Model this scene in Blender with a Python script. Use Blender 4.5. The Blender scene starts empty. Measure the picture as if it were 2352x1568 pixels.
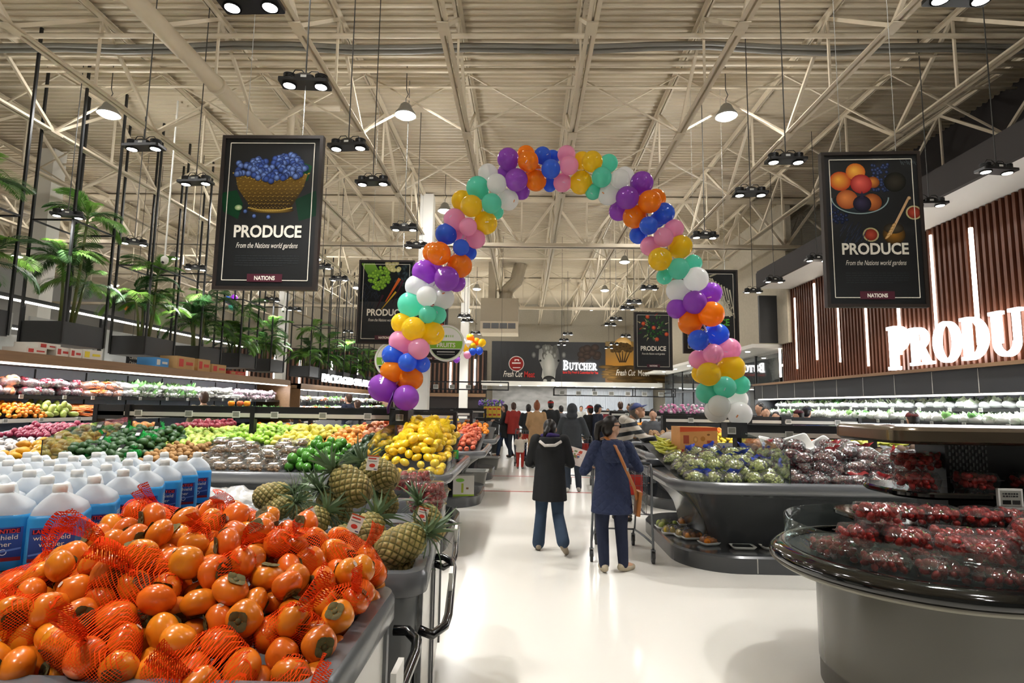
import bpy, bmesh, math, random
from mathutils import Vector, Matrix, noise as mnoise
random.seed(7)
sc = bpy.context.scene
col = sc.collection
PI = math.pi
# ---------------------------------------------------------------- camera
F, CX, CY, EYE = 1310.0, 1176.0, 784.0, 1.65
yc = Vector((29, -146, -F)).normalized()
up = Vector((0.0125, 1, 0))
zc = (up - up.dot(yc) * yc).normalized()
xc = yc.cross(zc)
RC = Matrix((xc, yc, zc))
cam = bpy.data.cameras.new('camera')
cam.sensor_width = 36
cam.lens = F / 2352 * 36
cam.clip_end = 200
cam_o = bpy.data.objects.new('camera', cam)
col.objects.link(cam_o)
cam_o.matrix_world = Matrix.Translation((0, 0, EYE)) @ RC.to_4x4()
sc.camera = cam_o
# ---------------------------------------------------------------- world and exposure
w = bpy.data.worlds.new('world')
sc.world = w
w.use_nodes = True
w.node_tree.nodes['Background'].inputs[0].default_value = (0.9, 0.95, 1, 1)
w.node_tree.nodes['Background'].inputs[1].default_value = 0.05
sc.view_settings.view_transform = 'Standard'
sc.view_settings.look = 'None'
sc.view_settings.gamma = 1
sc.view_settings.use_curve_mapping = False
sc.view_settings.exposure = 0.8
sc.cycles.max_bounces = 5
sc.cycles.diffuse_bounces = 3
sc.cycles.glossy_bounces = 3
sc.cycles.transmission_bounces = 4
sc.cycles.transparent_max_bounces = 8
sc.cycles.sample_clamp_indirect = 5
sc.cycles.adaptive_threshold = 0.2
HIGHBAY_W, SPOT_W, LENS_E, LED_E = 62.0, 205.0, 20.0, 5.0


# ---------------------------------------------------------------- photograph geometry helpers
def ray(px, py):
    return RC @ Vector((px - CX, -(py - CY), -F))


def atY(px, py, y):
    d = ray(px, py)
    return Vector((0, 0, EYE)) + d * (y / d.y)


def atZ(px, py, z):
    d = ray(px, py)
    return Vector((0, 0, EYE)) + d * ((z - EYE) / d.z)


def atX(px, py, x):
    d = ray(px, py)
    return Vector((0, 0, EYE)) + d * (x / d.x)


# ---------------------------------------------------------------- materials
def lin(c):
    if isinstance(c, str):
        c = tuple(int(c[i:i + 2], 16) / 255 for i in (0, 2, 4))
    return tuple((x / 12.92 if x <= 0.04045 else ((x + 0.055) / 1.055) ** 2.4) for x in c)


MATS = {}


def mat(name, c, rough=0.5, metal=0.0, var=0.0, scale=8.0, rand=0.0, hue=0.0, emit=0.0, coat=0.0, bump=0.0, bscale=60.0,
        spec=0.5, c2=None, stretch=None, trans=0.0, sss=0.0):
    """Principled material; var mixes in c2 (or a darker tone) by noise, rand and hue vary it from object to object."""
    if name in MATS:
        return MATS[name]
    m = bpy.data.materials.new(name)
    m.use_nodes = True
    nt = m.node_tree
    b = nt.nodes['Principled BSDF']
    rgb = lin(c)
    b.inputs['Base Color'].default_value = (*rgb, 1)
    b.inputs['Roughness'].default_value = rough
    b.inputs['Metallic'].default_value = metal
    b.inputs['Specular IOR Level'].default_value = spec
    if coat:
        b.inputs['Coat Weight'].default_value = coat
        b.inputs['Coat Roughness'].default_value = 0.08
    if trans:
        b.inputs['Transmission Weight'].default_value = trans
    if sss:
        b.inputs['Subsurface Weight'].default_value = sss
        b.inputs['Subsurface Radius'].default_value = (0.02, 0.01, 0.005)
    if emit:
        b.inputs['Emission Color'].default_value = (*rgb, 1)
        b.inputs['Emission Strength'].default_value = emit
    out = None
    tc = None
    if var or bump:
        tc = nt.nodes.new('ShaderNodeTexCoord')
        mp = nt.nodes.new('ShaderNodeMapping')
        nt.links.new(tc.outputs['Object'], mp.inputs['Vector'])
        if stretch:
            mp.inputs['Scale'].default_value = stretch
    if var:
        nz = nt.nodes.new('ShaderNodeTexNoise')
        nz.inputs['Scale'].default_value = scale
        nz.inputs['Detail'].default_value = 4
        nt.links.new(mp.outputs[0], nz.inputs['Vector'])
        r = nt.nodes.new('ShaderNodeValToRGB')
        r.color_ramp.elements[0].position = 0.5 - 0.25
        r.color_ramp.elements[1].position = 0.5 + 0.2
        d2 = lin(c2) if c2 else tuple(x * (1 - 0.6) for x in rgb)
        lo = tuple(rgb[i] * (1 - var) + d2[i] * var for i in range(3))
        r.color_ramp.elements[0].color = (*lo, 1)
        r.color_ramp.elements[1].color = (*rgb, 1)
        nt.links.new(nz.outputs['Fac'], r.inputs[0])
        out = r.outputs[0]
    if rand or hue:
        oi = nt.nodes.new('ShaderNodeObjectInfo')
        hs = nt.nodes.new('ShaderNodeHueSaturation')
        if out is not None:
            nt.links.new(out, hs.inputs['Color'])
        else:
            hs.inputs['Color'].default_value = (*rgb, 1)
        mr = nt.nodes.new('ShaderNodeMapRange')
        mr.inputs['To Min'].default_value = 1 - rand
        mr.inputs['To Max'].default_value = 1 + rand
        nt.links.new(oi.outputs['Random'], mr.inputs['Value'])
        nt.links.new(mr.outputs[0], hs.inputs['Value'])
        if hue:
            m2 = nt.nodes.new('ShaderNodeMath')
            m2.operation = 'MULTIPLY'
            m2.inputs[1].default_value = 7.31
            nt.links.new(oi.outputs['Random'], m2.inputs[0])
            m3 = nt.nodes.new('ShaderNodeMath')
            m3.operation = 'FRACT'
            nt.links.new(m2.outputs[0], m3.inputs[0])
            m4 = nt.nodes.new('ShaderNodeMapRange')
            m4.inputs['To Min'].default_value = 0.5 - hue
            m4.inputs['To Max'].default_value = 0.5 + hue
            nt.links.new(m3.outputs[0], m4.inputs['Value'])
            nt.links.new(m4.outputs[0], hs.inputs['Hue'])
        out = hs.outputs[0]
    if out is not None:
        nt.links.new(out, b.inputs['Base Color'])
    if bump:
        nb = nt.nodes.new('ShaderNodeTexNoise')
        nb.inputs['Scale'].default_value = bscale
        nt.links.new(mp.outputs[0], nb.inputs['Vector'])
        bp = nt.nodes.new('ShaderNodeBump')
        bp.inputs['Strength'].default_value = bump
        bp.inputs['Distance'].default_value = 0.01
        nt.links.new(nb.outputs['Fac'], bp.inputs['Height'])
        nt.links.new(bp.outputs[0], b.inputs['Normal'])
    MATS[name] = m
    return m


def emis(name, c, s):
    if name in MATS:
        return MATS[name]
    m = bpy.data.materials.new(name)
    m.use_nodes = True
    nt = m.node_tree
    nt.nodes.remove(nt.nodes['Principled BSDF'])
    e = nt.nodes.new('ShaderNodeEmission')
    e.inputs[0].default_value = (*lin(c), 1)
    e.inputs[1].default_value = s
    nt.links.new(e.outputs[0], nt.nodes['Material Output'].inputs[0])
    MATS[name] = m
    return m


def clear(name, tint='ffffff', gloss=0.12, rough=0.05, cover=0.06, crinkle=0.0):
    """Thin clear plastic or glass sheet: mostly see-through, fresnel gloss, a little milky cover."""
    if name in MATS:
        return MATS[name]
    m = bpy.data.materials.new(name)
    m.use_nodes = True
    nt = m.node_tree
    nt.nodes.remove(nt.nodes['Principled BSDF'])
    t = nt.nodes.new('ShaderNodeBsdfTransparent')
    t.inputs[0].default_value = (*lin(tint), 1)
    g = nt.nodes.new('ShaderNodeBsdfGlossy')
    g.inputs['Roughness'].default_value = rough
    d = nt.nodes.new('ShaderNodeBsdfDiffuse')
    d.inputs[0].default_value = (*lin(tint), 1)
    a = nt.nodes.new('ShaderNodeMixShader')
    a.inputs[0].default_value = cover
    nt.links.new(t.outputs[0], a.inputs[1])
    nt.links.new(d.outputs[0], a.inputs[2])
    fr = nt.nodes.new('ShaderNodeLayerWeight')
    fr.inputs[0].default_value = 0.35
    mr = nt.nodes.new('ShaderNodeMapRange')
    mr.inputs['To Min'].default_value = gloss * 0.5
    mr.inputs['To Max'].default_value = min(1, gloss * 4)
    nt.links.new(fr.outputs['Fresnel'], mr.inputs['Value'])
    mx = nt.nodes.new('ShaderNodeMixShader')
    nt.links.new(mr.outputs[0], mx.inputs[0])
    nt.links.new(a.outputs[0], mx.inputs[1])
    nt.links.new(g.outputs[0], mx.inputs[2])
    nt.links.new(mx.outputs[0], nt.nodes['Material Output'].inputs[0])
    if crinkle:
        tc = nt.nodes.new('ShaderNodeTexCoord')
        nb = nt.nodes.new('ShaderNodeTexNoise')
        nb.inputs['Scale'].default_value = crinkle
        nt.links.new(tc.outputs['Object'], nb.inputs['Vector'])
        bp = nt.nodes.new('ShaderNodeBump')
        bp.inputs['Strength'].default_value = 1
        bp.inputs['Distance'].default_value = 0.02
        nt.links.new(nb.outputs['Fac'], bp.inputs['Height'])
        nt.links.new(bp.outputs[0], g.inputs['Normal'])
        nt.links.new(bp.outputs[0], fr.inputs['Normal'])
    MATS[name] = m
    return m


def net(name, c, scale=160.0, fill=0.5):
    """Knitted net: fine crossing threads with open holes between them."""
    if name in MATS:
        return MATS[name]
    m = bpy.data.materials.new(name)
    m.use_nodes = True
    nt = m.node_tree
    b = nt.nodes['Principled BSDF']
    b.inputs['Base Color'].default_value = (*lin(c), 1)
    b.inputs['Roughness'].default_value = 0.8
    b.inputs['Specular IOR Level'].default_value = 0.05
    t = nt.nodes.new('ShaderNodeBsdfTransparent')
    tc = nt.nodes.new('ShaderNodeTexCoord')
    facs = []
    for rot in ((0.5, 0.6, 0.785), (0.9, -0.5, -0.785)):
        mp = nt.nodes.new('ShaderNodeMapping')
        mp.inputs['Rotation'].default_value = rot
        nt.links.new(tc.outputs['Object'], mp.inputs[0])
        wv = nt.nodes.new('ShaderNodeTexWave')
        wv.inputs['Scale'].default_value = scale
        wv.inputs['Distortion'].default_value = 1.5
        nt.links.new(mp.outputs[0], wv.inputs[0])
        gt = nt.nodes.new('ShaderNodeMath')
        gt.operation = 'GREATER_THAN'
        gt.inputs[1].default_value = 1 - fill * 0.6
        nt.links.new(wv.outputs['Fac'], gt.inputs[0])
        facs.append(gt)
    mxm = nt.nodes.new('ShaderNodeMath')
    mxm.operation = 'MAXIMUM'
    nt.links.new(facs[0].outputs[0], mxm.inputs[0])
    nt.links.new(facs[1].outputs[0], mxm.inputs[1])
    mx = nt.nodes.new('ShaderNodeMixShader')
    nt.links.new(mxm.outputs[0], mx.inputs[0])
    nt.links.new(t.outputs[0], mx.inputs[1])
    nt.links.new(b.outputs[0], mx.inputs[2])
    nt.links.new(mx.outputs[0], nt.nodes['Material Output'].inputs[0])
    MATS[name] = m
    return m


def leafy(name, c, rough=0.45, trans=0.35, hue=0.02, rand=0.2):
    if name in MATS:
        return MATS[name]
    m = mat(name, c, rough, rand=rand, hue=hue)
    nt = m.node_tree
    b = nt.nodes['Principled BSDF']
    tr = nt.nodes.new('ShaderNodeBsdfTranslucent')
    src = b.inputs['Base Color'].links[0].from_socket
    nt.links.new(src, tr.inputs[0])
    mx = nt.nodes.new('ShaderNodeMixShader')
    mx.inputs[0].default_value = trans
    nt.links.new(b.outputs[0], mx.inputs[1])
    nt.links.new(tr.outputs[0], mx.inputs[2])
    nt.links.new(mx.outputs[0], nt.nodes['Material Output'].inputs[0])
    return m


def printed():
    """Flat print: the ink colours of the picture are stored on the mesh."""
    if 'print' in MATS:
        return MATS['print']
    m = bpy.data.materials.new('print')
    m.use_nodes = True
    nt = m.node_tree
    b = nt.nodes['Principled BSDF']
    b.inputs['Roughness'].default_value = 0.6
    b.inputs['Specular IOR Level'].default_value = 0.2
    a = nt.nodes.new('ShaderNodeVertexColor')
    a.layer_name = 'ink'
    nt.links.new(a.outputs[0], b.inputs['Base Color'])
    MATS['print'] = m
    return m


# ---------------------------------------------------------------- geometry buffer
class G:
    def __init__(self):
        self.v, self.f = [], []

    def add(self, vs, fs, M=None):
        o = len(self.v)
        self.v += [tuple(M @ Vector(p)) for p in vs] if M is not None else [tuple(p) for p in vs]
        self.f += [tuple(i + o for i in f) for f in fs]
        return self

    def box(self, c, s, M=None):
        x, y, z = c
        a, b, d = s[0] / 2, s[1] / 2, s[2] / 2
        vs = [(x + i * a, y + j * b, z + k * d) for i in (-1, 1) for j in (-1, 1) for k in (-1, 1)]
        return self.add(vs, [(0, 1, 3, 2), (4, 6, 7, 5), (0, 4, 5, 1), (2, 3, 7, 6), (0, 2, 6, 4), (1, 5, 7, 3)], M)

    def b2(self, p, q, M=None):
        return self.box([(p[i] + q[i]) / 2 for i in range(3)], [abs(q[i] - p[i]) for i in range(3)], M)

    def loft(self, rings, cap=True, close=False, M=None):
        n = len(rings[0])
        vs = [p for r in rings for p in r]
        fs = []
        m = len(rings)
        for i in range(m if close else m - 1):
            a, b = i * n, ((i + 1) % m) * n
            for j in range(n):
                k = (j + 1) % n
                fs.append((a + j, a + k, b + k, b + j))
        if cap and not close:
            fs.append(tuple(range(n - 1, -1, -1)))
            fs.append(tuple((m - 1) * n + j for j in range(n)))
        return self.add(vs, fs, M)

    def sheet(self, rows, M=None):
        n = len(rows[0])
        fs = [(i * n + j, i * n + j + 1, (i + 1) * n + j + 1, (i + 1) * n + j) for i in range(len(rows) - 1) for j in range(n - 1)]
        return self.add([p for r in rows for p in r], fs, M)

    def tube(self, pts, r, n=8, cap=True, close=False, flat=None, M=None):
        pts = [Vector(p) for p in pts]
        rs = r if isinstance(r, (list, tuple)) else [r] * len(pts)
        rings = []
        prev = None
        for i, p in enumerate(pts):
            if close:
                t = pts[(i + 1) % len(pts)] - pts[i - 1]
            else:
                t = pts[min(i + 1, len(pts) - 1)] - pts[max(i - 1, 0)]
            t.normalize()
            if prev is None:
                a = Vector((0, 0, 1)) if abs(t.z) < 0.9 else Vector((1, 0, 0))
                u = (a - a.dot(t) * t).normalized()
            else:
                u = (prev - prev.dot(t) * t).normalized()
            prev = u
            v = t.cross(u)
            fl = flat or 1
            rings.append([p + rs[i] * (math.cos(2 * PI * k / n) * u + fl * math.sin(2 * PI * k / n) * v) for k in range(n)])
        return self.loft(rings, cap, close, M)

    def cyl(self, p, q, r, r2=None, n=12, M=None):
        return self.tube([p, q], [r, r if r2 is None else r2], n, M=M)

    def lathe(self, prof, n=24, c=(0, 0, 0), cap=True, M=None, sx=1, sy=1):
        rings = [[(c[0] + sx * r * math.cos(2 * PI * k / n), c[1] + sy * r * math.sin(2 * PI * k / n), c[2] + z) for k in range(n)] for r, z in prof]
        return self.loft(rings, cap, False, M)

    def ball(self, c, r, nu=12, nv=8, M=None, fn=None):
        if not isinstance(r, (tuple, list)):
            r = (r, r, r)
        vs = [(c[0], c[1], c[2] - r[2])]
        for j in range(1, nv):
            t = PI * j / nv
            for i in range(nu):
                a = 2 * PI * i / nu
                vs.append((c[0] + r[0] * math.sin(t) * math.cos(a), c[1] + r[1] * math.sin(t) * math.sin(a), c[2] - r[2] * math.cos(t)))
        vs.append((c[0], c[1], c[2] + r[2]))
        fs = []
        for i in range(nu):
            k = (i + 1) % nu
            fs.append((0, 1 + k, 1 + i))
            for j in range(nv - 2):
                fs.append((1 + j * nu + i, 1 + j * nu + k, 1 + (j + 1) * nu + k, 1 + (j + 1) * nu + i))
            b = 1 + (nv - 2) * nu
            fs.append((b + i, b + k, len(vs) - 1))
        if fn:
            vs = [fn(Vector(p)) for p in vs]
        return self.add(vs, fs, M)

    def mesh(self, name, m=None, smooth=False):
        me = bpy.data.meshes.new(name)
        me.from_pydata(self.v, [], self.f)
        if smooth:
            me.polygons.foreach_set('use_smooth', [True] * len(me.polygons))
            if smooth == 'auto':
                me.set_sharp_from_angle(angle=0.7)
        if m:
            me.materials.append(m)
        me.update()
        return me

    def build(self, name, m, parent=None, smooth=False, loc=None, rot=None):
        return obj(name, self.mesh(name, m, smooth), parent, loc, rot)


def obj(name, me, parent=None, loc=None, rot=None, scale=None, M=None):
    o = bpy.data.objects.new(name, me)
    col.objects.link(o)
    if parent is not None:
        o.parent = parent
    if loc is not None:
        o.location = loc
    if rot is not None:
        o.rotation_euler = rot
    if scale is not None:
        o.scale = scale if isinstance(scale, (tuple, list)) else (scale,) * 3
    if M is not None:
        o.matrix_basis = M
    return o


def tag(o, label=None, cat=None, group=None, kind=None):
    for k, v in (('label', label), ('category', cat), ('group', group), ('kind', kind)):
        if v:
            o[k] = v
    return o


def thing(name, label, cat, loc=(0, 0, 0), rotz=0, group=None, kind=None, M=None):
    o = obj(name, None, None, loc, (0, 0, rotz) if M is None else None, M=M)
    return tag(o, label, cat, group, kind)


def copy_tree(o, parent=None):
    c = o.copy()
    col.objects.link(c)
    c.parent = parent
    for ch in o.children:
        copy_tree(ch, c)
    return c


def rrect(x0, x1, y0, y1, r, z, n=6):
    """Rounded rectangle ring at height z."""
    r = min(r, (x1 - x0) / 2 - 1e-4, (y1 - y0) / 2 - 1e-4)
    pts = []
    for cx, cy, a0 in ((x1 - r, y1 - r, 0), (x0 + r, y1 - r, 90), (x0 + r, y0 + r, 180), (x1 - r, y0 + r, 270)):
        for k in range(n + 1):
            a = math.radians(a0 + 90 * k / n)
            pts.append((cx + r * math.cos(a), cy + r * math.sin(a), z))
    return pts


TMP = bpy.data.scenes.new('workbench')


def evaluated(o):
    """Mesh of one object with its modifiers, worked out in a scene of its own."""
    TMP.collection.objects.link(o)
    vl = TMP.view_layers[0]
    vl.update()
    me = bpy.data.meshes.new_from_object(o.evaluated_get(vl.depsgraph))
    bpy.data.objects.remove(o)
    return me



def text_mesh(s, size, m, depth=0.0, offset=0.0, shear=0.0, align='CENTER', spacing=1.0, width=None):
    """Lettering as a mesh, in the XZ plane facing -Y, centred on x, baseline at z=0."""
    cu = bpy.data.curves.new('lettering', 'FONT')
    cu.body = s
    cu.size = size
    cu.extrude = depth
    cu.offset = offset
    cu.shear = shear
    cu.align_x = align
    cu.space_character = spacing
    cu.resolution_u = 3
    o = bpy.data.objects.new('lettering', cu)
    me = evaluated(o)
    bpy.data.curves.remove(cu)
    me.transform(Matrix.Rotation(PI / 2, 4, 'X'))
    if width:
        xs = [v.co.x for v in me.vertices]
        k = width / (max(xs) - min(xs))
        me.transform(Matrix.Diagonal((k, 1, 1, 1)))
    me.materials.clear()
    me.materials.append(m)
    return me


class Ink:
    """A flat printed picture made of inked patches in the XZ plane, facing -Y."""
    def __init__(self):
        self.v, self.f, self.c, self.k = [], [], [], 0

    def poly(self, pts, c):
        self.k += 1
        y = -0.00001 * self.k
        o = len(self.v)
        self.v += [(p[0], y, p[1]) for p in pts]
        self.f.append(tuple(range(o, o + len(pts))))
        cs = c if isinstance(c, list) else [c] * len(pts)
        self.c.append([(*lin(x), 1) for x in cs])
        return self

    def disc(self, x, z, rx, rz=None, c0='ffffff', c1=None, rot=0, hx=0.0, hz=0.0, n=18):
        rz = rx if rz is None else rz
        c1 = c1 or c0
        self.k += 1
        y = -0.00001 * self.k
        o = len(self.v)
        ca, sa = math.cos(rot), math.sin(rot)
        self.v.append((x + hx * rx, y, z + hz * rz))
        for i in range(n):
            a, b = rx * math.cos(2 * PI * i / n), rz * math.sin(2 * PI * i / n)
            self.v.append((x + a * ca - b * sa, y, z + a * sa + b * ca))
        for i in range(n):
            self.f.append((o, o + 1 + i, o + 1 + (i + 1) % n))
            self.c.append([(*lin(c0), 1), (*lin(c1), 1), (*lin(c1), 1)])
        return self

    def line(self, p, q, wd, c, c2=None, w2=None):
        p, q = Vector(p), Vector(q)
        t = (q - p).normalized()
        nrm = Vector((-t.y, t.x))
        w2 = wd if w2 is None else w2
        c2 = c2 or c
        return self.poly([tuple(p + nrm * wd / 2), tuple(p - nrm * wd / 2), tuple(q - nrm * w2 / 2), tuple(q + nrm * w2 / 2)], [c, c, c2, c2])

    def mesh(self, name='printed_picture'):
        me = bpy.data.meshes.new(name)
        me.from_pydata(self.v, [], self.f)
        ca = me.color_attributes.new('ink', 'FLOAT_COLOR', 'CORNER')
        flat = [x for f in self.c for c4 in f for x in c4]
        ca.data.foreach_set('color', flat)
        me.materials.append(printed())
        me.update()
        return me


def rnd(a, b):
    return random.uniform(a, b)


ORD = ['first', 'second', 'third', 'fourth', 'fifth', 'sixth', 'seventh', 'eighth', 'ninth', 'tenth', 'eleventh', 'twelfth', 'thirteenth', 'fourteenth', 'fifteenth']

# ================================================================ the room
M_paint = mat('painted_steel', 'd6c9b1', 0.55, var=0.12, scale=3)
M_deck = mat('painted_deck', 'd0c3aa', 0.6, var=0.1, scale=0.6)
M_black = mat('black_powder_coat', '101112', 0.45, var=0.3, scale=5, c2='1c1d1f')
M_char = mat('charcoal_panel', '2b2d2f', 0.5, var=0.2, scale=3)
M_white = mat('white_paint', 'e9e7e0', 0.6, var=0.05, scale=2)
M_wall = mat('beige_stucco', 'b9b09c', 0.8, var=0.2, scale=14, bump=0.3, bscale=80)
M_greywall = mat('grey_wall', '9b9b97', 0.7, var=0.1, scale=2)
M_darkwall = mat('dark_wall', '211a17', 0.7, var=0.2, scale=2)
M_slat = mat('walnut_slat', '6b3d28', 0.45, var=0.5, scale=3, c2='4a2618', stretch=(8, 8, 0.6), rand=0.08)
M_wood = mat('oak_veneer', '8a6a4a', 0.45, var=0.4, scale=4, c2='5f4630', stretch=(8, 0.5, 8))
M_grey = mat('grey_plastic', '6f7173', 0.35, var=0.08, scale=4)
M_greyd = mat('dark_grey_laminate', '444648', 0.2, var=0.12, scale=3, coat=0.3)
M_led = emis('led_tube', 'fff6ea', LED_E)
M_lens = emis('lamp_lens', 'fff8f2', LENS_E)
M_lens.cycles.emission_sampling = 'NONE'
M_led.cycles.emission_sampling = 'NONE'
M_ledbar = emis('led_bar', 'fff3e2', LED_E)

# floor: polished pale tile, faint joints and scuffs
m = mat('polished_floor', 'e6e3da', 0.2, var=0.1, scale=0.9, c2='d4d0c4', spec=0.45)
nt = m.node_tree
fl = G()
fl.box((-6, 15, -0.05), (40, 46, 0.1))
floor = tag(fl.build('floor', m), 'polished cream floor', None, None, 'structure')
M_red = mat('red_tape', 'b5282a', 0.5, var=0.2, scale=20)
for yy in (11.2, 13.55):
    g = G()
    g.box((0.2, 0, 0.0015), (3.4, 0.05, 0.003))
    g.build('line_marking', M_red, floor, loc=(0, yy, 0))

# corrugated roof deck
g = G()
rows = []
y = -8.0
PER = 0.152
while y < 38:
    for dy, dz in ((0, 0), (0.045, 0), (0.065, 0.045), (0.132, 0.045)):
        rows.append([(-26, y + dy, 8.06 + dz), (14, y + dy, 8.06 + dz)])
    y += PER
g.sheet(rows)
ceiling = tag(g.build('ceiling', M_deck), 'beige corrugated steel roof deck', None, None, 'structure')
g = G()
g.box((-6, 15, 8.2), (40, 46, 0.05))
g.build('roof_board', M_deck, ceiling)

for nm, c, s, mm in (('wall_back', (-6, 36.05, 4.1), (40, 0.1, 8.2), M_wall), ('wall_left', (-26.05, 15, 4.1), (0.1, 46, 8.2), M_greywall),
                     ('wall_front', (-6, -8.05, 4.1), (40, 0.1, 8.2), M_greywall), ('wall_right', (9.6, 5, 4.1), (0.1, 26, 8.2), M_darkwall)):
    g = G()
    g.box(c, s)
    tag(g.build(nm, mm), None, None, None, 'structure')
g = G()
g.box((8.0, 26.6, 5.9), (0.2, 18.8, 4.5))
tag(g.build('wall_side', M_wall), 'beige stucco wall beyond the slatted wall', None, None, 'structure')
g = G()
g.box((7.75, 17.95, 4.45), (0.8, 0.1, 1.5))
tag(g.build('wall_return', M_char), 'dark return panel at the end of the slatted wall', None, None, 'structure')
g = G()
g.box((7.85, 26.5, 3.6), (1.5, 17.2, 0.12))
sf = tag(g.build('ceiling_soffit', M_white), 'white lower soffit with downlights along the far side', None, None, 'structure')
dl = G().lathe([(0.07, 0), (0.06, 0.02)], 14).mesh('downlight', M_lens)
for k in range(6):
    obj('downlight', dl, sf, (7.45, 19.2 + 2.3 * k, 3.52))
# storefront glazing below the soffit
st = thing('window_1', 'dark framed glass storefront below the white soffit', None, (8.2, 18.5, 0), kind='structure')
M_glass = clear('window_glass', 'cfdadd', 0.35, 0.03, 0.12)
for k in range(8):
    g = G()
    g.box((0, 0.95, 1.75), (0.02, 1.8, 3.4))
    g.build('pane', M_glass, st, loc=(0, k * 1.9, 0))
    g = G()
    g.box((0, 0, 1.75), (0.08, 0.08, 3.5))
    g.build('mullion', M_black, st, loc=(0, k * 1.9, 0))
g = G()
g.box((0, 7.6, 2.45), (0.08, 15.2, 0.08))
g.build('transom', M_black, st)
g = G()
g.box((10.2, 26, 1.8), (0.1, 18, 3.6))
tag(g.build('wall_beyond', M_greywall), 'grey wall behind the storefront', None, None, 'structure')
# a strip light inside the storefront
for k in range(3):
    g = G()
    g.box((0, 0, 0), (0.12, 1.4, 0.06))
    tag(g.build('strip_light', M_led, loc=(9.2, 20.5 + 4 * k, 3.2)), ['nearest', 'middle', 'far'][k] + ' white strip light behind the storefront glass', 'light', 'strip lights behind the storefront')

# roof joists ---------------------------------------------------
JX = [-1.16 + 2.0 * k for k in range(-9, 6)]
ZL, ZT = 6.72, 8.0


def chord_mesh(name, z0, l, sgn):
    g = G()
    for s in (-1, 1):
        g.b2((s * 0.014, 0, z0), (s * 0.08, l, z0 + 0.01 * sgn))
        g.b2((s * 0.014, 0, z0), (s * 0.024, l, z0 + 0.075 * sgn))
    return g.mesh(name, M_paint)


LJ = 43.0
me_bot = chord_mesh('bottom_chord', ZL, LJ, 1)
me_top = chord_mesh('top_chord', ZT, LJ, -1)


def bar(p, q, wd, th, name, m):
    p, q = Vector(p), Vector(q)
    d = q - p
    M = Matrix.Translation(p) @ d.to_track_quat('Z', 'Y').to_matrix().to_4x4()
    g = G()
    g.box((0, 0, d.length / 2), (wd, th, d.length), M)
    return g.mesh(name, m)


PAN = 3.1
w_up = bar((0, 0, ZL + 0.03), (0, PAN / 2, ZT - 0.03), 0.05, 0.055, 'diagonal_web', M_paint)
w_dn = bar((0, 0, ZT - 0.03), (0, PAN / 2, ZL + 0.03), 0.05, 0.055, 'diagonal_web', M_paint)
w_vt = bar((0, 0, ZL + 0.03), (0, 0, ZT - 0.03), 0.035, 0.035, 'vertical_web', M_paint)
spl = G().box((0, 0, ZL - 0.012), (0.16, 0.28, 0.016)).mesh('splice_plate', M_paint)
Y0J = 10.3 - 5 * PAN
NJ = {}
for k, x in enumerate(JX):
    t = thing('roof_truss', 'beige roof truss of paired angles, %s from the arch %s' % (ORD[abs(k - 9 if k >= 9 else 8 - k)], 'towards the slatted wall' if k >= 9 else 'towards the palms'), None, (x, -7, 0), group='roof trusses', kind='structure')
    obj('bottom_chord', me_bot, t)
    obj('top_chord', me_top, t)
    if k < 3:
        yr = (12, 36)
    else:
        yr = (3, 36)
    j = 0
    while True:
        y = Y0J + j * PAN
        j += 1
        if y > yr[1] - PAN:
            break
        if y + PAN < yr[0]:
            continue
        obj('diagonal_web', w_up, t, (0, y + 7, 0))
        obj('diagonal_web', w_dn, t, (0, y + 7 + PAN / 2, 0))
        obj('vertical_web', w_vt, t, (0, y + 7 + PAN / 2, 0))
        if y < 16:
            obj('splice_plate', spl, t, (0, y + 7, 0))
# cross bracing between the trusses
xb = []
for zz0, zz1 in ((ZL + 0.05, ZT - 0.05), (ZT - 0.05, ZL + 0.05)):
    xb.append(bar((0, 0, zz0), (2.0, 0.02 if zz0 < zz1 else -0.02, zz1), 0.03, 0.03, 'brace_bar', M_paint))
for y in (Y0J + PAN * 5, Y0J + PAN * 6, Y0J + PAN * 8, Y0J + PAN * 10):
    for k in range(len(JX) - 1):
        if k < 3 and y < 12:
            continue
        t = thing('cross_brace', None, None, (JX[k], y, 0), kind='structure')
        obj('brace_bar', xb[0], t)
        obj('brace_bar', xb[1], t)
# joist girders across
for gi, y in enumerate((17.05, 28.4)):
    t = thing('roof_girder', ['deep roof girder behind the balloon arch', 'deep roof girder near the butcher counter'][gi], None, (0, y, 0), kind='structure')
    for nm, z, s in (('bottom_chord', 6.45, 1), ('top_chord', 8.0, -1)):
        g = G()
        for q in (-1, 1):
            g.b2((-26, q * 0.02, z), (10, q * 0.13, z + 0.014 * s))
            g.b2((-26, q * 0.02, z), (10, q * 0.034, z + 0.13 * s))
        g.build(nm, M_paint, t)
    d1 = bar((0, 0, 6.5), (1.0, 0, 7.9), 0.07, 0.07, 'diagonal_web', M_paint)
    d2 = bar((0, 0, 7.9), (1.0, 0, 6.5), 0.07, 0.07, 'diagonal_web', M_paint)
    vv = bar((0, 0, 6.5), (0, 0, 7.9), 0.05, 0.05, 'vertical_web', M_paint)
    for k in range(-9, 5):
        x = -0.16 + 2.0 * k
        obj('diagonal_web', d1, t, (x, 0, 0))
        obj('diagonal_web', d2, t, (x - 1.0, 0, 0))
        obj('vertical_web', vv, t, (x, 0, 0))
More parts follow.
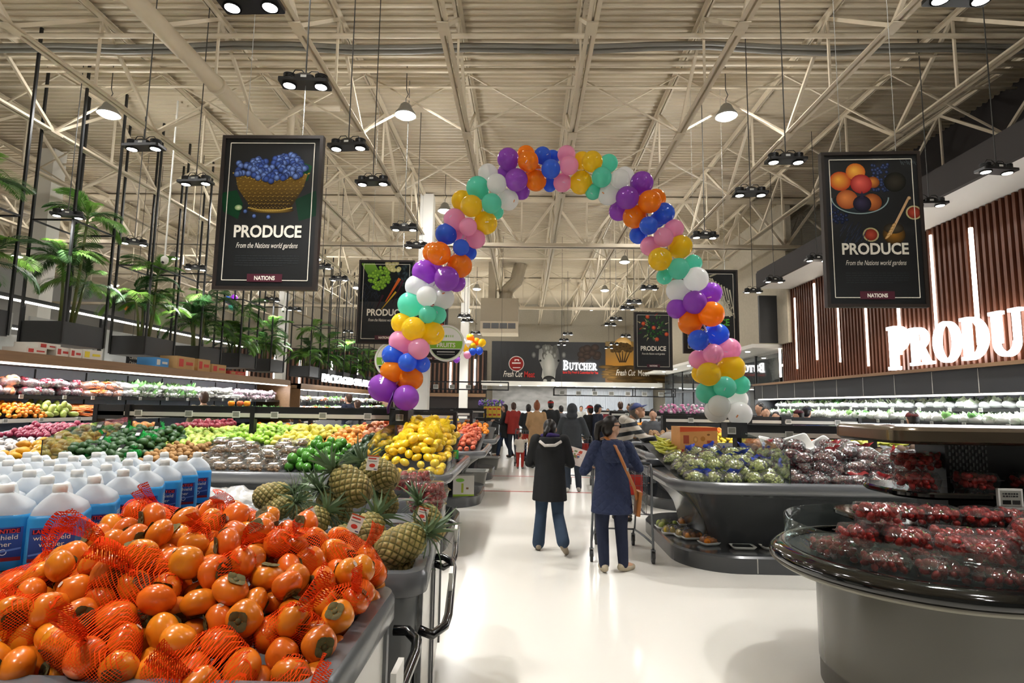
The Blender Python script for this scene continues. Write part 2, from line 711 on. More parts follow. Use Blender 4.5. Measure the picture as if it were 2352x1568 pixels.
# pipes and cables across the hall under the deck
for k, (y, z, r, mm, sag) in enumerate(((8.68, 7.62, 0.045, M_paint, 0), (8.9, 7.6, 0.04, mat('grey_cable', '7d7a72', 0.6), 0.03), (9.02, 7.6, 0.05, MATS['grey_cable'], 0.04),
                                   (9.2, 7.62, 0.035, M_paint, 0), (9.4, 7.6, 0.05, M_paint, 0), (9.62, 7.6, 0.05, M_paint, 0), (10.15, 7.6, 0.03, M_paint, 0), (14.0, 7.7, 0.03, M_paint, 0), (22.0, 7.4, 0.04, M_paint, 0))):
    g = G()
    pts = [(-24 + 1.0 * i, y + sag * math.sin(i * 0.9), z + sag * math.sin(i * 1.7)) for i in range(34)]
    g.tube(pts, r, 6)
    tag(g.build('ceiling_pipe', mm, smooth=True), ['beige pipe', 'grey cable', 'thick grey cable', 'slim beige conduit', 'beige unistrut rail', 'beige unistrut rail behind it', 'thin sprinkler pipe', 'thin sprinkler pipe farther back', 'far sprinkler pipe'][k] + ' running across under the roof deck', 'pipe', None)
# sprinkler main along the hall with an elbow at its end
g = G()
g.tube([(-4.95, -6, 6.62), (-4.95, 10.6, 6.62)], 0.125, 18)
o = tag(g.build('sprinkler_main', M_paint, smooth='auto'), 'thick beige pipe running towards the grape banner', 'pipe')
g = G()
g.tube([(-4.95, 10.4, 6.62), (-4.95, 10.95, 6.62), (-4.9, 11.1, 6.7), (-4.9, 11.1, 7.6), (-4.7, 11.1, 7.7), (-3.9, 11.1, 7.7)], 0.07, 12)
g.build('elbow', M_paint, o, True)
for yy in (5.2, 8.4, 10.3):
    g = G()
    g.cyl((-4.95, yy, 6.62), (-4.95, yy + 0.08, 6.62), 0.145, n=18)
    g.build('coupling', M_paint, o, True)

# structural columns
for nm, x, y in (('white column behind the big palm', -12.3, 13.9), ('white column behind the balloon arch', -3.05, 16.9), ('slim white column near the butcher counter', -3.05, 28.4), ('white column in the far left corner', -12.3, 28.4)):
    g = G()
    g.b2((-0.2, -0.2, 0), (0.2, 0.2, 8.0))
    tag(g.build('column', M_white, loc=(x, y, 0)), nm, None, None, 'structure')

# slatted produce wall on the right -----------------------------
wr = thing('slatted_wall', 'walnut slatted wall with vertical white light bars', None, (0, 0, 0), kind='structure')
g = G()
g.b2((8.17, 2, 2.3), (8.3, 17.9, 5.4))
g.build('backing_panel', mat('slat_backing', '3a2118', 0.7), wr)
sl = G().b2((0, 0, 2.42), (0.16, 0.06, 5.25)).mesh('slat', M_slat)
y = 17.8
k = 0
while y > 5.6:
    obj('slat', sl, wr, (8.0, y, 0))
    y -= 0.134
    k += 1
for (ax, ay), (bx, by) in (((1789, 711), (1791, 866)), ((1828, 683), (1830, 847)), ((1871, 650), (1876, 826)), ((1925, 640), (1928, 832)), ((1988, 600), (1991, 841)),
                           ((2061, 570), (2064, 815)), ((2139, 539), (2151, 759)), ((2231, 522), (2246, 792))):
    p, q = atX(ax, ay, 8.0), atX(bx, by, 8.0)
    g = G()
    g.b2((-0.02, -0.025, q.z), (0.03, 0.025, p.z))
    g.build('light_bar', M_ledbar, wr, loc=(8.0, (p.y + q.y) / 2, 0))
# soffit and dark fascia above it
g = G()
g.b2((7.05, -2, 5.26), (8.6, 17.15, 5.32))
tag(g.build('ceiling_soffit', M_white), 'white soffit over the slatted wall', None, None, 'structure')
g = G()
g.b2((6.97, -2, 5.26), (7.05, 17.15, 5.72))
tag(g.build('trim_1', M_darkwall), 'dark fascia above the white soffit', None, None, 'structure')
g = G()
g.b2((7.0, -2, 5.72), (9.5, 17.15, 5.78))
tag(g.build('trim_2', M_darkwall), 'dark top of the soffit', None, None, 'structure')

# far left back wall with dark slats and light bars
wb = thing('slatted_wall', 'dark slatted wall at the far end beside the butcher counter', None, (0, 0, 0), kind='structure')
g = G()
g.b2((-22, 35.4, 0), (-2.4, 35.9, 5.0))
g.build('backing_panel', mat('far_slat_backing', '2b2422', 0.7), wb)
sl2 = G().b2((-0.05, 0, 2.35), (0.05, 0.14, 4.9)).mesh('slat', mat('far_slat', '6b4a38', 0.5, var=0.3, scale=2))
x = -21.8
while x < -2.5:
    obj('slat', sl2, wb, (x, 35.26, 0))
    x += 0.27
lb = G().b2((-0.05, 0, 2.9), (0.05, 0.05, 4.5)).mesh('light_bar', M_led)
for x in (-19.5, -17.3, -15.6, -14.0, -12.0, -10.4, -8.6, -6.6, -4.6, -3.1):
    obj('light_bar', lb, wb, (x, 35.1, rnd(-0.3, 0.2)))
g = G()
g.b2((-22, 34.9, 2.1), (-2.4, 35.4, 2.3))
g.build('ledge', M_wood, wb)

# hanging lamps -------------------------------------------------
M_lampblack = mat('lamp_black', '141414', 0.35, var=0.2, scale=10, c2='2a2a2a')
M_cable = mat('lamp_cable', '3a3a38', 0.5)
M_sticker = mat('white_sticker', 'dcdcd6', 0.6)


def spot_lamp():
    t = thing('twin_spot_lamp', 'x', 'lamp')
    g = G()
    g.loft([rrect(-0.26, 0.26, -0.1, 0.1, 0.02, z, 2) for z in (0, 0.035)])
    g.build('plate', M_lampblack, t)
    g = G()
    g.loft([rrect(-0.1, 0.1, -0.075, 0.075, 0.02, 0.035, 2), rrect(-0.1, 0.1, -0.075, 0.075, 0.02, 0.08, 2), rrect(-0.055, 0.055, -0.05, 0.05, 0.02, 0.115, 2)])
    d = g.build('driver_box', M_lampblack, t)
    g = G()
    g.box((0.0, -0.0765, 0.062), (0.06, 0.002, 0.028))
    g.build('rating_label', M_sticker, d)
    for s in (-1, 1):
        g = G()
        for k in range(5):
            g.lathe([(0.068, 0.036 + k * 0.016), (0.068, 0.045 + k * 0.016)], 16, (s * 0.165, 0, 0))
        g.lathe([(0.05, 0.036), (0.05, 0.115), (0.03, 0.125)], 12, (s * 0.165, 0, 0))
        g.build('heat_sink', M_lampblack, t)
        g = G()
        g.lathe([(0.066, -0.012), (0.075, 0.002)], 18, (s * 0.165, 0, 0))
        g.lathe([(0.075, -0.016), (0.075, 0.001), (0.062, 0.001), (0.062, -0.016)], 18, (s * 0.165, 0, 0), cap=False)
        b = g.build('bezel', M_lampblack, t)
        g = G()
        g.lathe([(0.06, -0.016), (0.06, -0.013)], 18, (s * 0.165, 0, 0))
        g.build('lens', M_lens, b)
    g = G()
    g.tube([(0.16, 0.02, 0.12), (0.12, 0.02, 0.17), (0.05, 0.02, 0.17), (0, 0, 0.115)], 0.006, 6)
    g.tube([(-0.16, 0.02, 0.12), (-0.12, 0.02, 0.18), (-0.05, 0.02, 0.18), (0, 0, 0.115)], 0.006, 6)
    g.build('power_lead', M_lampblack, t, True)
    g = G()
    g.cyl((0, 0, 0.1), (0, 0, 3.065), 0.008, n=6)
    g.build('hanging_cable', M_cable, t)
    return t


SPOTS = [(-2.38, (-0.4, 2.2, 4.48, 5.69, 7.18, 8.41, 10.72, 11.98, 21.8, 23.0, 27.0), 'row of lamps beside the grape banner'),
         (-5.16, (0.6, 3.4, 7.22, 8.44, 14.0, 15.35, 21.0, 25.5), 'row of lamps between the grape banner and the palms'),
         (-8.52, (4.4, 7.0, 10.08, 11.89, 14.21, 18.66, 20.59, 27.0), 'row of lamps over the palm planters'),
         (3.52, (-0.4, 2.2, 4.4, 7.54, 8.77, 11.07, 16.15, 18.4, 19.59, 22.1, 23.6), 'row of lamps beside the fig banner'),
         (6.58, (2.4, 5.0, 7.84, 9.18, 12.78, 15.02, 16.44), 'row of lamps along the slatted wall'),
         (2.0, (26.9, 29.5, 31.5), 'row of lamps before the cow poster'),
         (4.83, (27.4, 31.0, 33.0), 'row of lamps before the savanna poster')]
spl_d = bpy.data.lights.new('spot_beam', 'SPOT')
spl_d.energy = SPOT_W
spl_d.spot_size = math.radians(96)
spl_d.spot_blend = 0.7
spl_d.shadow_soft_size = 0.12
spl_d.color = (1.0, 0.985, 0.96)
proto = spot_lamp()
obj('spot_beam', spl_d, proto, (0, 0, -0.06))
first = True
for x, ys, rowname in SPOTS:
    n = 0
    for y in ys:
        p = proto if first else copy_tree(proto)
        first = False
        p.location = (x, y, 5.0)
        p.rotation_euler = (0, 0, rnd(-0.12, 0.12) + (0.5 if x == -8.52 else 0))
        vis = y > 4.4
        p['label'] = 'black twin-spot lamp, %s in the %s' % (ORD[n], rowname) if vis else 'black spot lamp over the camera, %s %s' % (ORD[sum(1 for q in ys if q < y)], rowname.replace('row of lamps', 'lamp'))
        p['group'] = 'hanging twin-spot lamps'
        n += vis


def highbay():
    t = thing('high_bay_lamp', 'x', 'lamp')
    g = G()
    g.lathe([(0.06, 0.24), (0.1, 0.2), (0.13, 0.12), (0.19, 0.04), (0.2, 0.0), (0.185, 0.0), (0.17, 0.03)], 24, cap=False)
    g.build('reflector', mat('lamp_grey', '8b8a84', 0.4), t, True)
    g = G()
    g.lathe([(0.178, 0.012), (0.17, -0.01), (0.13, -0.035), (0.06, -0.05), (0.004, -0.052)], 24)
    g.build('lens', M_lens, t)
    g = G()
    g.tube([(0, 0, 0.24), (0, 0, 0.34), (0.04, 0, 0.42), (0.0, 0, 0.52), (0, 0, 1.065)], 0.008, 6)
    g.build('hanging_cord', M_cable, t, True)
    return t


hb_d = bpy.data.lights.new('lamp_light', 'POINT')
hb_d.shadow_soft_size = 0.12
hb_d.energy = HIGHBAY_W
hb_d.color = (1.0, 0.99, 0.97)
proto = highbay()
obj('lamp_light', hb_d, proto, (0, 0, -0.15))
first = True
for i, x in enumerate((-19.5, -13.4, -7.95, -2.3, 3.66)):
    for j, y in enumerate((-0.6, 4.75, 10.1, 15.4, 20.9, 26.2, 31.5)):
        if y < (20, 12, 4, -2, -2)[i]:
            continue
        p = proto if first else copy_tree(proto)
        first = False
        p.location = (x, y, 7.0)
        p['label'] = 'round high-bay lamp, %s lamp along the %s ceiling row counted from the slatted wall' % (ORD[j], ORD[4 - i])
        p['group'] = 'round high-bay lamps'

# ================================================================ banners and signs
M_frame = mat('banner_frame', '2a211c', 0.5, var=0.3, scale=20)
M_panel = mat('banner_black', '0b0e10', 0.5)
M_ink_w = mat('white_ink', 'ece6d8', 0.6)
M_ink_g = mat('green_ink', '58b53a', 0.6)
M_ink_r = mat('red_ink', 'd02a24', 0.6)
M_plate = mat('maroon_plate', '4a1526', 0.5)
M_wire = mat('steel_wire', '9a9a96', 0.5)


def art_grapes(I, U):
    I.poly([U(.02, .38), U(.17, .36), U(.24, .45), U(.2, .55), U(.05, .5)], '0d3d22').poly([U(.75, .42), U(.95, .36), U(.98, .52), U(.8, .56)], '0c3320')
    I.poly([U(.78, .17), U(.9, .2), U(.86, .3), U(.74, .26)], '124d2a')
    I.disc(*U(.52, .49), .24, .035, 'a98732', '2a1c08')
    I.poly([U(.14, .245), U(.86, .255), U(.82, .35), U(.76, .42), U(.7, .485), U(.33, .48), U(.26, .42), U(.18, .35)], ['7a5d22', '8a6b2a', '5a4216', '3a2a0e', '2a1d0a', '2a1d0a', '4a3712', '6a501c'])
    for r in range(9):
        v = .275 + r * .024
        hw = .34 - max(0, r - 2) * .026
        for k in range(22):
            u = .5 - hw + 2 * hw * (k + .5) / 22
            I.line(U(u - hw / 26, v + (.008 if (k + r) % 2 else 0)), U(u + hw / 26, v + (.008 if k % 2 else 0)), .006, 'c9a648' if (k + r) % 2 else '8f7226', '5e4716')
    for k in range(26):
        a = k / 25
        I.disc(*U(.13 + .74 * a, .25 + .05 * math.sin(PI * a)), .016, .009, 'd8b85a', '6a5018', rot=.5 if k % 2 else -.5)
        I.disc(*U(.3 + .42 * a, .475 + .02 * math.sin(PI * a)), .013, .008, 'e0c060', '6a5018', rot=.5)
    R = random.Random(3)
    pts = []
    for k in range(120):
        u = R.uniform(.16, .84)
        top = .2 - .06 * math.exp(-((u - .66) / .12) ** 2) - .03 * math.exp(-((u - .4) / .12) ** 2)
        pts.append((R.uniform(max(.085, top - .02), .3 - .12 * abs(u - .5)), u))
    for v, u in sorted(pts, reverse=False):
        I.disc(*U(u, v), .035, None, '7d9be0' if R.random() < .6 else '4a68b8', '141f48', hx=R.uniform(-.4, .2), hz=.35)
    for u, v in ((.36, .53), (.5, .535), (.27, .5)):
        I.disc(*U(u, v), .024, None, '6d8bd0', '0c1430', hx=-.2, hz=.4)
    I.disc(*U(.2, .475), .04, .03, 'd5dcb0', '5f8a50')


def art_figs(I, U):
    R = random.Random(5)
    for k in range(46):
        I.disc(*U(R.uniform(.52, .68), R.uniform(.08, .26)), .02, None, '4a5a8a', '0b1024', hx=-.2, hz=.3)
    for k in range(40):
        I.disc(*U(R.uniform(.08, .24), R.uniform(.34, .46)), .019, None, '3a4670', '0a0d1c', hx=-.2, hz=.3)
    I.disc(*U(.74, .2), .12, .11, '3a362c', '14130f', rot=.5)
    I.disc(*U(.36, .33), .27, .14, '3a4448', '1a2024')
    for u, v, r, a, b in ((.19, .19, .1, 'f0b040', 'b83a1a'), (.35, .13, .09, 'f2b84a', 'c8621e'), (.52, .2, .06, 'd88a3a', '7a3a16'), (.4, .21, .1, 'e86a5a', '9a2020'), (.25, .31, .1, 'e08a4a', '9a4a20'), (.5, .33, .09, 'd07a3c', '7a3a1a'), (.4, .34, .085, '3a3550', '14121e')):
        I.disc(*U(u, v), r * 1.15, r * 1.1, a, b, hx=-.2, hz=.2)
    I.poly([U(.38, .3), U(.42, .3), U(.405, .255)], '2a2640')
    for k in range(20):
        a0, a1 = PI + k * PI / 20, PI + (k + 1) * PI / 20
        f = lambda a: (U(.38, .3)[0] + .3 * math.cos(a), U(.38, .3)[1] + .18 * math.sin(a))
        I.line(f(a0), f(a1), .012, '8fa4a4')
    for u, v in ((.47, .54), (.91, .4)):
        I.disc(*U(u, v), .085, .08, 'd8d0a8', 'b0a878')
        I.disc(*U(u, v), .068, .065, 'b84a34', '7a2418')
    I.disc(*U(.7, .54), .12, .11, '9a6a22', '3a2a14')
    I.disc(*U(.7, .5), .105, .06, '5a5040', '2a241a')
    I.line(U(.66, .54), U(.86, .31), .026, 'd8b48a', 'c09a70')
    I.disc(*U(.87, .305), .02, None, 'e0c098', 'b08a60')
    for k in range(5):
        I.disc(*U(.64 + k * .016, .55 - k * .018), .045 - .004 * k, .014, 'e8c890', 'a87a40', rot=.8)
    for k in range(28):
        u, v = R.uniform(.16, .4), R.uniform(.5, .62)
        I.line(U(u, v), U(u + .05, v - .05), .006, '3a4258', '22283a')
    for k in range(9):
        I.line(U(.8 + .02 * k, .05 + .02 * abs(math.sin(k))), U(.82 + .02 * k, .07 + .02 * abs(math.sin(k + 1))), .005, '5a6468')


def art_veg(I, U):
    R = random.Random(9)
    I.poly([U(.03, .03), U(.97, .03), U(.97, .4), U(.5, .5), U(.03, .5)], '0c1013')
    for k in range(40):
        u, v = R.uniform(.05, .4), R.uniform(.28, .52)
        I.line(U(u, v), U(u + R.uniform(-.1, .1), v + .08), .012, '232a38', '10141c')
    for k in range(26):
        u, v = R.uniform(.65, .95), R.uniform(.06, .3)
        I.disc(*U(u, v), .05, .03, '31464c', '141c22', rot=R.uniform(0, 3))
    for k in range(8):
        I.line(U(.05 + .03 * k, .04), U(.2 + .03 * k, .2), .03, '7aa83a', '3e6a1e')
    for k in range(22):
        I.disc(*U(R.uniform(.5, .72), R.uniform(.03, .12)), .045, None, 'e6e0a8', 'b4b070')
    for k in range(80):
        a, r = R.uniform(0, 2 * PI), math.sqrt(R.random())
        I.disc(*U(.37 + .19 * r * math.cos(a), .22 + .14 * r * math.sin(a)), .035, None, '9cc83c', '48781c', hx=-.2, hz=.3)
    for p, q, wd, c, d in (((.74, .22), (.5, .5), .06, 'd86a2a', 'b84a1a'), ((.68, .38), (.42, .6), .035, 'd8b030', 'a88420'), ((.45, .42), (.33, .6), .04, '3a1626', '241018'), ((.8, .24), (.62, .52), .035, '4a1c30', '241018')):
        I.line(U(*p), U(*q), wd, c, d, wd * .3)


def art_corn(I, U):
    R = random.Random(4)
    I.poly([U(.4, .1), U(.6, .15), U(.8, .4), U(.9, .55), U(.7, .56), U(.5, .4)], 'd0ccb8')
    for k in range(70):
        t = R.random()
        I.disc(*U(.48 + .38 * t + R.uniform(-.07, .07), .16 + .36 * t + R.uniform(-.05, .05)), .018, None, 'f2eeda', 'a8a288')
    for k in range(8):
        I.line(U(.5 + .05 * k, .1 + .02 * k), U(.62 + .045 * k, .3 + .04 * k), .03, 'c8c4ae', '8f8a76', .01)
    I.line(U(.5, .08), U(.62, .05), .03, 'b8b49a', '7a7660')


def art_pepper(I, U):
    R = random.Random(6)
    for k in range(44):
        a, r = R.uniform(0, 2 * PI), R.uniform(.1, .38)
        u, v = .5 + r * math.cos(a), .29 + .6 * r * math.sin(a)
        I.line(U(u, v), U(u + .12 * math.cos(a), v + .08 * math.sin(a)), .035, R.choice(['2f6a2c', '1f4a26', '9aa870', '48703a', 'c8b890']), '123018', .008)
    for k in range(12):
        I.disc(*U(R.uniform(.3, .7), R.uniform(.18, .42)), .05, .04, '3a6a34', '14301a')
    for u, v in ((.36, .08), (.25, .2), (.52, .27), (.85, .38), (.6, .47)):
        I.disc(*U(u, v), .058, None, 'f07848', '9a2414', hx=-.2, hz=.3)
    for u, v in ((.15, .3), (.55, .06)):
        I.line(U(u, v), U(u + .12, v - .06), .03, 'b02418', '7a140e', .008)


def banner(label, cx, y, z0, z1, wd, art, title='PRODUCE', tc=None, rz=0.0, cables=True):
    t = thing('produce_banner', label, 'banner', (cx, y, z0), rz, 'hanging produce banners')
    h = z1 - z0
    g = G()
    for s in (-1, 1):
        g.b2((s * wd / 2, -0.035, 0), (s * (wd / 2 - 0.035), 0.035, h))
    g.b2((-wd / 2 + 0.035, -0.035, 0), (wd / 2 - 0.035, 0.035, 0.035))
    g.b2((-wd / 2 + 0.035, -0.035, h - 0.035), (wd / 2 - 0.035, 0.035, h))
    g.build('frame', M_frame, t)
    g = G()
    g.b2((-wd / 2 + 0.035, -0.02, 0.035), (wd / 2 - 0.035, 0.02, h - 0.035))
    g.build('panel', M_panel, t)
    U = lambda u, v: ((u - .5) * wd, h * (1 - v))
    I = Ink()
    art(I, U)
    obj('printed_picture', I.mesh(), t, (0, -0.0202, 0))
    I = Ink()
    e = .009
    for a, b in (((.085, .05), (.915, .05)), ((.085, .05), (.085, .94)), ((.915, .05), (.915, .94)), ((.085, .94), (.36, .94)), ((.64, .94), (.915, .94))):
        I.line(U(*a), U(*b), e, 'e8e2d2')
    obj('border_line', I.mesh('border_line'), t, (0, -0.0255, 0))
    me = text_mesh(title, 0.165 * wd, tc or M_ink_w, offset=0.0048 * wd, width=0.66 * wd)
    obj('title_lettering', me, t, (0, -0.0262, h * (1 - .665)))
    me = text_mesh('From the Nations world gardens', 0.075 * wd, M_ink_w, shear=0.35, width=0.6 * wd)
    obj('script_lettering', me, t, (0, -0.0262, h * (1 - .735)))
    I = Ink()
    R = random.Random(2)
    for r in range(5):
        u = .2
        end = .82 if r < 4 else .66
        while u < end:
            l = R.uniform(.015, .05)
            I.line(U(u, .785 + .015 * r), U(min(u + l, end), .785 + .015 * r), .0065 * h * .5, '3a3e40')
            u += l + .01
    obj('small_print', I.mesh('small_print'), t, (0, -0.0222, 0))
    g = G()
    g.b2((-.17 * wd, -0.026, h * .05), (.17 * wd, -0.02, h * .1))
    pl = g.build('name_plate', M_plate, t)
    obj('plate_lettering', text_mesh('NATIONS', 0.055 * wd, M_ink_w, offset=0.002, width=.2 * wd), pl, (0, -0.0265, h * .062))
    for s in (-.28, .28):
        g = G()
        g.cyl((s * wd, 0, h), (s * wd, 0, 8.06 - z0), 0.003, n=5)
        g.build('hanging_wire', M_wire, t)
    return t


banner('black produce banner with blue grapes in a wicker basket', -2.68, 5.7, 2.78, 4.43, 1.07, art_grapes)
banner('black produce banner with peaches, figs and honey', 3.78, 6.15, 2.75, 4.49, 1.05, art_figs, rz=-0.05)
p = atY(890, 598, 10.7)
banner('black produce banner with green cauliflower and carrots', p.x, 10.7, atY(890, 790, 10.7).z, p.z, 1.07, art_veg)
p = atY(1629, 620, 11.0)
banner('black produce banner with white corn and green title', p.x, 11.0, atY(1629, 812, 11.0).z, p.z, 1.07, art_corn, tc=M_ink_g)
p = atY(1499, 717, 16.0)
banner('small looking black produce banner with tomatoes and herbs', p.x, 16.0, atY(1499, 850, 16.0).z, p.z, 1.07, art_pepper)
p = atY(988, 695, 16.3)
banner('black produce banner hidden behind the round fruit sign', p.x, 16.3, atY(988, 833, 16.3).z, p.z, 1.07, art_pepper, tc=M_ink_g)

# round department signs
for px, py, txt, lab in ((1025, 788, 'FRUITS', 'round white and green sign reading fruits'), (903, 826, 'VEGETABLES', 'round white and green sign half hidden by the arch')):
    p = atY(px, py, 15.4)
    t = thing('round_sign', lab, 'sign', tuple(p), group='round department signs')
    R = 0.5
    g = G()
    g.lathe([(R, -0.04), (R, 0.04)], 40, M=Matrix.Rotation(PI / 2, 4, 'X'))
    g.build('disc', mat('sign_white', 'e6e4dc', 0.5), t)
    I = Ink()

    def seg(v0, v1, r, c):
        pts = []
        n = 14
        a0, a1 = math.asin(max(-1, min(1, v0 / r))), math.asin(max(-1, min(1, v1 / r)))
        for k in range(n + 1):
            a = a0 + (a1 - a0) * k / n
            pts.append((r * math.cos(a), r * math.sin(a)))
        for k in range(n + 1):
            a = a1 + (a0 - a1) * k / n
            pts.append((-r * math.cos(a), r * math.sin(a)))
        I.poly(pts, c)
    I.disc(0, 0, .45, .45, '9cc46a', n=36)
    I.disc(0, 0, .437, .437, 'f0efe8', n=36)
    seg(-.15, .06, .437, '86b83c')
    seg(-.437, -.17, .43, '17191b')
    for k in range(7):
        I.line((-.2 + .06 * k, .19), (-.16 + .06 * k, .19), .06, 'bcd49a' if k != 3 else '86b83c')
    for k in range(14):
        I.line((-.24 + .035 * k, -.24), (-.215 + .035 * k, -.24), .03, 'd8d8d0')
        I.line((-.24 + .035 * k, -.31), (-.215 + .035 * k, -.31), .025, '8a8a84')
    obj('printed_face', I.mesh('printed_face'), t, (0, -0.0405, 0))
    obj('lettering', text_mesh(txt, 0.17, M_ink_w, offset=0.004, width=.5 if txt == 'FRUITS' else .62), t, (0, -0.044, -.11))
    g = G()
    g.cyl((0, 0, R), (0, 0, 8.06 - p.z), 0.004, n=5)
    g.build('hanging_wire', M_wire, t)

# slab serif letters for the lit signs
def serif_glyph(ch, h=1.0):
    """Bold slab-serif capital, height h, as boxes and bowls in (x, z); returns geometry buffer and advance width."""
    g = G()
    d = 0.12 * h
    st = 0.17 * h
    th = 0.075 * h

    def rect(x0, x1, z0, z1):
        g.b2((x0, 0, z0), (x1, d, z1))

    def arc(cx, cz, ro, rzo, ri, rzi, a0, a1, n=18):
        rings = []
        for k in range(n + 1):
            a = math.radians(a0 + (a1 - a0) * k / n)
            c, s = math.cos(a), math.sin(a)
            rings.append([(cx + ro * c, 0, cz + rzo * s), (cx + ro * c, d, cz + rzo * s), (cx + ri * c, d, cz + rzi * s), (cx + ri * c, 0, cz + rzi * s)])
        g.loft(rings, cap=True)
    e = 0.07 * h
    if ch in 'PRDB':
        rect(e, e + st, 0, h)
        rect(0, e + st + e, 0, th)
        rect(0, e + st, h - th, h)
        if ch == 'D':
            arc(e + st, h / 2, .48 * h, .5 * h, .3 * h, .42 * h, -90, 90)
            return g, .78 * h
        top = .27 if ch == 'B' else .3
        arc(e + st, h - top * h, .4 * h, top * h, .22 * h, (top - .075) * h, -90, 90)
        if ch == 'B':
            arc(e + st, .25 * h, .45 * h, .26 * h, .26 * h, .18 * h, -90, 90)
            return g, .76 * h
        if ch == 'R':
            g.add([(x, y, z) for y in (0, d) for x, z in ((.3 * h, .42 * h), (.48 * h, .42 * h), (.72 * h, 0), (.52 * h, 0))], [(0, 1, 2, 3), (7, 6, 5, 4), (0, 4, 5, 1), (1, 5, 6, 2), (2, 6, 7, 3), (3, 7, 4, 0)])
            rect(.5 * h, .8 * h, 0, th)
            return g, .82 * h
        return g, .7 * h
    if ch == 'O':
        arc(.42 * h, h / 2, .42 * h, .51 * h, .23 * h, .43 * h, 0, 360, 32)
        return g, .86 * h
    if ch == 'C':
        arc(.42 * h, h / 2, .42 * h, .51 * h, .23 * h, .43 * h, 42, 318, 26)
        rect(.66 * h, .72 * h, .62 * h, h)
        return g, .78 * h
    if ch == 'U':
        rect(e, e + st, .3 * h, h)
        rect(.62 * h, .7 * h, .3 * h, h)
        rect(0, 2 * e + st, h - th, h)
        rect(.52 * h, .8 * h, h - th, h)
        arc((e + .7 * h) / 2, .31 * h, (.7 * h - e) / 2, .32 * h, (.7 * h - e) / 2 - .1 * h, .22 * h, 180, 360)
        return g, .84 * h
    if ch == 'T':
        rect(.28 * h, .28 * h + st, 0, h)
        rect(.18 * h, .55 * h, 0, th)
        rect(0, .73 * h, h - th, h)
        rect(0, .06 * h, .72 * h, h)
        rect(.67 * h, .73 * h, .72 * h, h)
        return g, .77 * h
    if ch == 'H':
        for x in (e, .52 * h):
            rect(x, x + st, 0, h)
            rect(x - e, x + st + e, 0, th)
            rect(x - e, x + st + e, h - th, h)
        rect(e, .6 * h, .47 * h, .55 * h)
        return g, .82 * h
    if ch == 'E':
        rect(e, e + st, 0, h)
        rect(0, .62 * h, 0, th)
        rect(0, .6 * h, h - th, h)
        rect(e, .46 * h, .47 * h, .55 * h)
        rect(.56 * h, .62 * h, 0, .28 * h)
        rect(.54 * h, .6 * h, .72 * h, h)
        rect(.42 * h, .47 * h, .38 * h, .64 * h)
        return g, .68 * h
    return g, .4 * h


M_letter = emis('lit_letter', 'fffdfb', 5.0)
M_letter.cycles.emission_sampling = 'NONE'
sg = thing('produce_sign', 'large glowing white letters on the slatted wall', 'sign', (7.82, 12.45, 2.56))
x = 0
for k, ch in enumerate('PRODUCE'):
    hh = 0.93 if k == 0 else 0.76
    g, adv = serif_glyph(ch, hh)
    o = g.build('letter', M_letter, sg, loc=(0, -x, 0.0 if k else -0.05))
    o.rotation_euler = (0, 0, -PI / 2)
    x += adv + 0.05 + (0.05 if ch == 'U' else 0)

# butcher counter at the far end --------------------------------
bt = thing('butcher_front', 'dark butcher counter front with a cow face and a lit sign', 'counter', (0, 34.0, 0))
I = Ink()


def bx(px, py):
    q = atY(px, py, 34.0)
    return (q.x, q.z)


c0, c1, c2_, c3 = bx(1130, 783), bx(1390, 783), bx(1390, 879), bx(1130, 876)
zT, zB = c0[1], c2_[1]
x0, xm, x1 = c0[0], c1[0], 7.85
g = G()
g.b2((x0, 0, zB - 0.05), (xm, 0.3, zT))
g.build('dark_poster', mat('poster_black', '1c1d1f', 0.55, var=0.5, scale=0.5, c2='34363a'), bt)
g = G()
g.b2((xm, 0, zB - 0.05), (x1, 0.3, zT))
g.build('savanna_poster', mat('poster_amber', '6e4a22', 0.6, var=0.7, scale=0.7, c2='2a1e10'), bt)
# cow face print
cp = lambda px, py: bx(px, py)
I.poly([cp(1238, 802), cp(1262, 793), cp(1282, 800), cp(1287, 825), cp(1277, 850), cp(1275, 868), cp(1262, 878), cp(1250, 876), cp(1244, 865), cp(1246, 848), cp(1237, 825)],
       ['6a6a68', '8a8a86', '5a5a58', '3a3a3a', '8a8a86', 'b0b0aa', 'd0d0c8', 'd8d8d0', 'c8c8c0', 'a8a8a2', '8a8a86'])
R = random.Random(8)
for k in range(40):
    I.disc(*cp(R.uniform(1246, 1276), R.uniform(797, 820)), .12, .18, R.choice(['9a9a96', '6a6a68', 'b4b4ae', '4a4a4a']), '55554f')
I.disc(*cp(1261, 845), .35, .9, 'cfcfc8', '9a9a94')
I.disc(*cp(1261, 871), .36, .22, '4a4a4a', '22211f')
I.disc(*cp(1252, 874), .12, .1, 'e0e0d8', 'b8b8b0').disc(*cp(1270, 874), .12, .1, 'e0e0d8', 'b8b8b0')
I.disc(*cp(1226, 815), .14, .2, '8a8a86', '3a3a3a').disc(*cp(1295, 815), .14, .2, '8a8a86', '3a3a3a').disc(*cp(1235, 796), .2, .15, '7a7a76', '2a2a2a')
I.disc(*cp(1241, 828), .07, .07, '0a0a0a', '1a1a1a').disc(*cp(1283, 828), .07, .07, '0a0a0a', '1a1a1a')
for k in range(14):
    I.disc(*cp(R.uniform(1330, 1372), R.uniform(797, 826)), .25, .2, '4a3a30', '2a2320')
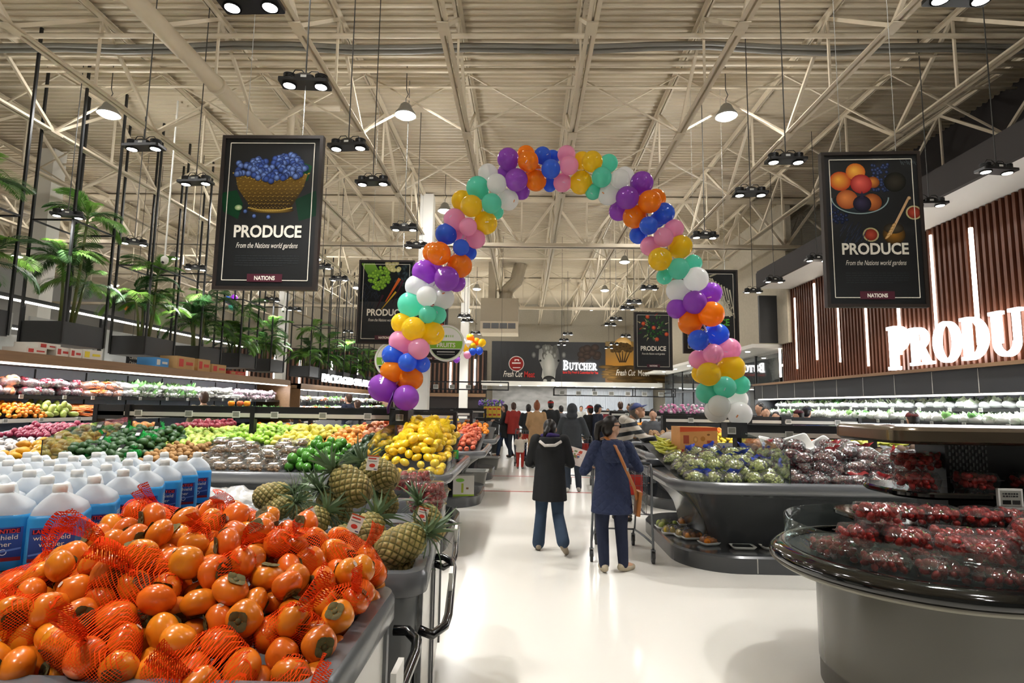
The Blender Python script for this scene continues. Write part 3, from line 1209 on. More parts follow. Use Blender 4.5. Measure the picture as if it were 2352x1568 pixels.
# round red badge
I.disc(*cp(1186, 835), .46, .46, 'd8d4cc', n=28).disc(*cp(1186, 835), .42, .42, '8a2420', n=28)
I.line(cp(1176, 833.5), cp(1196, 833.5), .08, 'e0d8d0').line(cp(1178, 844), cp(1195, 844), .05, 'e0d8d0')
I.poly([cp(1182, 829), cp(1182, 825), cp(1192, 825), cp(1192, 829), cp(1190, 829), cp(1190, 827), cp(1184, 827), cp(1184, 829)], 'f0e8e0')
# savanna print
I.poly([cp(1391, 784), cp(1455, 784), cp(1455, 840), cp(1391, 840)], ['7a6a48', '8a7040', 'c08a34', 'a8742c'])
I.disc(*cp(1431, 790), .5, .4, 'ffe0a0', 'c89850')
for k in range(120):
    a, r = R.uniform(0, PI), R.uniform(.3, 1)
    I.disc(*cp(1430 + 24 * r * math.cos(a), 806 - 17 * r * math.sin(a)), .14, .1, '3a2c18', '5a4422')
for k in range(5):
    I.line(cp(1424 + 3 * k, 832), cp(1412 + 9 * k, 806), .09, '3a2a18', None, .04)
for k in range(70):
    I.disc(*cp(R.uniform(1391, 1530), R.uniform(842, 878)), .5, .1, R.choice(['5a4422', '3a2c14', '7a5c2c']), '4a381c')
obj('printed_picture', I.mesh(), bt, (0, -0.003, 0))
for s, px, py, sz, mm, sh, wd in (('Fresh Cut', 1177, 865, .5, M_ink_w, .35, 1.15), ('Meat', 1216, 866, .5, M_ink_r, 0, .62), ('Same Day Fresh & Customized for You', 1333, 858, .22, M_ink_r, 0, 2.1),
                                  ('Fresh Cut', 1436, 862, .5, M_ink_w, .35, 1.15), ('Meat', 1478, 863, .5, M_ink_w, 0, .66)):
    q = cp(px, py)
    obj('lettering', text_mesh(s, sz, mm, shear=sh, offset=.006, width=wd), bt, (q[0], -0.02, q[1]))
q = cp(1293.5, 849)
q2 = cp(1372, 849)
x = 0
sg = []
adv_t = 0
for k, ch in enumerate('BUTCHER'):
    hh = .56 if k == 0 else .42
    g, adv = serif_glyph(ch, hh)
    sg.append((g, adv_t))
    adv_t += adv + .02
kx = (q2[0] - q[0]) / adv_t
for g, a in sg:
    o = g.build('lit_letter', M_letter, bt, loc=(q[0] + a * kx, -0.08, q[1]))
    o.scale = (kx, 1, 1)
g = G()
g.b2((x0 - 0.5, -1.2, zB - 0.25), (x1, 0.3, zB - 0.02))
cnp = g.build('canopy', M_white, bt)
for k in range(9):
    obj('downlight', dl, cnp, (x0 + 0.6 + k * 1.1, -0.7, zB - 0.265))
d = bpy.data.lights.new('canopy_fill', 'AREA')  # added fill light, brightens the far counter where the downlights cast none
d.shape = 'RECTANGLE'
d.size = 9.0
d.size_y = 0.3
d.energy = 220
obj('canopy_fill', d, bt, ((x0 + x1) / 2, -0.6, zB - 0.3))
g = G()
g.b2((x0, 1.4, 0), (2.6, 1.5, zB))
g.build('stone_backsplash', mat('stone_panel', '8d8a84', 0.35, var=0.8, scale=1.6, c2='5c5954', stretch=(1, 1, 2.5)), bt)
g = G()
k = 0
xx = 2.6
while xx < x1:
    g.b2((xx, 1.4, 0), (xx + 0.05, 1.5, zB))
    g.b2((xx + 0.05, 1.44, 0), (xx + 0.1, 1.5, zB))
    xx += 0.1
g.build('ribbed_backsplash', mat('ribbed_steel', 'aeb2b6', 0.35, metal=0.3), bt)
g = G()
g.b2((x0, 0.2, 0), (x1, 1.2, 1.3))
g.build('counter_body', mat('counter_steel', 'b8bcc0', 0.3, metal=0.4), bt)
# air handler hanging from the roof
a, b = atY(1105, 685, 25), atY(1190, 765, 25)
ac = thing('air_handler', 'big beige air unit hanging below the far roof', 'air unit', ((a.x + b.x) / 2, 25, b.z))
hw, hh = (b.x - a.x) / 2, a.z - b.z
g = G()
g.b2((-hw, -0.1, 0.5), (hw, 1.3, hh))
g.build('housing', mat('unit_beige', 'a89c86', 0.6, var=0.05), ac)
g = G()
g.b2((-hw, -0.16, 0.0), (hw, -0.05, 0.5))
g.b2((-hw, -0.1, 0.0), (hw, 1.3, 0.08))
lp = g.build('louvre_box', M_paint, ac)
for k in range(4):
    g = G()
    w4 = (2 * hw - 0.2) / 4
    g.b2((-hw + 0.1 + k * w4 + 0.02, -0.19, 0.18), (-hw + 0.1 + (k + 1) * w4 - 0.02, -0.165, 0.42))
    g.build('grille', mat('grille_dark', '5f6a6e', 0.5, var=0.6, scale=30, c2='6a4a40'), lp)
g = G()
g.b2((-hw + 0.3, 0.2, hh), (-0.2, 1.2, 8.06 - b.z))
g.tube([(0.2, 0.6, hh - 0.1), (0.3, 0.6, hh + 0.5), (0.7, 0.6, hh + 0.9), (0.9, 0.6, 8.06 - b.z)], 0.3, 14)
g.build('duct', MATS['unit_beige'], ac)

# ================================================================ balloon arch
BAL = """877,890,29,p,0 933,913,27,p,-1 892,905,18,p,1 910,884,16,p,1 899,853,24,o,0 945,869,25,o,0 923,874,18,o,1 901,815,22,b,0 936,832,20,b,-1 969,836,18,b,0
919,784,24,k,0 962,801,23,k,-1 930,802,20,k,1 922,742,22,y,0 950,755,26,y,-1 994,765,25,y,0 942,699,27,t,0 982,722,19,t,-1 1004,723,20,t,0 957,658,25,w,0 980,680,22,w,-1 1018,685,24,w,0 997,665,20,w,1
975,625,27,p,0 1026,640,27,p,-1 1048,649,20,p,1 1004,629,20,p,1 1008,582,26,o,-1 995,580,23,o,1 1057,610,26,o,0 1024,537,23,b,0 1059,568,18,b,-1 1078,581,16,b,1 1044,504,24,k,0 1075,521,20,k,-1 1093,549,21,k,0 1055,535,18,k,1
1061,461,23,y,1 1083,473,24,y,-1 1116,512,25,y,0 1097,431,25,t,0 1129,467,22,t,-1 1139,486,17,t,1 1121,399,22,w,1 1141,422,22,w,-1 1167,459,23,w,0 1167,365,24,p,0 1186,413,25,p,-1 1198,440,18,p,1 1162,394,18,p,1
1208,355,20,o,1 1213,370,23,o,-1 1231,415,23,o,0 1224,395,20,o,1 1246,357,19,b,0 1265,388,21,b,-1 1269,361,16,b,1 1263,425,15,b,1 1301,355,20,k,0 1307,380,21,k,-1 1292,420,20,k,0
1360,371,23,y,-1 1337,369,20,y,1 1334,420,25,y,0 1398,375,20,t,1 1382,407,22,t,-1 1362,441,17,t,0 1434,406,22,w,1 1424,411,21,w,-1 1397,447,23,w,0 1474,420,25,p,0 1441,454,25,p,-1 1421,485,21,p,1
1492,463,25,o,-1 1506,457,22,o,1 1457,498,25,o,0 1525,490,23,b,0 1490,518,20,b,-1 1466,540,19,b,1 1510,505,17,b,1 1548,526,21,k,0 1524,545,21,k,-1 1493,565,21,k,0 1563,566,25,y,0 1516,595,25,y,-1
1592,605,19,t,0 1559,617,23,t,-1 1526,635,17,t,0 1599,641,26,w,-1 1556,667,24,w,0 1633,673,23,p,0 1596,694,25,p,-1 1554,709,21,p,0 1610,682,18,p,1 1634,721,27,o,-1 1585,741,25,o,0 1649,768,23,b,0 1604,781,22,b,-1 1640,764,20,b,1
1675,802,24,k,0 1638,812,21,k,-1 1604,825,20,k,0 1650,800,20,k,1 1680,845,28,y,0 1628,859,25,y,-1 1612,857,21,y,1 1650,848,22,y,1 1700,883,20,t,0 1665,889,23,t,-1 1624,901,23,t,0 1645,885,18,t,1 1693,916,22,w,1 1652,932,23,w,-1 1646,943,25,w,0 1699,950,25,w,-1"""
BCOL = {'p': ('purple', 'b468d6'), 'o': ('orange', 'ffa62a'), 'b': ('blue', '4f86ee'), 'k': ('pink', 'fbbcda'), 'y': ('yellow', 'fbdc3c'), 't': ('teal', '84e8d2'), 'w': ('white', 'fafaf8')}


def balloon_mat(nm, c):
    m = bpy.data.materials.new(nm + '_latex')
    m.use_nodes = True
    nt = m.node_tree
    b = nt.nodes['Principled BSDF']
    b.inputs['Base Color'].default_value = (*lin(c), 1)
    b.inputs['Roughness'].default_value = 0.16
    b.inputs['Coat Weight'].default_value = 0.4
    b.inputs['Coat Roughness'].default_value = 0.03
    tr = nt.nodes.new('ShaderNodeBsdfTranslucent')
    tr.inputs[0].default_value = (*lin(c), 1)
    mx = nt.nodes.new('ShaderNodeMixShader')
    mx.inputs[0].default_value = 0.62
    nt.links.new(b.outputs[0], mx.inputs[1])
    nt.links.new(tr.outputs[0], mx.inputs[2])
    nt.links.new(mx.outputs[0], nt.nodes['Material Output'].inputs[0])
    return m


def bal_fn(p):
    t = p.z
    if t < 0:
        k = 1 - 0.16 * t * t
        return (p.x * k, p.y * k, t * 1.12)
    return (p.x, p.y, p.z)


bme = {}
for k, (nm, c) in BCOL.items():
    mm = balloon_mat(nm, c)
    bme[k] = (G().ball((0, 0, 0), 1, 24, 16, fn=bal_fn).mesh('balloon', mm, True),
              G().lathe([(0.01, -1.05), (0.05, -1.14), (0.03, -1.18), (0.1, -1.26), (0.0, -1.26)], 10).mesh('knot', mm, True), nm)
arch = thing('balloon_arch', 'tall arch of purple, orange, blue, pink, yellow, teal and white balloons', 'balloon arch', (0, 7.6, 0))
M_logo = mat('balloon_print', 'e8e0f0', 0.5)
M_logo_o = mat('balloon_print_orange', 'e08a4a', 0.5)


def patch_mesh(nm, m, a0, a1, b0, b1, n=6):
    rows = []
    for i in range(n + 1):
        a = a0 + (a1 - a0) * i / n
        rows.append([(1.006 * math.cos(b0 + (b1 - b0) * j / 3) * math.cos(a), 1.006 * math.cos(b0 + (b1 - b0) * j / 3) * math.sin(a), 1.006 * math.sin(b0 + (b1 - b0) * j / 3)) for j in range(4)])
    return G().sheet(rows).mesh(nm, m, True)


pm1 = patch_mesh('printed_mark', M_logo, 0, 0.9, 0.0, 0.14)
pm2 = patch_mesh('printed_mark', M_logo_o, 0, 0.26, 0.0, 0.1)
pm3 = patch_mesh('printed_mark', M_logo, 0, 0.3, 0.0, 0.06)
ctrl = []
bl = [tuple(s.split(',')) for s in BAL.split()]
for i, (px, py, r, c, ly) in enumerate(bl):
    px, py, r, ly = float(px), float(py), float(r), int(ly)
    yy = 7.6 + 0.17 * ly
    p = atY(px, py, yy)
    R = r * yy / F * 1.09
    near = [s for s in bl[max(0, i - 5):i + 6] if s[3] == c]
    cxm = sum(float(s[0]) for s in near) / len(near)
    cym = sum(float(s[1]) for s in near) / len(near)
    q = atY(cxm, cym, 7.62)
    dv = p - q
    if dv.length < 0.05:
        dv = Vector((0, -1, 0.4))
    qt = dv.to_track_quat('Z', 'Y')
    o = obj('balloon', bme[c][0], arch, p - Vector((0, 7.6, 0)), None, R)
    o.rotation_mode = 'QUATERNION'
    o.rotation_quaternion = qt
    obj('knot', bme[c][1], o)
    if i % 3 == 0 and ly < 1:
        view = qt.inverted() @ Vector((-p.x, -p.y, EYE - p.z)).normalized()
        kn = obj('printed_mark', pm1 if c == 'p' else (pm2 if c == 'w' else pm3), o)
        kn.rotation_mode = 'QUATERNION'
        kn.rotation_quaternion = Vector((1, 0, 0)).rotation_difference((view + Vector((rnd(-.5, .5), rnd(-.5, .5), rnd(-.5, .5)))).normalized())
# arch line (a thin tube through the clusters) and the purple tail
path = [atY(x, y, 7.65) - Vector((0, 7.6, 0)) for x, y in ((905, 935), (905, 890), (922, 860), (935, 830), (942, 795), (955, 755), (975, 715), (985, 672), (1010, 635), (1035, 595), (1055, 560), (1072, 525), (1090, 485), (1118, 455), (1145, 430), (1180, 405), (1222, 390), (1262, 388), (1300, 388), (1345, 395), (1380, 410), (1415, 428), (1445, 452), (1482, 480), (1495, 518), (1522, 548), (1540, 580), (1560, 618), (1578, 655), (1594, 692), (1610, 730), (1628, 775), (1640, 812), (1652, 852), (1662, 890), (1672, 935), (1680, 985))]
G().tube(path, 0.012, 6).build('arch_line', mat('arch_cord', 'd8d8d8', 0.5), arch, True)
g = G()
a, b = path[1], path[1] + Vector((-0.03, 0, -0.32))
g.tube([a, a + Vector((0.03, -0.16, -0.1)), b + Vector((0.0, -0.16, 0.05)), b + Vector((0, -0.14, -0.02))], [0.02, 0.045, 0.05, 0.035], 8, flat=0.3)
g.build('purple_tail', mat('purple_ribbon', '4a1470', 0.4), arch, True)
# small balloon bunches farther away
for bi, (px, py, yy, cs, lab) in enumerate(((1085, 795, 22, 'ywboybokyw', 'small balloon bunch hanging near the far column'), (1049, 825, 24, 'pt', 'tiny purple and teal balloon pair beside the round fruit sign'),
                                           (530, 693, 26, 'pbtp', 'blue and purple balloon bunch seen through the palms'), (295, 705, 24, 'op', 'orange and purple balloons seen through the first palms'))):
    p = atY(px, py, yy)
    t = thing('balloon_bunch', lab, 'balloons', tuple(p))
    for k, c in enumerate(cs):
        a = 2.4 * k
        rr = 0.09 * math.sqrt(k) * 1.6
        o = obj('balloon', bme[c][0], t, (rr * math.cos(a), rnd(-.1, .1), rr * math.sin(a)), None, 0.15)
    g = G()
    g.cyl((0, 0, 0), (0, 0, 8.06 - p.z), 0.004, n=5)
    g.build('string', M_wire, t)

# ================================================================ palm planters on the left
M_frond = leafy('palm_green', '66913f', 0.4, 0.4, 0.012, 0.3)
M_frond2 = leafy('palm_dark', '3f6636', 0.4, 0.3, 0.012, 0.3)
M_trunk = mat('palm_stem', '5a7038', 0.6, var=0.6, scale=10, c2='6a4a24')


def frond(seed, L, m):
    R = random.Random(seed)
    g = G()
    pts = []
    n = 20
    for i in range(n + 1):
        t = i / n
        pts.append(Vector((L * t * (1 - 0.18 * t * t), 0, L * (0.34 * t - 0.62 * t * t))))
    g.tube(pts, [0.011 * (1 - 0.8 * i / n) for i in range(n + 1)], 4)
    for i in range(3, n + 1):
        t = i / n
        l = 0.36 * L * math.sin(PI * (0.12 + 0.84 * t)) ** 0.7
        tg = (pts[i] - pts[i - 1]).normalized()
        for s in (-1, 1):
            for h in (0, 0.33, 0.66):
                b = pts[i - 1].lerp(pts[i], h)
                d = (Vector((0, s, 0)) * 0.85 + tg * 0.75 + Vector((0, 0, R.uniform(-.1, .15)))).normalized()
                sd = d.cross(Vector((0, 0, 1))).normalized() * 0.0085
                mid = b + d * l * 0.5 + Vector((0, 0, 0.02 * l))
                tip = b + d * l - Vector((0, 0, 0.28 * l))
                g.add([b - sd * 0.4, b + sd * 0.4, mid + sd, tip, mid - sd], [(0, 1, 2, 4), (4, 2, 3)])
    return g.mesh('frond', m)


FR = [frond(k, 1.0, M_frond if k % 2 else M_frond2) for k in range(4)]


def palm(loc, label, seed, n_st=4, H=2.0):
    R = random.Random(seed)
    t = thing('palm', label, 'plant', loc, group='palms in hanging planters')
    for k in range(n_st):
        a = 2 * PI * k / n_st + R.uniform(-.4, .4)
        h = H * (1.0 if k == 0 else R.uniform(.3, .75))
        bx_, by_ = 0.1 * math.cos(a), 0.12 * math.sin(a)
        tx, ty = bx_ + R.uniform(.02, .22) * math.cos(a), by_ + R.uniform(.02, .3) * math.sin(a)
        top = Vector((tx, ty, h))
        G().tube([(bx_, by_, -0.12), ((bx_ + tx) / 2 + .02, (by_ + ty) / 2, h * .5), top], [.035, .026, .02], 7).build('stem', M_trunk, t, True)
        nf = R.randint(9, 12)
        for j in range(nf):
            fa = 2 * PI * j / nf * 1.0 + R.uniform(-.3, .3) + k
            zz = h - 0.22 * R.random()
            o = obj('frond', R.choice(FR), t, (tx, ty, zz), (0, -R.uniform(-.25, .95), fa), R.uniform(.6, 1.0))
    return t


PLY = [8.05, 10.2, 12.5, 14.63, 16.72, 18.81, 22.3, 24.4, 26.5, 28.6, 30.7]
for k, y in enumerate(PLY):
    lab = 'black hanging planter box on four tall posts, ' + ('at the left edge' if k == 0 else ['', 'largest, below the big palm', 'second beyond the big palm', 'third beyond the big palm', 'fourth beyond the big palm', 'fifth beyond the big palm', 'first after the gap', 'second after the gap', 'third after the gap', 'fourth after the gap', 'last of the row'][k])
    t = thing('hanging_planter', lab, 'planter', (-8.9, y, 2.66), group='hanging palm planters')
    X, YL, HH = 0.4, 1.05, 0.4
    g = G()
    g.b2((-X, 0, 0), (X, 0.03, HH)).b2((-X, YL - 0.03, 0), (X, YL, HH)).b2((-X, 0.03, 0), (-X + 0.03, YL - 0.03, HH)).b2((X - 0.03, 0.03, 0), (X, YL - 0.03, HH)).b2((-X, 0, -0.02), (X, YL, 0))
    g.build('box', M_char, t)
    g = G()
    g.b2((-X + 0.03, 0.03, HH - 0.08), (X - 0.03, YL - 0.03, HH - 0.06))
    g.build('soil', mat('soil', '2a2018', 0.9, var=0.5, scale=30), t)
    pm = G().b2((-0.02, -0.02, 0), (0.02, 0.02, 8.06 - 2.66)).mesh('post', M_black)
    for sx in (-X, X):
        for sy in (0.0, YL):
            obj('post', pm, t, (sx, sy, 0))
    for zz in ((2.3,) if k % 2 else (2.0,)):
        g = G()
        for sy in (0.0, YL):
            g.b2((-X, sy - 0.015, zz), (X, sy + 0.015, zz + 0.03))
        for sx in (-X, X):
            g.b2((sx - 0.015, 0, zz), (sx + 0.015, YL, zz + 0.03))
        g.build('tie_frame', M_black, t)
    palm((-8.9, y + YL / 2, 3.0), 'leafy palm growing in the ' + ('planter at the left edge' if k == 0 else 'planter that is %s in the row of planters' % ORD[k]), 11 + k, 4, [2.2, 2.3, 1.7, 1.5, 1.5, 1.2, 1.6, 1.4, 1.3, 1.2, 1.2][k])

# ================================================================ shop fixtures
M_tagw = mat('price_tag_white', 'd9d9d4', 0.5)
M_tagk = mat('price_tag_screen', '8f9088', 0.4, var=0.3, scale=60, c2='5a5a55')
M_strip = mat('price_strip', 'c9c6bd', 0.35)
M_bump = mat('grey_bumper', '686a6d', 0.25, var=0.06, scale=3, coat=0.3)
M_liner = mat('black_liner', '17181a', 0.6)
M_acry = clear('clear_acrylic', 'f4fbfa', 0.14, 0.04, 0.04)

tag_body = G().box((0, 0, 0), (0.1, 0.012, 0.085)).mesh('price_tag', M_tagw)
tag_scr = G().box((0, -0.0065, 0.004), (0.084, 0.002, 0.062)).mesh('screen', M_tagk)
I = Ink()
R = random.Random(1)
for r in range(2):
    x = -0.034
    while x < 0.03:
        l = R.uniform(.004, .012)
        I.line((x, .022 - .01 * r), (x + l, .022 - .01 * r), .006, '2a2a2a')
        x += l + .003
I.poly([(-.036, -.02), (-.002, -.02), (-.002, -.004), (-.036, -.004)], '101010')
I.poly([(.004, -.02), (.036, -.02), (.036, -.004), (.004, -.004)], '303030')
tag_ink = I.mesh('tag_print')


def price_tag(parent, loc, rz=0.0, s=1.0):
    o = obj('price_tag', tag_body, parent, loc, (0, 0, rz), s)
    q = obj('screen', tag_scr, o)
    return o


def bend(prof, x0, x1, y0, y1, r, n=8):
    """Rings of a rounded rectangle inset by each (inset, z) of the profile."""
    return [rrect(x0 + i, x1 - i, y0 + i, y1 - i, max(0.03, r - i), z, n) for i, z in prof]


def gondola(name, label, x0, x1, y0, y1, r=0.35, h=0.9, rail=None, dark=False, tags=(), bedf=None, plinth_r=0.7, group='produce islands', posts=(), seams=()):
    t = thing(name, label, 'display', (0, 0, 0), group=group)
    g = G()
    g.loft(bend([(0.1, 0), (0.1, 0.15), (0.12, 0.17)], x0, x1, y0, y1, plinth_r, 12))
    g.build('plinth', M_greyd, t, 'auto')
    g = G()
    prof = [(0.52, 0.17), (0.5, 0.3), (0.46, 0.42), (0.38, 0.54), (0.26, 0.66), (0.12, 0.76), (0.06, 0.8)]
    g.loft(bend(prof, x0, x1, y0, y1, r + 0.25, 12))
    g.build('pedestal', M_greyd if not dark else M_char, t, 'auto')
    for sx in seams:
        g = G()
        g.b2((sx, y0 + 0.096, 0.01), (sx + 0.008, y0 + 0.105, 0.15))
        g.build('panel_joint', M_strip, t)
    g = G()
    g.loft(bend([(0.06, h - 0.12), (0.015, h - 0.1), (0.0, h - 0.07), (0.0, h - 0.02), (0.02, h), (0.07, h + 0.005), (0.085, h - 0.01), (0.09, h - 0.09)], x0, x1, y0, y1, r, 12), cap=False)
    g.build('bumper', M_bump, t, True)
    # tilted produce bed
    g = G()
    n, mm = 26, 14
    rows = []
    for j in range(mm + 1):
        y = y0 + 0.1 + (y1 - y0 - 0.2) * j / mm
        ins = 0.0
        for e in (y - y0, y1 - y):
            if e < r:
                ins = max(ins, r - math.sqrt(max(0, r * r - (r - e) ** 2)))
        rows.append([(x0 + 0.1 + ins + (x1 - x0 - 0.2 - 2 * ins) * i / n, y, bedf(x0 + 0.1 + (x1 - x0 - 0.2) * i / n, y)) for i in range(n + 1)])
    g.sheet(rows)
    g.build('produce_bed', M_liner, t)
    if rail:
        rx0, rx1, ry, z0, z1 = rail
        rl = G()
        rl.b2((rx0, ry - 0.03, z0), (rx1, ry + 0.03, z1))
        rb = rl.build('price_rail', M_black, t)
        g = G()
        g.b2((rx0 + 0.03, ry - 0.05, z0 + 0.02), (rx1 - 0.03, ry - 0.03, z0 + 0.075))
        g.build('price_strip', M_strip, rb)
        for px in posts:
            g = G()
            g.b2((px - 0.03, ry - 0.06, bedf(px, ry) - 0.1), (px + 0.03, ry + 0.03, z1 + 0.005))
            g.build('post', M_black, t)
        for s in (rx0, rx1):
            g = G()
            g.b2((s - 0.02, ry - 0.06, bedf(s, ry) - 0.1), (s + 0.04, ry + 0.1, z1 + 0.005))
            g.build('end_post', M_black, t)
        for tx in tags:
            price_tag(rb, (tx, ry - 0.057, z0 + 0.055))
    return t


def bed1(x, y):
    return 0.86 + 0.17 * (min(y, 8.0) - 6.15) + 0.05 * max(0, min(1, (y - 7.7)))


L1 = gondola('produce_island', 'long grey produce island with mangoes, avocados and pears', -7.4, -0.78, 6.05, 8.75, rail=(-5.85, -1.78, 7.75, 1.41, 1.575),
             bedf=bed1, posts=(-5.4, -3.68), tags=[atY(x, 950, 7.7).x for x in (318, 434, 543, 631, 742, 845)], seams=(-3.1,))
g = G()
g.b2((-5.85, 7.7, 1.38), (-5.45, 7.95, 1.57))
g.build('end_box', M_char, L1)
g = G()
g.b2((-1.8, 7.62, 1.36), (-1.55, 8.0, 1.56))
eb = g.build('end_box', M_char, L1)
price_tag(eb, (-1.66, 7.61, 1.46))


def bedr(x, y):
    return 0.86 + 0.15 * (min(y, 7.6) - 5.98) + 0.05 * max(0, min(1, y - 7.4))


R1 = gondola('produce_island', 'grey flared produce island with bagged green grapes and cherries', 1.53, 7.0, 5.88, 8.5, r=0.45, rail=(2.72, 6.4, 7.45, 1.27, 1.445),
             bedf=bedr, posts=(4.42,), tags=[atY(x, 988, 7.4).x for x in (1812, 1950)], seams=(2.35, 3.35, 4.05, 5.1))
g = G()
g.b2((2.55, 7.3, 1.28), (2.8, 7.52, 1.47))
eb = g.build('end_box', M_char, R1)
price_tag(eb, (2.6, 7.29, 1.37))


def bedm(y0):
    return lambda x, y: 0.86 + 0.16 * max(0, min(y - y0 - 0.1, 1.4))


ISL = []
for k, (xa, xb, ya, lab, rl) in enumerate(((-6.8, -0.62, 9.15, 'second left island heaped with apples and pomegranates', (-5.6, -1.3)), (-6.8, -0.6, 12.4, 'third left island heaped with oranges', (-5.6, -1.3)),
                                          (-6.8, -0.95, 17.4, 'fourth left island heaped with red fruit', (-5.6, -1.3)), (-6.8, -0.95, 20.6, 'fifth left island near the flowers', (-5.6, -1.3)), (2.0, 6.4, 9.3, 'second right island with onions and bananas', (2.6, 6.2)),
                                          (2.0, 6.4, 12.6, 'third right island with bagged onions', (2.6, 6.2)), (2.0, 6.4, 16.0, 'fourth right island before the butcher counter', (2.6, 6.2)), (2.0, 6.2, 19.4, 'fifth right island before the butcher counter', (2.6, 6.0)))):
    ISL.append((gondola('produce_island', 'grey produce island, ' + lab, xa, xb, ya, ya + 2.3, bedf=bedm(ya), rail=(rl[0], rl[1], ya + 1.55, 1.36, 1.5), dark=xa > 0,
                        posts=(rl[0] + 1.6, rl[1] - 1.4), tags=[rl[0] + 0.5 + 0.9 * q for q in range(int((rl[1] - rl[0]) / 0.9))]), xa, xb, ya))


# ---------------------------------------------------------------- wall cases
def wall_case(label, xf, sgn, y0, y1, canopy, shelves, back_lit):
    """Open chilled case along a side wall; xf is the canopy edge, sgn points away from the aisle."""
    t = thing('chilled_display_case', label, 'fridge', (xf, y0, 0))
    L = y1 - y0
    zt, zb = canopy
    dpt = 1.15
    g = G()
    g.b2((sgn * dpt, 0, 0), (sgn * (dpt + 0.1), L, zb))
    g.build('back_panel', mat('case_back', 'a9b3c4', 0.4, var=0.1), t)
    g = G()
    g.b2((0, 0, zb), (sgn * 0.12, L, zt))
    g.b2((sgn * 0.12, 0, zt - 0.06), (sgn * (dpt + 0.1), L, zt))
    g.b2((sgn * 0.12, 0, zb), (sgn * (dpt + 0.1), L, zb + 0.02))
    g.build('canopy', M_wood if sgn < 0 else M_char, t)
    g = G()
    g.b2((sgn * 0.1, 0.05, zb - 0.03), (sgn * 0.16, L - 0.05, zb - 0.002))
    g.build('case_light', M_led, t)
    for z, dx in shelves:
        g = G()
        g.b2((sgn * dx, 0, z - 0.03), (sgn * dpt, L, z))
        s = g.build('shelf', M_black, t)
        g = G()
        g.b2((sgn * (dx - 0.012), 0, z - 0.05), (sgn * dx, L, z + 0.012))
        g.build('shelf_edge', M_strip if z < 1.5 and sgn < 0 else M_black, s)
        k = 0
        yy = 0.4
        while yy < L - 0.3:
            o = price_tag(s, (sgn * (dx - 0.02), yy, z - 0.015), -sgn * PI / 2 if sgn > 0 else PI / 2, 0.8)
            yy += 0.55 + 0.5 * random.random()
    g = G()
    g.b2((-sgn * 0.3, 0, 0), (sgn * dpt, L, 0.35))
    g.b2((-sgn * 0.32, 0, 0.35), (-sgn * 0.24, L, 0.62))
    g.build('case_base', M_char, t)
    for yy in (0.0, L - 0.06):
        g = G()
        g.add([(sgn * dpt, yy, 0), (-sgn * 0.3, yy, 0), (-sgn * 0.3, yy, 0.62), (0.0, yy, 1.1), (0.0, yy, zt), (sgn * dpt, yy, zt)] + [(sgn * dpt, yy + 0.06, 0), (-sgn * 0.3, yy + 0.06, 0), (-sgn * 0.3, yy + 0.06, 0.62), (0, yy + 0.06, 1.1), (0, yy + 0.06, zt), (sgn * dpt, yy + 0.06, zt)],
              [(0, 1, 2, 3, 4, 5), (11, 10, 9, 8, 7, 6)] + [(i, i + 6, (i + 1) % 6 + 6, (i + 1) % 6) for i in range(6)])
        g.build('side_panel', M_wood if sgn < 0 else M_char, t)
    k = 0
    yy = 1.2
    while yy < L:
        g = G()
        g.b2((sgn * (dpt - 0.02), yy - 0.01, 0.4), (sgn * dpt, yy + 0.01, zb - 0.02))
        g.build('back_joint', M_char, t)
        yy += 1.25
    return t


CASE_L = wall_case('long chilled wall case with a wooden canopy full of bagged vegetables', -8.0, -1, 5.5, 19.4, (2.37, 2.2), ((1.68, 0.35), (1.3, 0.05), (0.95, -0.2)), True)
CASE_L2 = wall_case('far chilled wall case of packaged salads below glowing letters', -8.0, -1, 20.2, 33.5, (2.3, 2.1), ((1.68, 0.35), (1.3, 0.05), (0.95, -0.2)), True)
CASE_R = wall_case('long chilled wall case full of bagged greens below the slatted wall', 7.3, 1, 3.5, 18.4, (2.42, 1.95), ((1.7, 0.5), (1.45, 0.2), (1.1, -0.1)), True)
# tile joints and wood strip on the right canopy
g = G()
g.b2((-0.05, 0, 2.36), (0.75, 14.9, 2.42))
g.build('wood_strip', M_wood, CASE_R)
for k in range(14):
    g = G()
    g.b2((-0.006, 0.6 + 1.05 * k, 1.96), (0.0, 0.61 + 1.05 * k, 2.35))
    g.build('canopy_joint', M_strip, CASE_R)
# long lamps inside the cases
for nm, x, y, L, rot in (('left', -8.35, 12.5, 13.0, 0.5), ('far', -8.35, 26.8, 12.5, 0.5), ('right', 7.75, 11.0, 14.0, -0.5)):
    d = bpy.data.lights.new('case_tube', 'AREA')
    d.shape = 'RECTANGLE'
    d.size = 0.12
    d.size_y = L
    d.energy = 150
    d.color = (0.95, 0.97, 1.0)
    par = {'left': CASE_L, 'far': CASE_L2, 'right': CASE_R}[nm]
    o = obj('case_tube', d, par, (x - par.location.x, y - par.location.y, 2.13 if nm == 'left' else (2.04 if nm == 'far' else 1.9)), (0, -rot, 0))
# lit letters of the packaged salad department
s_ = thing('salad_sign', 'glowing white department letters over the far wall case', 'sign', (-7.6, 22.0, 2.42))
q0, q1 = atX(753, 890, -7.6), atX(852, 890, -7.6)
obj('lettering', text_mesh('PACKAGED SALADS', 0.42, emis('salad_letter', 'ffffff', 4.0), depth=0.03, offset=0.01, width=(q1.y - q0.y) * 1.08), s_, (0, (q0.y + q1.y) / 2 - 22.0 - 0.4, 0), (0, 0, PI / 2))

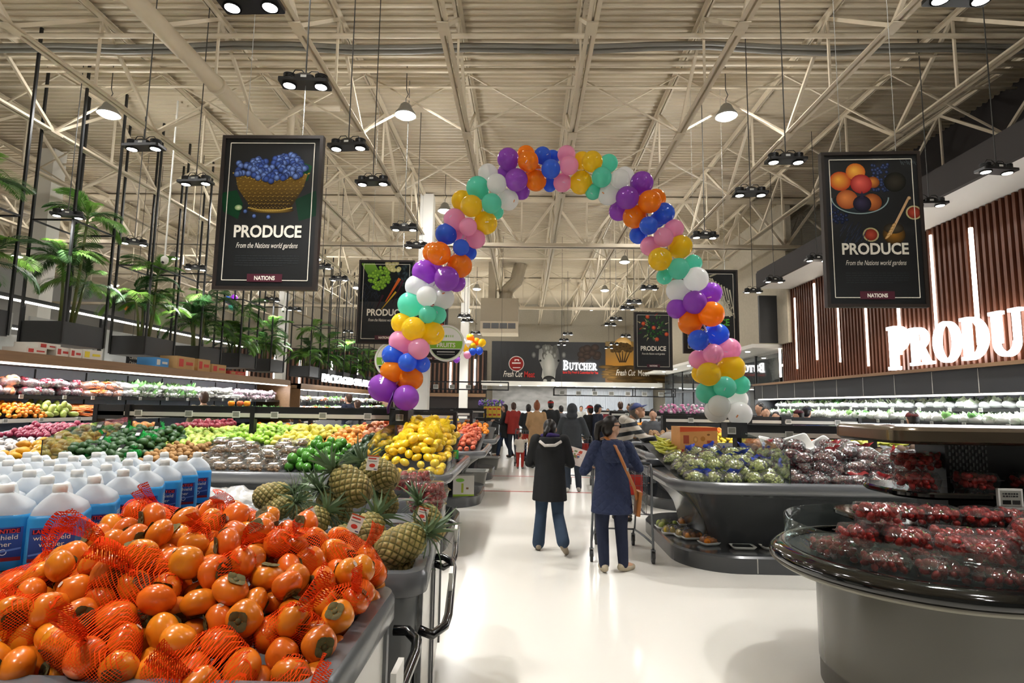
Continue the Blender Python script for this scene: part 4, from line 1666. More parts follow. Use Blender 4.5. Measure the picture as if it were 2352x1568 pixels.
# stock cartons on the left canopy
M_cartw = mat('white_carton', 'd8d4cc', 0.6, var=0.15, scale=6)
M_cart = mat('brown_carton', 'b08a58', 0.7, var=0.2, scale=8, rand=0.08)
M_cartr = mat('red_print', 'b8342c', 0.6)
M_cartb = mat('blue_carton', '3f86c4', 0.6)
M_carty = mat('yellow_print', 'e0cc3a', 0.6)
for k, (px, py, wd, hh, mm, st, lab) in enumerate(((75, 806, .38, .1, M_cartw, M_cartr, 'flat white carton with red print, first on the case canopy'), (105, 795, .45, .1, M_cartw, M_cartr, 'flat white carton with red print stacked on another'), (135, 798, .35, .16, M_cartw, M_cartr, 'white carton with dark print in the canopy stack'),
                                             (165, 812, .3, .16, M_cartw, M_cartr, 'white carton with red square on the case canopy'), (205, 818, .42, .18, M_cartw, M_carty, 'white carton with a yellow band on the case canopy'),
                                             (365, 840, .45, .2, M_cartb, M_cartw, 'blue carton on the case canopy'), (420, 845, .7, .3, M_cart, M_cartr, 'brown carton with a red seal on the case canopy'), (462, 850, .5, .3, M_cart, M_cartr, 'brown carton with red lettering on the case canopy'),
                                             (497, 858, .6, .22, M_cart, M_cartr, 'low brown carton with a red lid on the case canopy'), (540, 866, .8, .1, M_cartr, M_cart, 'flat red carton at the end of the case canopy'))):
    p = atX(px, py, -8.15)
    z = 2.37 + (0.1 if 'stacked' in lab else 0)
    t = thing('carton', lab, 'box', (-8.2, p.y, z), rnd(-.15, .15), 'cartons on the left case canopy')
    g = G()
    g.b2((-0.3, -wd / 2, 0), (0.12, wd / 2, hh))
    g.build('body', mm, t)
    g = G()
    g.b2((0.12, -wd * .4, hh * .2), (0.123, -wd * .15, hh * .8))
    g.b2((0.12, wd * .0, hh * .35), (0.123, wd * .4, hh * .6))
    g.build('print', st, t)

# ---------------------------------------------------------------- dark aisle gantries far left
M_pan = mat('aisle_panel', 'b8bab8', 0.5, var=0.12, scale=1.2)
for k, (x, z, lab) in enumerate(((-10.4, 3.6, 'black gantry with a white light line behind the palms'), (-14.0, 3.5, 'second black gantry with light line in the far aisles'), (-18.0, 3.4, 'third black gantry with light line in the far aisles'))):
    t = thing('aisle_gantry', lab, 'frame', (x, 7, 0), group='black aisle gantries')
    L = 13.5 if k == 0 else 20
    g = G()
    g.b2((-0.05, 0, z), (0.05, L, z + 0.12)).b2((-0.04, 0, 2.35), (0.04, L, 2.42))
    g.build('beam', M_black, t)
    g = G()
    g.b2((0.05, 0, z - 0.01), (0.09, L, z + 0.03))
    g.build('light_line', M_led, t)
    for j in range(int(L / 2.2)):
        g = G()
        g.b2((-0.03, 2.2 * j, 0), (0.03, 2.2 * j + 0.06, z))
        g.build('post', M_black, t)
    for j in range(int(L / 2.2) - 1):
        g = G()
        g.b2((-0.02, 2.2 * j + 0.2, 2.45 + 0.1 * (j % 2)), (0.02, 2.2 * j + 2.0, 3.35))
        pn = g.build('sign_panel', M_pan, t)
        if j % 2:
            g = G()
            g.lathe([(0.25, 0), (0.25, 0.01)], 20, M=Matrix.Translation((0.02, 2.2 * j + 1.1, 2.95)) @ Matrix.Rotation(PI / 2, 4, 'Y'))
            g.build('round_mark', mat('mark_brown', '6a5a4a', 0.6), pn)
    g = G()
    g.b2((-0.4, 0, 0), (0.2, L, 2.2))
    g.build('shelf_run', mat('aisle_goods', '9a968c', 0.6, var=0.8, scale=4, c2='4a3a34'), t)
    for j, zz in enumerate((2.25,)):
        g = G()
        g.b2((0.2, 0, zz), (0.24, L, zz + 0.04))
        g.build('light_line', M_led, t)
# aisle directory sign hanging behind the canopy
p = atY(320, 795, 14.6)
t = thing('aisle_directory', 'black hanging sign listing aisle goods in two columns', 'sign', (-10.0, atX(320, 815, -10.0).y, 0))
pc = atX(320, 815, -10.0)
g = G()
g.b2((-0.02, -0.45, pc.z - 0.3), (0.02, 0.45, pc.z + 0.28))
g.build('board', M_panel, t)
for c, lines in enumerate((('Corn Meal', 'Dried Beans', 'Canned Beans', 'Onions/Cabbage'), ('Coconut C', 'Ghee/Oils', 'Jerk Seas', 'Dhan Spice'))):
    for r, s in enumerate(lines):
        o = obj('lettering', text_mesh(s, 0.11, M_ink_w, align='LEFT'), t, (0.03, -0.4 + 0.44 * c, pc.z + 0.13 - 0.13 * r), (0, 0, PI / 2))
for s in (-.3, .3):
    g = G()
    g.cyl((0, s, pc.z + 0.28), (0, s, 8.06), 0.006, n=5)
    g.build('hanging_wire', M_cable, t)
# dome cameras hanging on white poles
for px0, py0, px1, py1, Y_, lab in ((391, 400, 378, 598, 11.5, 'white dome camera on a long pole before the palms'), (654, 700, 652, 712, 19.0, 'small white dome camera near the far palms')):
    b = atY(px1, py1, Y_)
    t = thing('dome_camera', lab, 'camera', tuple(b), group='hanging dome cameras')
    G().lathe([(0.0, -0.09), (0.05, -0.07), (0.075, -0.02), (0.075, 0.05), (0.04, 0.09), (0.02, 0.1)], 16).build('dome', M_white, t, True)
    G().ball((0, -0.05, -0.05), 0.03, 10, 8).build('lens', M_lampblack, t, True)
    g = G()
    g.cyl((0, 0, 0.09), (0, 0, 8.06 - b.z), 0.018, n=8)
    g.build('pole', M_white, t)

# hanging black price frames farther back
for px0, px1, py, Y_, lab in ((945, 1168, 893, 21.0, 'black hanging price frame over the far left islands'), (1272, 1552, 908, 21.0, 'black hanging price frame over the far right islands')):
    a, b = atY(px0, py, Y_), atY(px1, py, Y_)
    t = thing('hanging_price_display', lab, 'frame', (a.x, Y_, a.z), group='hanging price frames')
    L = b.x - a.x
    g = G()
    for z in (0, 0.28):
        for y in (0, 0.5):
            g.b2((0, y, z), (L, y + 0.03, z + 0.03))
    for x in (0, L / 3, 2 * L / 3, L - 0.03):
        g.b2((x, 0, 0), (x + 0.03, 0.03, 0.31)).b2((x, 0.5, 0), (x + 0.03, 0.53, 0.31)).b2((x, 0, 0.28), (x + 0.03, 0.53, 0.31))
    g.build('bars', M_black, t)
    for k in range(int(L / 0.6)):
        price_tag(t, (0.3 + 0.6 * k, -0.02, 0.1), 0, 1.8)
    for s in (0.3, L - 0.3):
        g = G()
        g.cyl((s, 0.25, 0.3), (s, 0.25, 8.06 - a.z), 0.006, n=5)
        g.build('hanging_wire', M_cable, t)

# ---------------------------------------------------------------- grey bins with handles in the foreground
M_panelw = mat('white_sign_panel', 'dedcd5', 0.25, var=0.05, scale=3)
M_handle = mat('black_handle', '0e0f10', 0.18, coat=0.5)


def bin_(label, loc, rz, lx, ly, h=1.0):
    """Rounded grey bin; local origin at the near right corner, x to the left negative, y away."""
    t = thing('produce_bin', label, 'bin', loc, rz, 'grey bins with side handles')
    x0, x1, y0, y1 = -lx, 0, 0, ly
    g = G()
    g.loft(bend([(0.03, h - 0.1), (0.0, h - 0.085), (0, h - 0.02), (0.012, h), (0.06, h), (0.075, h - 0.02), (0.085, h - 0.25)], x0, x1, y0, y1, 0.1, 6), cap=False)
    g.build('rim', M_bump, t, 'auto')
    g = G()
    g.loft(bend([(0.07, 0.08), (0.035, h - 0.09)], x0, x1, y0, y1, 0.09, 6))
    g.build('body', M_grey, t, 'auto')
    g = G()
    g.loft(bend([(0.1, h - 0.24), (0.1, h - 0.22)], x0, x1, y0, y1, 0.08, 6))
    g.build('inner_tray', M_liner, t)
    g = G()
    g.b2((-0.035, 0.09, 0.1), (-0.028, ly - 0.09, h - 0.1))
    pn = g.build('side_sign_panel', M_panelw, t)
    for a in (0.09, ly - 0.12):
        g = G()
        g.b2((-0.04, a, 0.09), (-0.016, a + 0.03, h - 0.1))
        g.build('panel_clip', M_grey, pn)
    g = G()
    yy = ly * 0.5
    g.tube([(-0.02, 0.0, h - 0.2), (0.03, 0.0, h - 0.22), (0.075, 0.06, h - 0.21), (0.085, 0.14, h - 0.2), (0.085, ly * 0.5, h - 0.19), (0.085, ly - 0.14, h - 0.18), (0.075, ly - 0.06, h - 0.17), (0.03, ly - 0.0, h - 0.16), (-0.02, ly, h - 0.16)], 0.018, 10)
    g.build('handle', M_handle, t, True)
    g = G()
    g.b2((0.075, ly * 0.42, h - 0.26), (0.092, ly * 0.55, h - 0.1))
    g.build('handle_card', M_panelw, t)
    g = G()
    for fx in (x0 + 0.15, x1 - 0.15):
        for fy in (0.15, ly - 0.15):
            g.lathe([(0.04, 0.0), (0.04, 0.085)], 10, (fx, fy, 0))
    g.build('feet', M_lampblack, t)
    return t


BIN_A = bin_('grey bin in front heaped with bagged persimmons', (-0.44, 1.34, 0), 0, 1.08, 0.8)
BIN_B = bin_('grey bin heaped with pineapples beside the persimmons', (-0.37, 2.26, 0), 0.09, 1.12, 0.88)
BIN_C = bin_('grey bin with strawberries behind the pineapples', (-0.455, 3.16, 0), 0.09, 1.12, 0.9)

# ---------------------------------------------------------------- strawberry stand on the right
SB = thing('strawberry_stand', 'dark oval tiered stand with a glass guard for strawberries', 'display', (0, 0, 0))
X0, X1, YF, YB = 1.56, 5.2, 2.78, 4.42
M_base = mat('taupe_gloss', '5d5a50', 0.22, var=0.08, scale=2, coat=0.3)
M_gloss = mat('black_gloss', '0b0c0c', 0.08, coat=0.6)
g = G()
g.loft(bend([(0.27, 0.13), (0.27, 0.7)], X0, X1, YF, YB, 0.8, 20))
b = g.build('base', M_base, SB, 'auto')
g = G()
g.b2((3.0, YF + 0.268, 0.13), (3.006, YF + 0.275, 0.7))
g.build('panel_joint', M_black, b)
g = G()
g.loft(bend([(0.275, 0.0), (0.275, 0.13)], X0, X1, YF, YB, 0.8, 20))
g.build('kick_plate', mat('kick_taupe', '4a473f', 0.4), SB, 'auto')
g = G()
g.loft(bend([(0.26, 0.68), (0.1, 0.69), (0.02, 0.715), (0.0, 0.75), (0.012, 0.785), (0.06, 0.81), (0.1, 0.815), (0.12, 0.8), (0.12, 0.77)], X0, X1, YF, YB, 0.8, 24), cap=False)
g.build('rim', M_gloss, SB, True)
g = G()
g.loft(bend([(0.03, 0.7), (0.004, 0.722), (0.03, 0.73)], X0, X1, YF, YB, 0.8, 24), cap=False)
g.build('rim_trim', mat('taupe_trim', '8a8578', 0.25), SB, True)
g = G()
g.loft(bend([(0.11, 0.76), (0.11, 0.775)], X0, X1, YF, YB, 0.8, 20))
g.build('deck', M_liner, SB)
g = G()
g.loft(bend([(0.095, 0.79), (0.095, 0.97), (0.103, 0.97), (0.103, 0.79)], X0, X1, YF, YB, 0.8, 24), cap=False)
g.build('glass_guard', clear('guard_glass', 'f4faf8', 0.05, 0.02, 0.015), SB, True)
for nm, xa, ya, z in (('lower_tier', 2.2, 3.5, 0.96), ('upper_tier', 2.42, 3.72, 1.14)):
    g = G()
    g.loft(bend([(0.02, z - 0.045), (0.0, z - 0.03), (0.0, z - 0.01), (0.01, z)], xa, X1 - 0.3, ya, YB - 0.05, 0.22, 10))
    g.build(nm, M_gloss, SB, 'auto')
g = G()
g.b2((2.86, 4.0, 0.78), (X1 - 0.4, 4.3, 1.44))
cb = g.build('back_column', M_char, SB)
g = G()
for i in range(12):
    for j in range(6):
        g.b2((2.88 + 0.022 * i, 3.992, 1.17 + 0.045 * j + (0.02 if i % 2 else 0)), (2.892 + 0.022 * i, 3.999, 1.195 + 0.045 * j + (0.02 if i % 2 else 0)))
g.build('perforations', mat('perf_light', '6a6f70', 0.4), cb)
g = G()
g.loft(bend([(0.03, 1.44), (0.0, 1.46), (0, 1.525), (0.02, 1.545), (0.05, 1.55)], 2.36, X1 - 0.2, 3.68, YB + 0.1, 0.14, 8))
g.build('canopy', mat('bronze_gloss', '6e6252', 0.16, metal=0.7), SB, 'auto')
t = price_tag(SB, (atY(2313, 1105, 3.71).x, 3.7, 1.115), 0.0, 1.5)
obj('tag_print', tag_ink, t, (0, -0.008, 0))

# ================================================================ produce
import numpy as np
RNG = np.random.default_rng(5)


def deposit(n, x0, x1, y0, y1, r, base, target, tight=0.92, K=40, inside=None):
    """Heap balls of radius r: each lands in the lowest hollow below the target surface."""
    P = np.zeros((0, 3))
    D = 2 * r * tight
    for _ in range(n):
        c = np.column_stack((RNG.uniform(x0 + r * .6, x1 - r * .6, K), RNG.uniform(y0 + r * .6, y1 - r * .6, K)))
        if inside is not None:
            c = c[[inside(a, b) for a, b in c]]
            if len(c) == 0:
                continue
        tg = np.array([target(a, b) for a, b in c])
        z = np.maximum(np.array([base(a, b) for a, b in c]) + r, tg - 2.4 * r)
        if len(P):
            d2 = (c[:, None, 0] - P[None, :, 0]) ** 2 + (c[:, None, 1] - P[None, :, 1]) ** 2
            zc = np.where(d2 < D * D, P[None, :, 2] + np.sqrt(np.maximum(D * D - d2, 0)), -9)
            z = np.maximum(z, zc.max(1))
        s = z - tg
        k = int(np.argmin(s))
        if s[k] > 0.3 * r:
            continue
        P = np.vstack((P, (c[k, 0], c[k, 1], z[k])))
    return P


def rot3():
    return (rnd(0, 6.28), rnd(0, 6.28), rnd(0, 6.28))


def heap(name, label, cat, group, meshes, n, box, r, base, rise, edge=0.12, s=(0.9, 1.08), rotf=None, tight=0.9, inside=None):
    x0, x1, y0, y1 = box

    def target(x, y):
        e = min((x - x0) / edge, (x1 - x) / edge, (y - y0) / edge, (y1 - y) / edge, 1)
        return base(x, y) + r * 0.6 + rise * math.sin(max(0, e) * PI / 2)
    P = deposit(n, x0, x1, y0, y1, r, base, target, tight, inside=inside)
    out = []
    for p in P:
        o = obj(name, random.choice(meshes), None, tuple(p), rotf() if rotf else rot3(), rnd(*s))
        v = (p[1] - y0) / (y1 - y0)
        u = (p[0] - x0) / (x1 - x0)
        tag(o, label + ', ' + ('front' if v < .33 else 'middle' if v < .66 else 'rear') + ' ' + ('left' if u < .33 else 'centre' if u < .66 else 'right'), cat, group)
        out.append(o)
    return out


def ell(name, m, a, b, c, fn=None, nu=12, nv=8):
    return G().ball((0, 0, 0), (a, b, c), nu, nv, fn=fn).mesh(name, m, True)


def pearish(k=0.35, L=1.25):
    def f(p):
        return p
    return f


def body(name, m, prof, n=12):
    return G().lathe(prof, n, cap=True).mesh(name, m, True)


F_mango = ell('mango', mat('mango_skin', 'd9a72a', 0.4, var=0.5, scale=9, c2='c88a1c', rand=0.1, hue=0.012), .075, .05, .046, lambda p: (p.x, p.y * (1 - p.x * 2.2), p.z * (1 - p.x * 1.5)))
F_mango2 = ell('mango', mat('bag_mango_skin', 'edc624', 0.35, var=0.4, scale=12, c2='d8a41c', rand=0.12, hue=0.012), .066, .046, .043)
F_redmango = ell('mango', mat('red_mango_skin', 'c8603a', 0.4, var=0.9, scale=8, c2='8fa03a', rand=0.1), .07, .05, .048)
F_avo = ell('avocado', mat('avocado_skin', '2f5426', 0.45, var=0.6, scale=20, c2='1c3818', rand=0.2, bump=0.3, bscale=90), .058, .042, .042, lambda p: (p.x, p.y * (1 - p.x * 4), p.z * (1 - p.x * 4)))
F_avod = ell('avocado', mat('dark_avocado_skin', '2b4226', 0.3, var=0.4, scale=16, c2='1a2c18', rand=0.15, bump=0.2, bscale=90), .05, .045, .045, lambda p: (p.x, p.y * (1 - p.x * 4), p.z * (1 - p.x * 4)))
F_lime = ell('green_avocado', mat('green_avocado_skin', '4c8a2c', 0.22, var=0.5, scale=10, c2='2f6a1e', rand=0.12), .058, .054, .054, lambda p: (p.x, p.y * (1 - p.x * 2), p.z * (1 - p.x * 2)))
F_kiwi = ell('kiwi', mat('kiwi_skin', 'a07a48', 0.75, var=0.5, scale=40, c2='7f5a30', rand=0.12), .04, .032, .032)
F_pear = body('pear', mat('pear_skin', 'b4bd5a', 0.4, var=0.4, scale=12, c2='8fa040', rand=0.1), [(.004, -.05), (.03, -.047), (.045, -.02), (.042, .005), (.026, .035), (.018, .055), (.004, .062)])
F_pearg = body('pear', mat('green_pear_skin', 'a3bf50', 0.4, var=0.4, scale=12, c2='7f9a34', rand=0.1), [(.004, -.05), (.03, -.047), (.045, -.02), (.042, .005), (.026, .035), (.018, .055), (.004, .062)])
F_peary = body('pear', mat('yellow_pear_skin', 'dcd35c', 0.4, var=0.3, scale=12, c2='c0b43c', rand=0.08), [(.004, -.05), (.03, -.047), (.045, -.02), (.042, .005), (.026, .035), (.018, .055), (.004, .062)])


def apple(name, c, c2, var=0.5):
    prof = [(.004, -.028), (.018, -.036), (.036, -.026), (.045, 0), (.042, .022), (.026, .038), (.01, .034), (.003, .024)]
    return body(name, mat(name + c, c, 0.28, var=var, scale=14, c2=c2, rand=0.12), prof)


F_gapple = apple('apple', '8fb83a', 'a8cc52')
F_rapple = apple('apple', 'b03a2c', 'd8a04a', 0.6)
F_papple = apple('apple', 'd88a7a', 'e8c078', 0.7)
F_peach = apple('peach', 'e0a44a', 'd86a3a', 0.6)
F_pom = apple('pomegranate', 'd8543c', 'e8a070', 0.6)
F_orange = apple('orange', 'f08a1c', 'f5a030', 0.3)
F_mandarin = apple('mandarin', 'ef8e24', 'f4a83a', 0.4)
F_lemon = ell('lemon', mat('lemon_skin', 'e8c832', 0.35, rand=0.08), .045, .035, .035)
F_plum = apple('plum', '7a2434', 'a84450', 0.5)
F_potato = ell('potato', mat('potato_skin', '9a7a58', 0.8, var=0.5, scale=14, c2='7a5c40', rand=0.12), .06, .042, .038)
F_squash = ell('squash', mat('squash_skin', '8aa040', 0.5, var=0.7, scale=12, c2='c8c070', rand=0.12), .08, .05, .048)
F_carrot = G().tube([(-.1, 0, 0), (-.06, 0, 0), (.06, .004, 0), (.12, .01, 0)], [.014, .02, .012, .003], 8).mesh('carrot', mat('carrot_skin', 'e8813c', 0.5, rand=0.1), True)
F_onion = ell('onion', mat('red_onion_skin', '8a2440', 0.35, var=0.5, scale=10, c2='a84460', rand=0.15), .042, .042, .036)
F_garlic = body('garlic', mat('garlic_skin', 'e6e0dc', 0.5, var=0.3, scale=16, c2='c8b8b8'), [(.01, -.025), (.035, -.018), (.04, 0), (.028, .018), (.01, .03), (.006, .045)])
F_eggp = ell('taro', mat('taro_skin', '6a5444', 0.8, var=0.6, scale=16, c2='4a3828', rand=0.1), .07, .055, .05)
F_banana = G().tube([(-.09, 0, .035), (-.05, 0, .01), (0, 0, 0), (.05, 0, .01), (.09, 0, .035)], [.006, .017, .019, .017, .005], 8).mesh('banana', mat('banana_peel', 'c9c948', 0.4, var=0.3, scale=10, c2='a8b83a', rand=0.1), True)

fl_ = lambda: (rnd(-.4, .4), rnd(-.4, .4), rnd(0, 6.28))
heap('garlic', 'white garlic bulb heaped at the end of the long left island', 'garlic', 'garlic bulbs', [F_garlic], 70, (-7.1, -6.05, 6.25, 7.5), .042, bed1, .1)
heap('red_onion', 'red onion heaped behind the garlic', 'onion', 'red onions behind the garlic', [F_onion], 80, (-7.1, -6.3, 7.5, 8.5), .04, bed1, .12)
heap('mango', 'yellow mango in the open heap beside the netted avocados', 'mango', 'loose yellow mangoes', [F_mango], 90, (-6.05, -5.22, 6.2, 7.45), .056, bed1, .16, rotf=fl_)
heap('avocado', 'netted dark green avocado heaped beside the yellow mangoes', 'avocado', 'netted avocados', [F_avo], 170, (-5.2, -4.4, 6.2, 7.6), .047, bed1, .22, rotf=fl_)
heap('kiwi', 'brown kiwi in the heap beside the netted avocados', 'kiwi', 'kiwis', [F_kiwi], 150, (-4.42, -3.78, 6.2, 7.2), .035, bed1, .1)
heap('green_avocado', 'large shiny green avocado heaped behind the pineapples', 'avocado', 'green avocados', [F_lime], 60, (-2.68, -2.12, 6.2, 7.3), .055, bed1, .12)
heap('avocado', 'round dark avocado in the heap next to the bagged mangoes', 'avocado', 'dark avocados', [F_avod], 70, (-2.1, -1.68, 6.4, 7.5), .046, bed1, .16)
MB = heap('mango', 'small yellow mango in the netted pile at the island corner', 'mango', 'netted yellow mangoes', [F_mango2], 175, (-1.66, -0.86, 6.15, 8.0), .05, bed1, .36, edge=.3, rotf=fl_)
heap('mango', 'red and green mango behind the netted avocados', 'mango', 'red mangoes', [F_redmango], 40, (-6.3, -5.3, 7.6, 8.5), .055, bed1, .12)
heap('pear', 'green pear in the heap behind the kiwis', 'pear', 'green pears', [F_pear, F_pearg], 90, (-4.85, -4.05, 7.1, 8.4), .043, bed1, .12)
heap('plum', 'dark red plum in the heap behind the price rail', 'plum', 'plums', [F_plum], 50, (-4.95, -4.3, 8.0, 8.65), .04, lambda x, y: bed1(x, y) + .05, .1)
heap('apple', 'bright green apple in the heap behind the price rail', 'apple', 'green apples', [F_gapple], 105, (-4.12, -3.2, 7.3, 8.5), .043, bed1, .15)
heap('pear', 'yellow pear in the heap behind the mushroom packs', 'pear', 'yellow pears', [F_peary], 110, (-3.3, -2.6, 7.3, 8.4), .043, bed1, .12)
heap('peach', 'yellow and red peach in the heap behind the green avocados', 'peach', 'peaches', [F_peach], 70, (-2.62, -2.15, 7.25, 8.4), .043, bed1, .12)
heap('apple', 'pink red apple in the heap behind the dark avocados', 'apple', 'pink apples', [F_papple, F_rapple], 90, (-2.2, -1.72, 7.45, 8.5), .045, bed1, .16)
# acrylic dividers between the heaps
for x, lab in ((-5.22, 'clear divider between mangoes and netted avocados'), (-1.68, 'clear divider beside the bagged mangoes')):
    t = thing('divider', lab, 'divider', (x, 6.15, 0), group='clear acrylic dividers')
    G().add([(0, 0, .9), (0, 1.3, 1.1), (0, 1.3, 1.42), (0, 0.35, 1.32), (0, 0, 1.2)] + [(.006, 0, .9), (.006, 1.3, 1.1), (.006, 1.3, 1.42), (.006, 0.35, 1.32), (.006, 0, 1.2)],
            [(0, 1, 2, 3, 4), (9, 8, 7, 6, 5)] + [(i, i + 5, (i + 1) % 5 + 5, (i + 1) % 5) for i in range(5)]).build('sheet', M_acry, t)
    G().cyl((0.003, -.003, .9), (0.003, -.003, 1.2), .005, n=6).build('edge_strip', M_black, t)
g = G()
g.loft([[(x, 6.1, z), (-0.86 if x > -1 else x, 6.1, z)] for x, z in ()] or [rrect(-1.68, -.84, 6.12, 7.4, .2, .9, 6), rrect(-1.68, -.84, 6.12, 7.4, .2, 1.05, 6)], cap=False)
tag(g.build('mango_guard', M_acry, smooth=True), 'clear low guard around the bagged yellow mangoes', 'guard')
g = G()
g.b2((-.93, 6.07, .98), (-.83, 6.075, 1.09))
t = tag(g.build('price_card', mat('green_card', '2f9a4a', 0.5), loc=(.0, 1.25, -.02)), 'small green and yellow price card at the island corner', 'card')
g = G()
g.b2((-.905, 6.066, 1.0), (-.855, 6.07, 1.07))
g.build('card_print', mat('card_yellow', 'e8d83a', 0.5), t)

# netted avocado bags: green net hulls with black and white tags
M_gnet = net('green_net', '1f8a3c', 45, .4)
M_rnet = net('red_net', 'f0431c', 60, .42)
M_ynet = net('yellow_net', 'f0cc28', 45, .35)


def hull(pts, r, name, m, parent=None, grow=1.06):
    bm = bmesh.new()
    dirs = [Vector((math.sin(t) * math.cos(a), math.sin(t) * math.sin(a), math.cos(t))) for t in (0.01, .6, 1.2, 1.8, 2.4, 3.1) for a in (0, .9, 1.8, 2.7, 3.6, 4.5, 5.4)]
    for p in pts:
        for d in dirs:
            bm.verts.new(Vector(p) + d * r * grow)
    res = bmesh.ops.convex_hull(bm, input=bm.verts)
    bmesh.ops.delete(bm, geom=[v for v in bm.verts if not v.link_faces], context='VERTS')
    me = bpy.data.meshes.new(name)
    bm.to_mesh(me)
    bm.free()
    me.polygons.foreach_set('use_smooth', [True] * len(me.polygons))
    me.materials.append(m)
    return obj(name, me, parent)


def tail_mesh(name, m, L=.16, w=.05, seed=0):
    R = random.Random(seed)
    rows = []
    for i in range(9):
        t = i / 8
        wd = .006 + w * (t ** .6) * (1 - .35 * max(0, t - .6))
        rows.append([((j / 6 - .5) * 2 * wd + .012 * math.sin(3 * t + seed), .6 * wd * math.sin(j * 2.1 + seed + 2 * t) + .03 * t * t * math.sin(seed), L * t) for j in range(7)])
    g = G().sheet(rows)
    g.ball((0, 0, 0), .012, 8, 6)
    return g.mesh(name, m, True)


TAILG = [tail_mesh('net_tail', MATS['green_net'], .12, .03, k) for k in range(2)]
for k, (x, y, z) in enumerate(((-4.95, 6.75, 1.16), (-4.6, 6.9, 1.2), (-5.05, 7.25, 1.27), (-4.65, 7.35, 1.26), (-4.8, 6.45, 1.06), (-4.5, 6.5, 1.05))):
    t = thing('avocado_net_bag', 'green avocado net bag, ' + ['with its tag hanging forward', 'high on the heap', 'topmost by the rail', 'at the heap crest near the pears', 'at the front of the heap', 'beside the kiwis'][k], 'net bag', (x, y, z), group='green avocado nets')
    hull([(rnd(-.09, .09), rnd(-.08, .08), rnd(-.06, .0)) for _ in range(6)], .05, 'net', M_gnet, t)
    obj('net_tail', TAILG[k % 2], t, (0, 0, .03), (rnd(-1.2, 1.2), rnd(-1, 1), rnd(0, 6)))
    g = G()
    g.box((0, 0, 0), (.07, .003, .1))
    lb = g.build('paper_tag', mat('tag_black', '181a1a', .5), t, loc=(rnd(-.06, .06), -.07, .05), rot=(rnd(-.8, .2), 0, rnd(-.6, .6)))
    G().box((0, -.002, -.02), (.05, .002, .04)).build('tag_print', M_tagw, lb)
TAILY = [tail_mesh('net_tail', M_ynet, .2, .05, k) for k in range(2)]
mb = [o.location.copy() for o in MB]
for k in range(7):
    c = mb[(k * 37) % len(mb)]
    c = max(mb, key=lambda q: q.z - 2.2 * (q - Vector((-1.45 + .09 * (k % 3) * 2.2, 6.6 + .2 * k, 1.3))).length)
    t = thing('mango_net_bag', 'yellow mango net bag, %s from the front of the corner pile' % ORD[k], 'net bag', tuple(c), group='yellow mango nets')
    near = sorted(mb, key=lambda q: (q - c).length)[:7]
    hull([q - c for q in near], .052, 'net', M_ynet, t)
    obj('net_tail', TAILY[k % 2], t, (0, 0, .05), (rnd(-.9, .9), rnd(-.9, .9), rnd(0, 6)), .6)

# ---------------------------------------------------------------- clear packs
M_clam = clear('clamshell_plastic', 'fbfdfd', .12, .05, .03, 18)
M_straw = mat('strawberry_flesh', 'a81c14', .35, var=.6, scale=40, c2='6a0d0a', rand=.12)
M_leafg = mat('berry_leaf', '4a7a2c', .5)


def berries(m, seed, w=.168, d=.115, h=.078, r=.0145, n=52):
    R = random.Random(seed)
    g, l = G(), G()
    for k in range(n):
        c = (R.uniform(-w / 2 + r, w / 2 - r), R.uniform(-d / 2 + r, d / 2 - r), R.uniform(r, h - r * .6))
        M = Matrix.Translation(c) @ Matrix.Rotation(R.uniform(0, 6), 4, Vector((R.random(), R.random(), R.random() + .1)))
        g.ball((0, 0, 0), (r, r, r * 1.3), 7, 5, M=M)
        if k % 2 == 0:
            for j in range(4):
                a = j * PI / 2
                l.add([(0, 0, r * 1.2), (r * .8 * math.cos(a), r * .8 * math.sin(a), r * 1.3), (r * .8 * math.cos(a + .8), r * .8 * math.sin(a + .8), r * 1.25)], [(0, 1, 2)], M)
    return g.mesh('strawberries', m, True), l.mesh('berry_leaves', M_leafg)


def clam(w=.18, d=.125, h=.085):
    g = G()
    rr = lambda i, z, n=3: rrect(-w / 2 + i, w / 2 - i, -d / 2 + i, d / 2 - i, .02, z, n)
    g.loft([rr(.012, .0), rr(.002, h * .62), rr(-.006, h * .63), rr(-.006, h * .66)], cap=False)
    lo = g.mesh('pack_base', M_clam, True)
    g = G()
    g.loft([rr(-.006, h * .66), rr(.004, h * .68), rr(.012, h), rr(.02, h + .003)], cap=True)
    up_ = g.mesh('pack_lid', M_clam, True)
    return lo, up_


CLAM = clam()
BER = [berries(M_straw, k) for k in range(4)]


def straw_pack(loc, rz, label, group, s=1.0, tilt=0.0):
    t = thing('strawberry_pack', label, 'strawberry pack', loc, rz, group)
    t.rotation_euler = (tilt, 0, rz)
    t.scale = (s, s, s)
    obj('pack_base', CLAM[0], t)
    obj('pack_lid', CLAM[1], t)
    b = random.choice(BER)
    q = obj('strawberries', b[0], t, (0, 0, .003))
    q['kind'] = 'stuff'
    obj('berry_leaves', b[1], q)
    return t


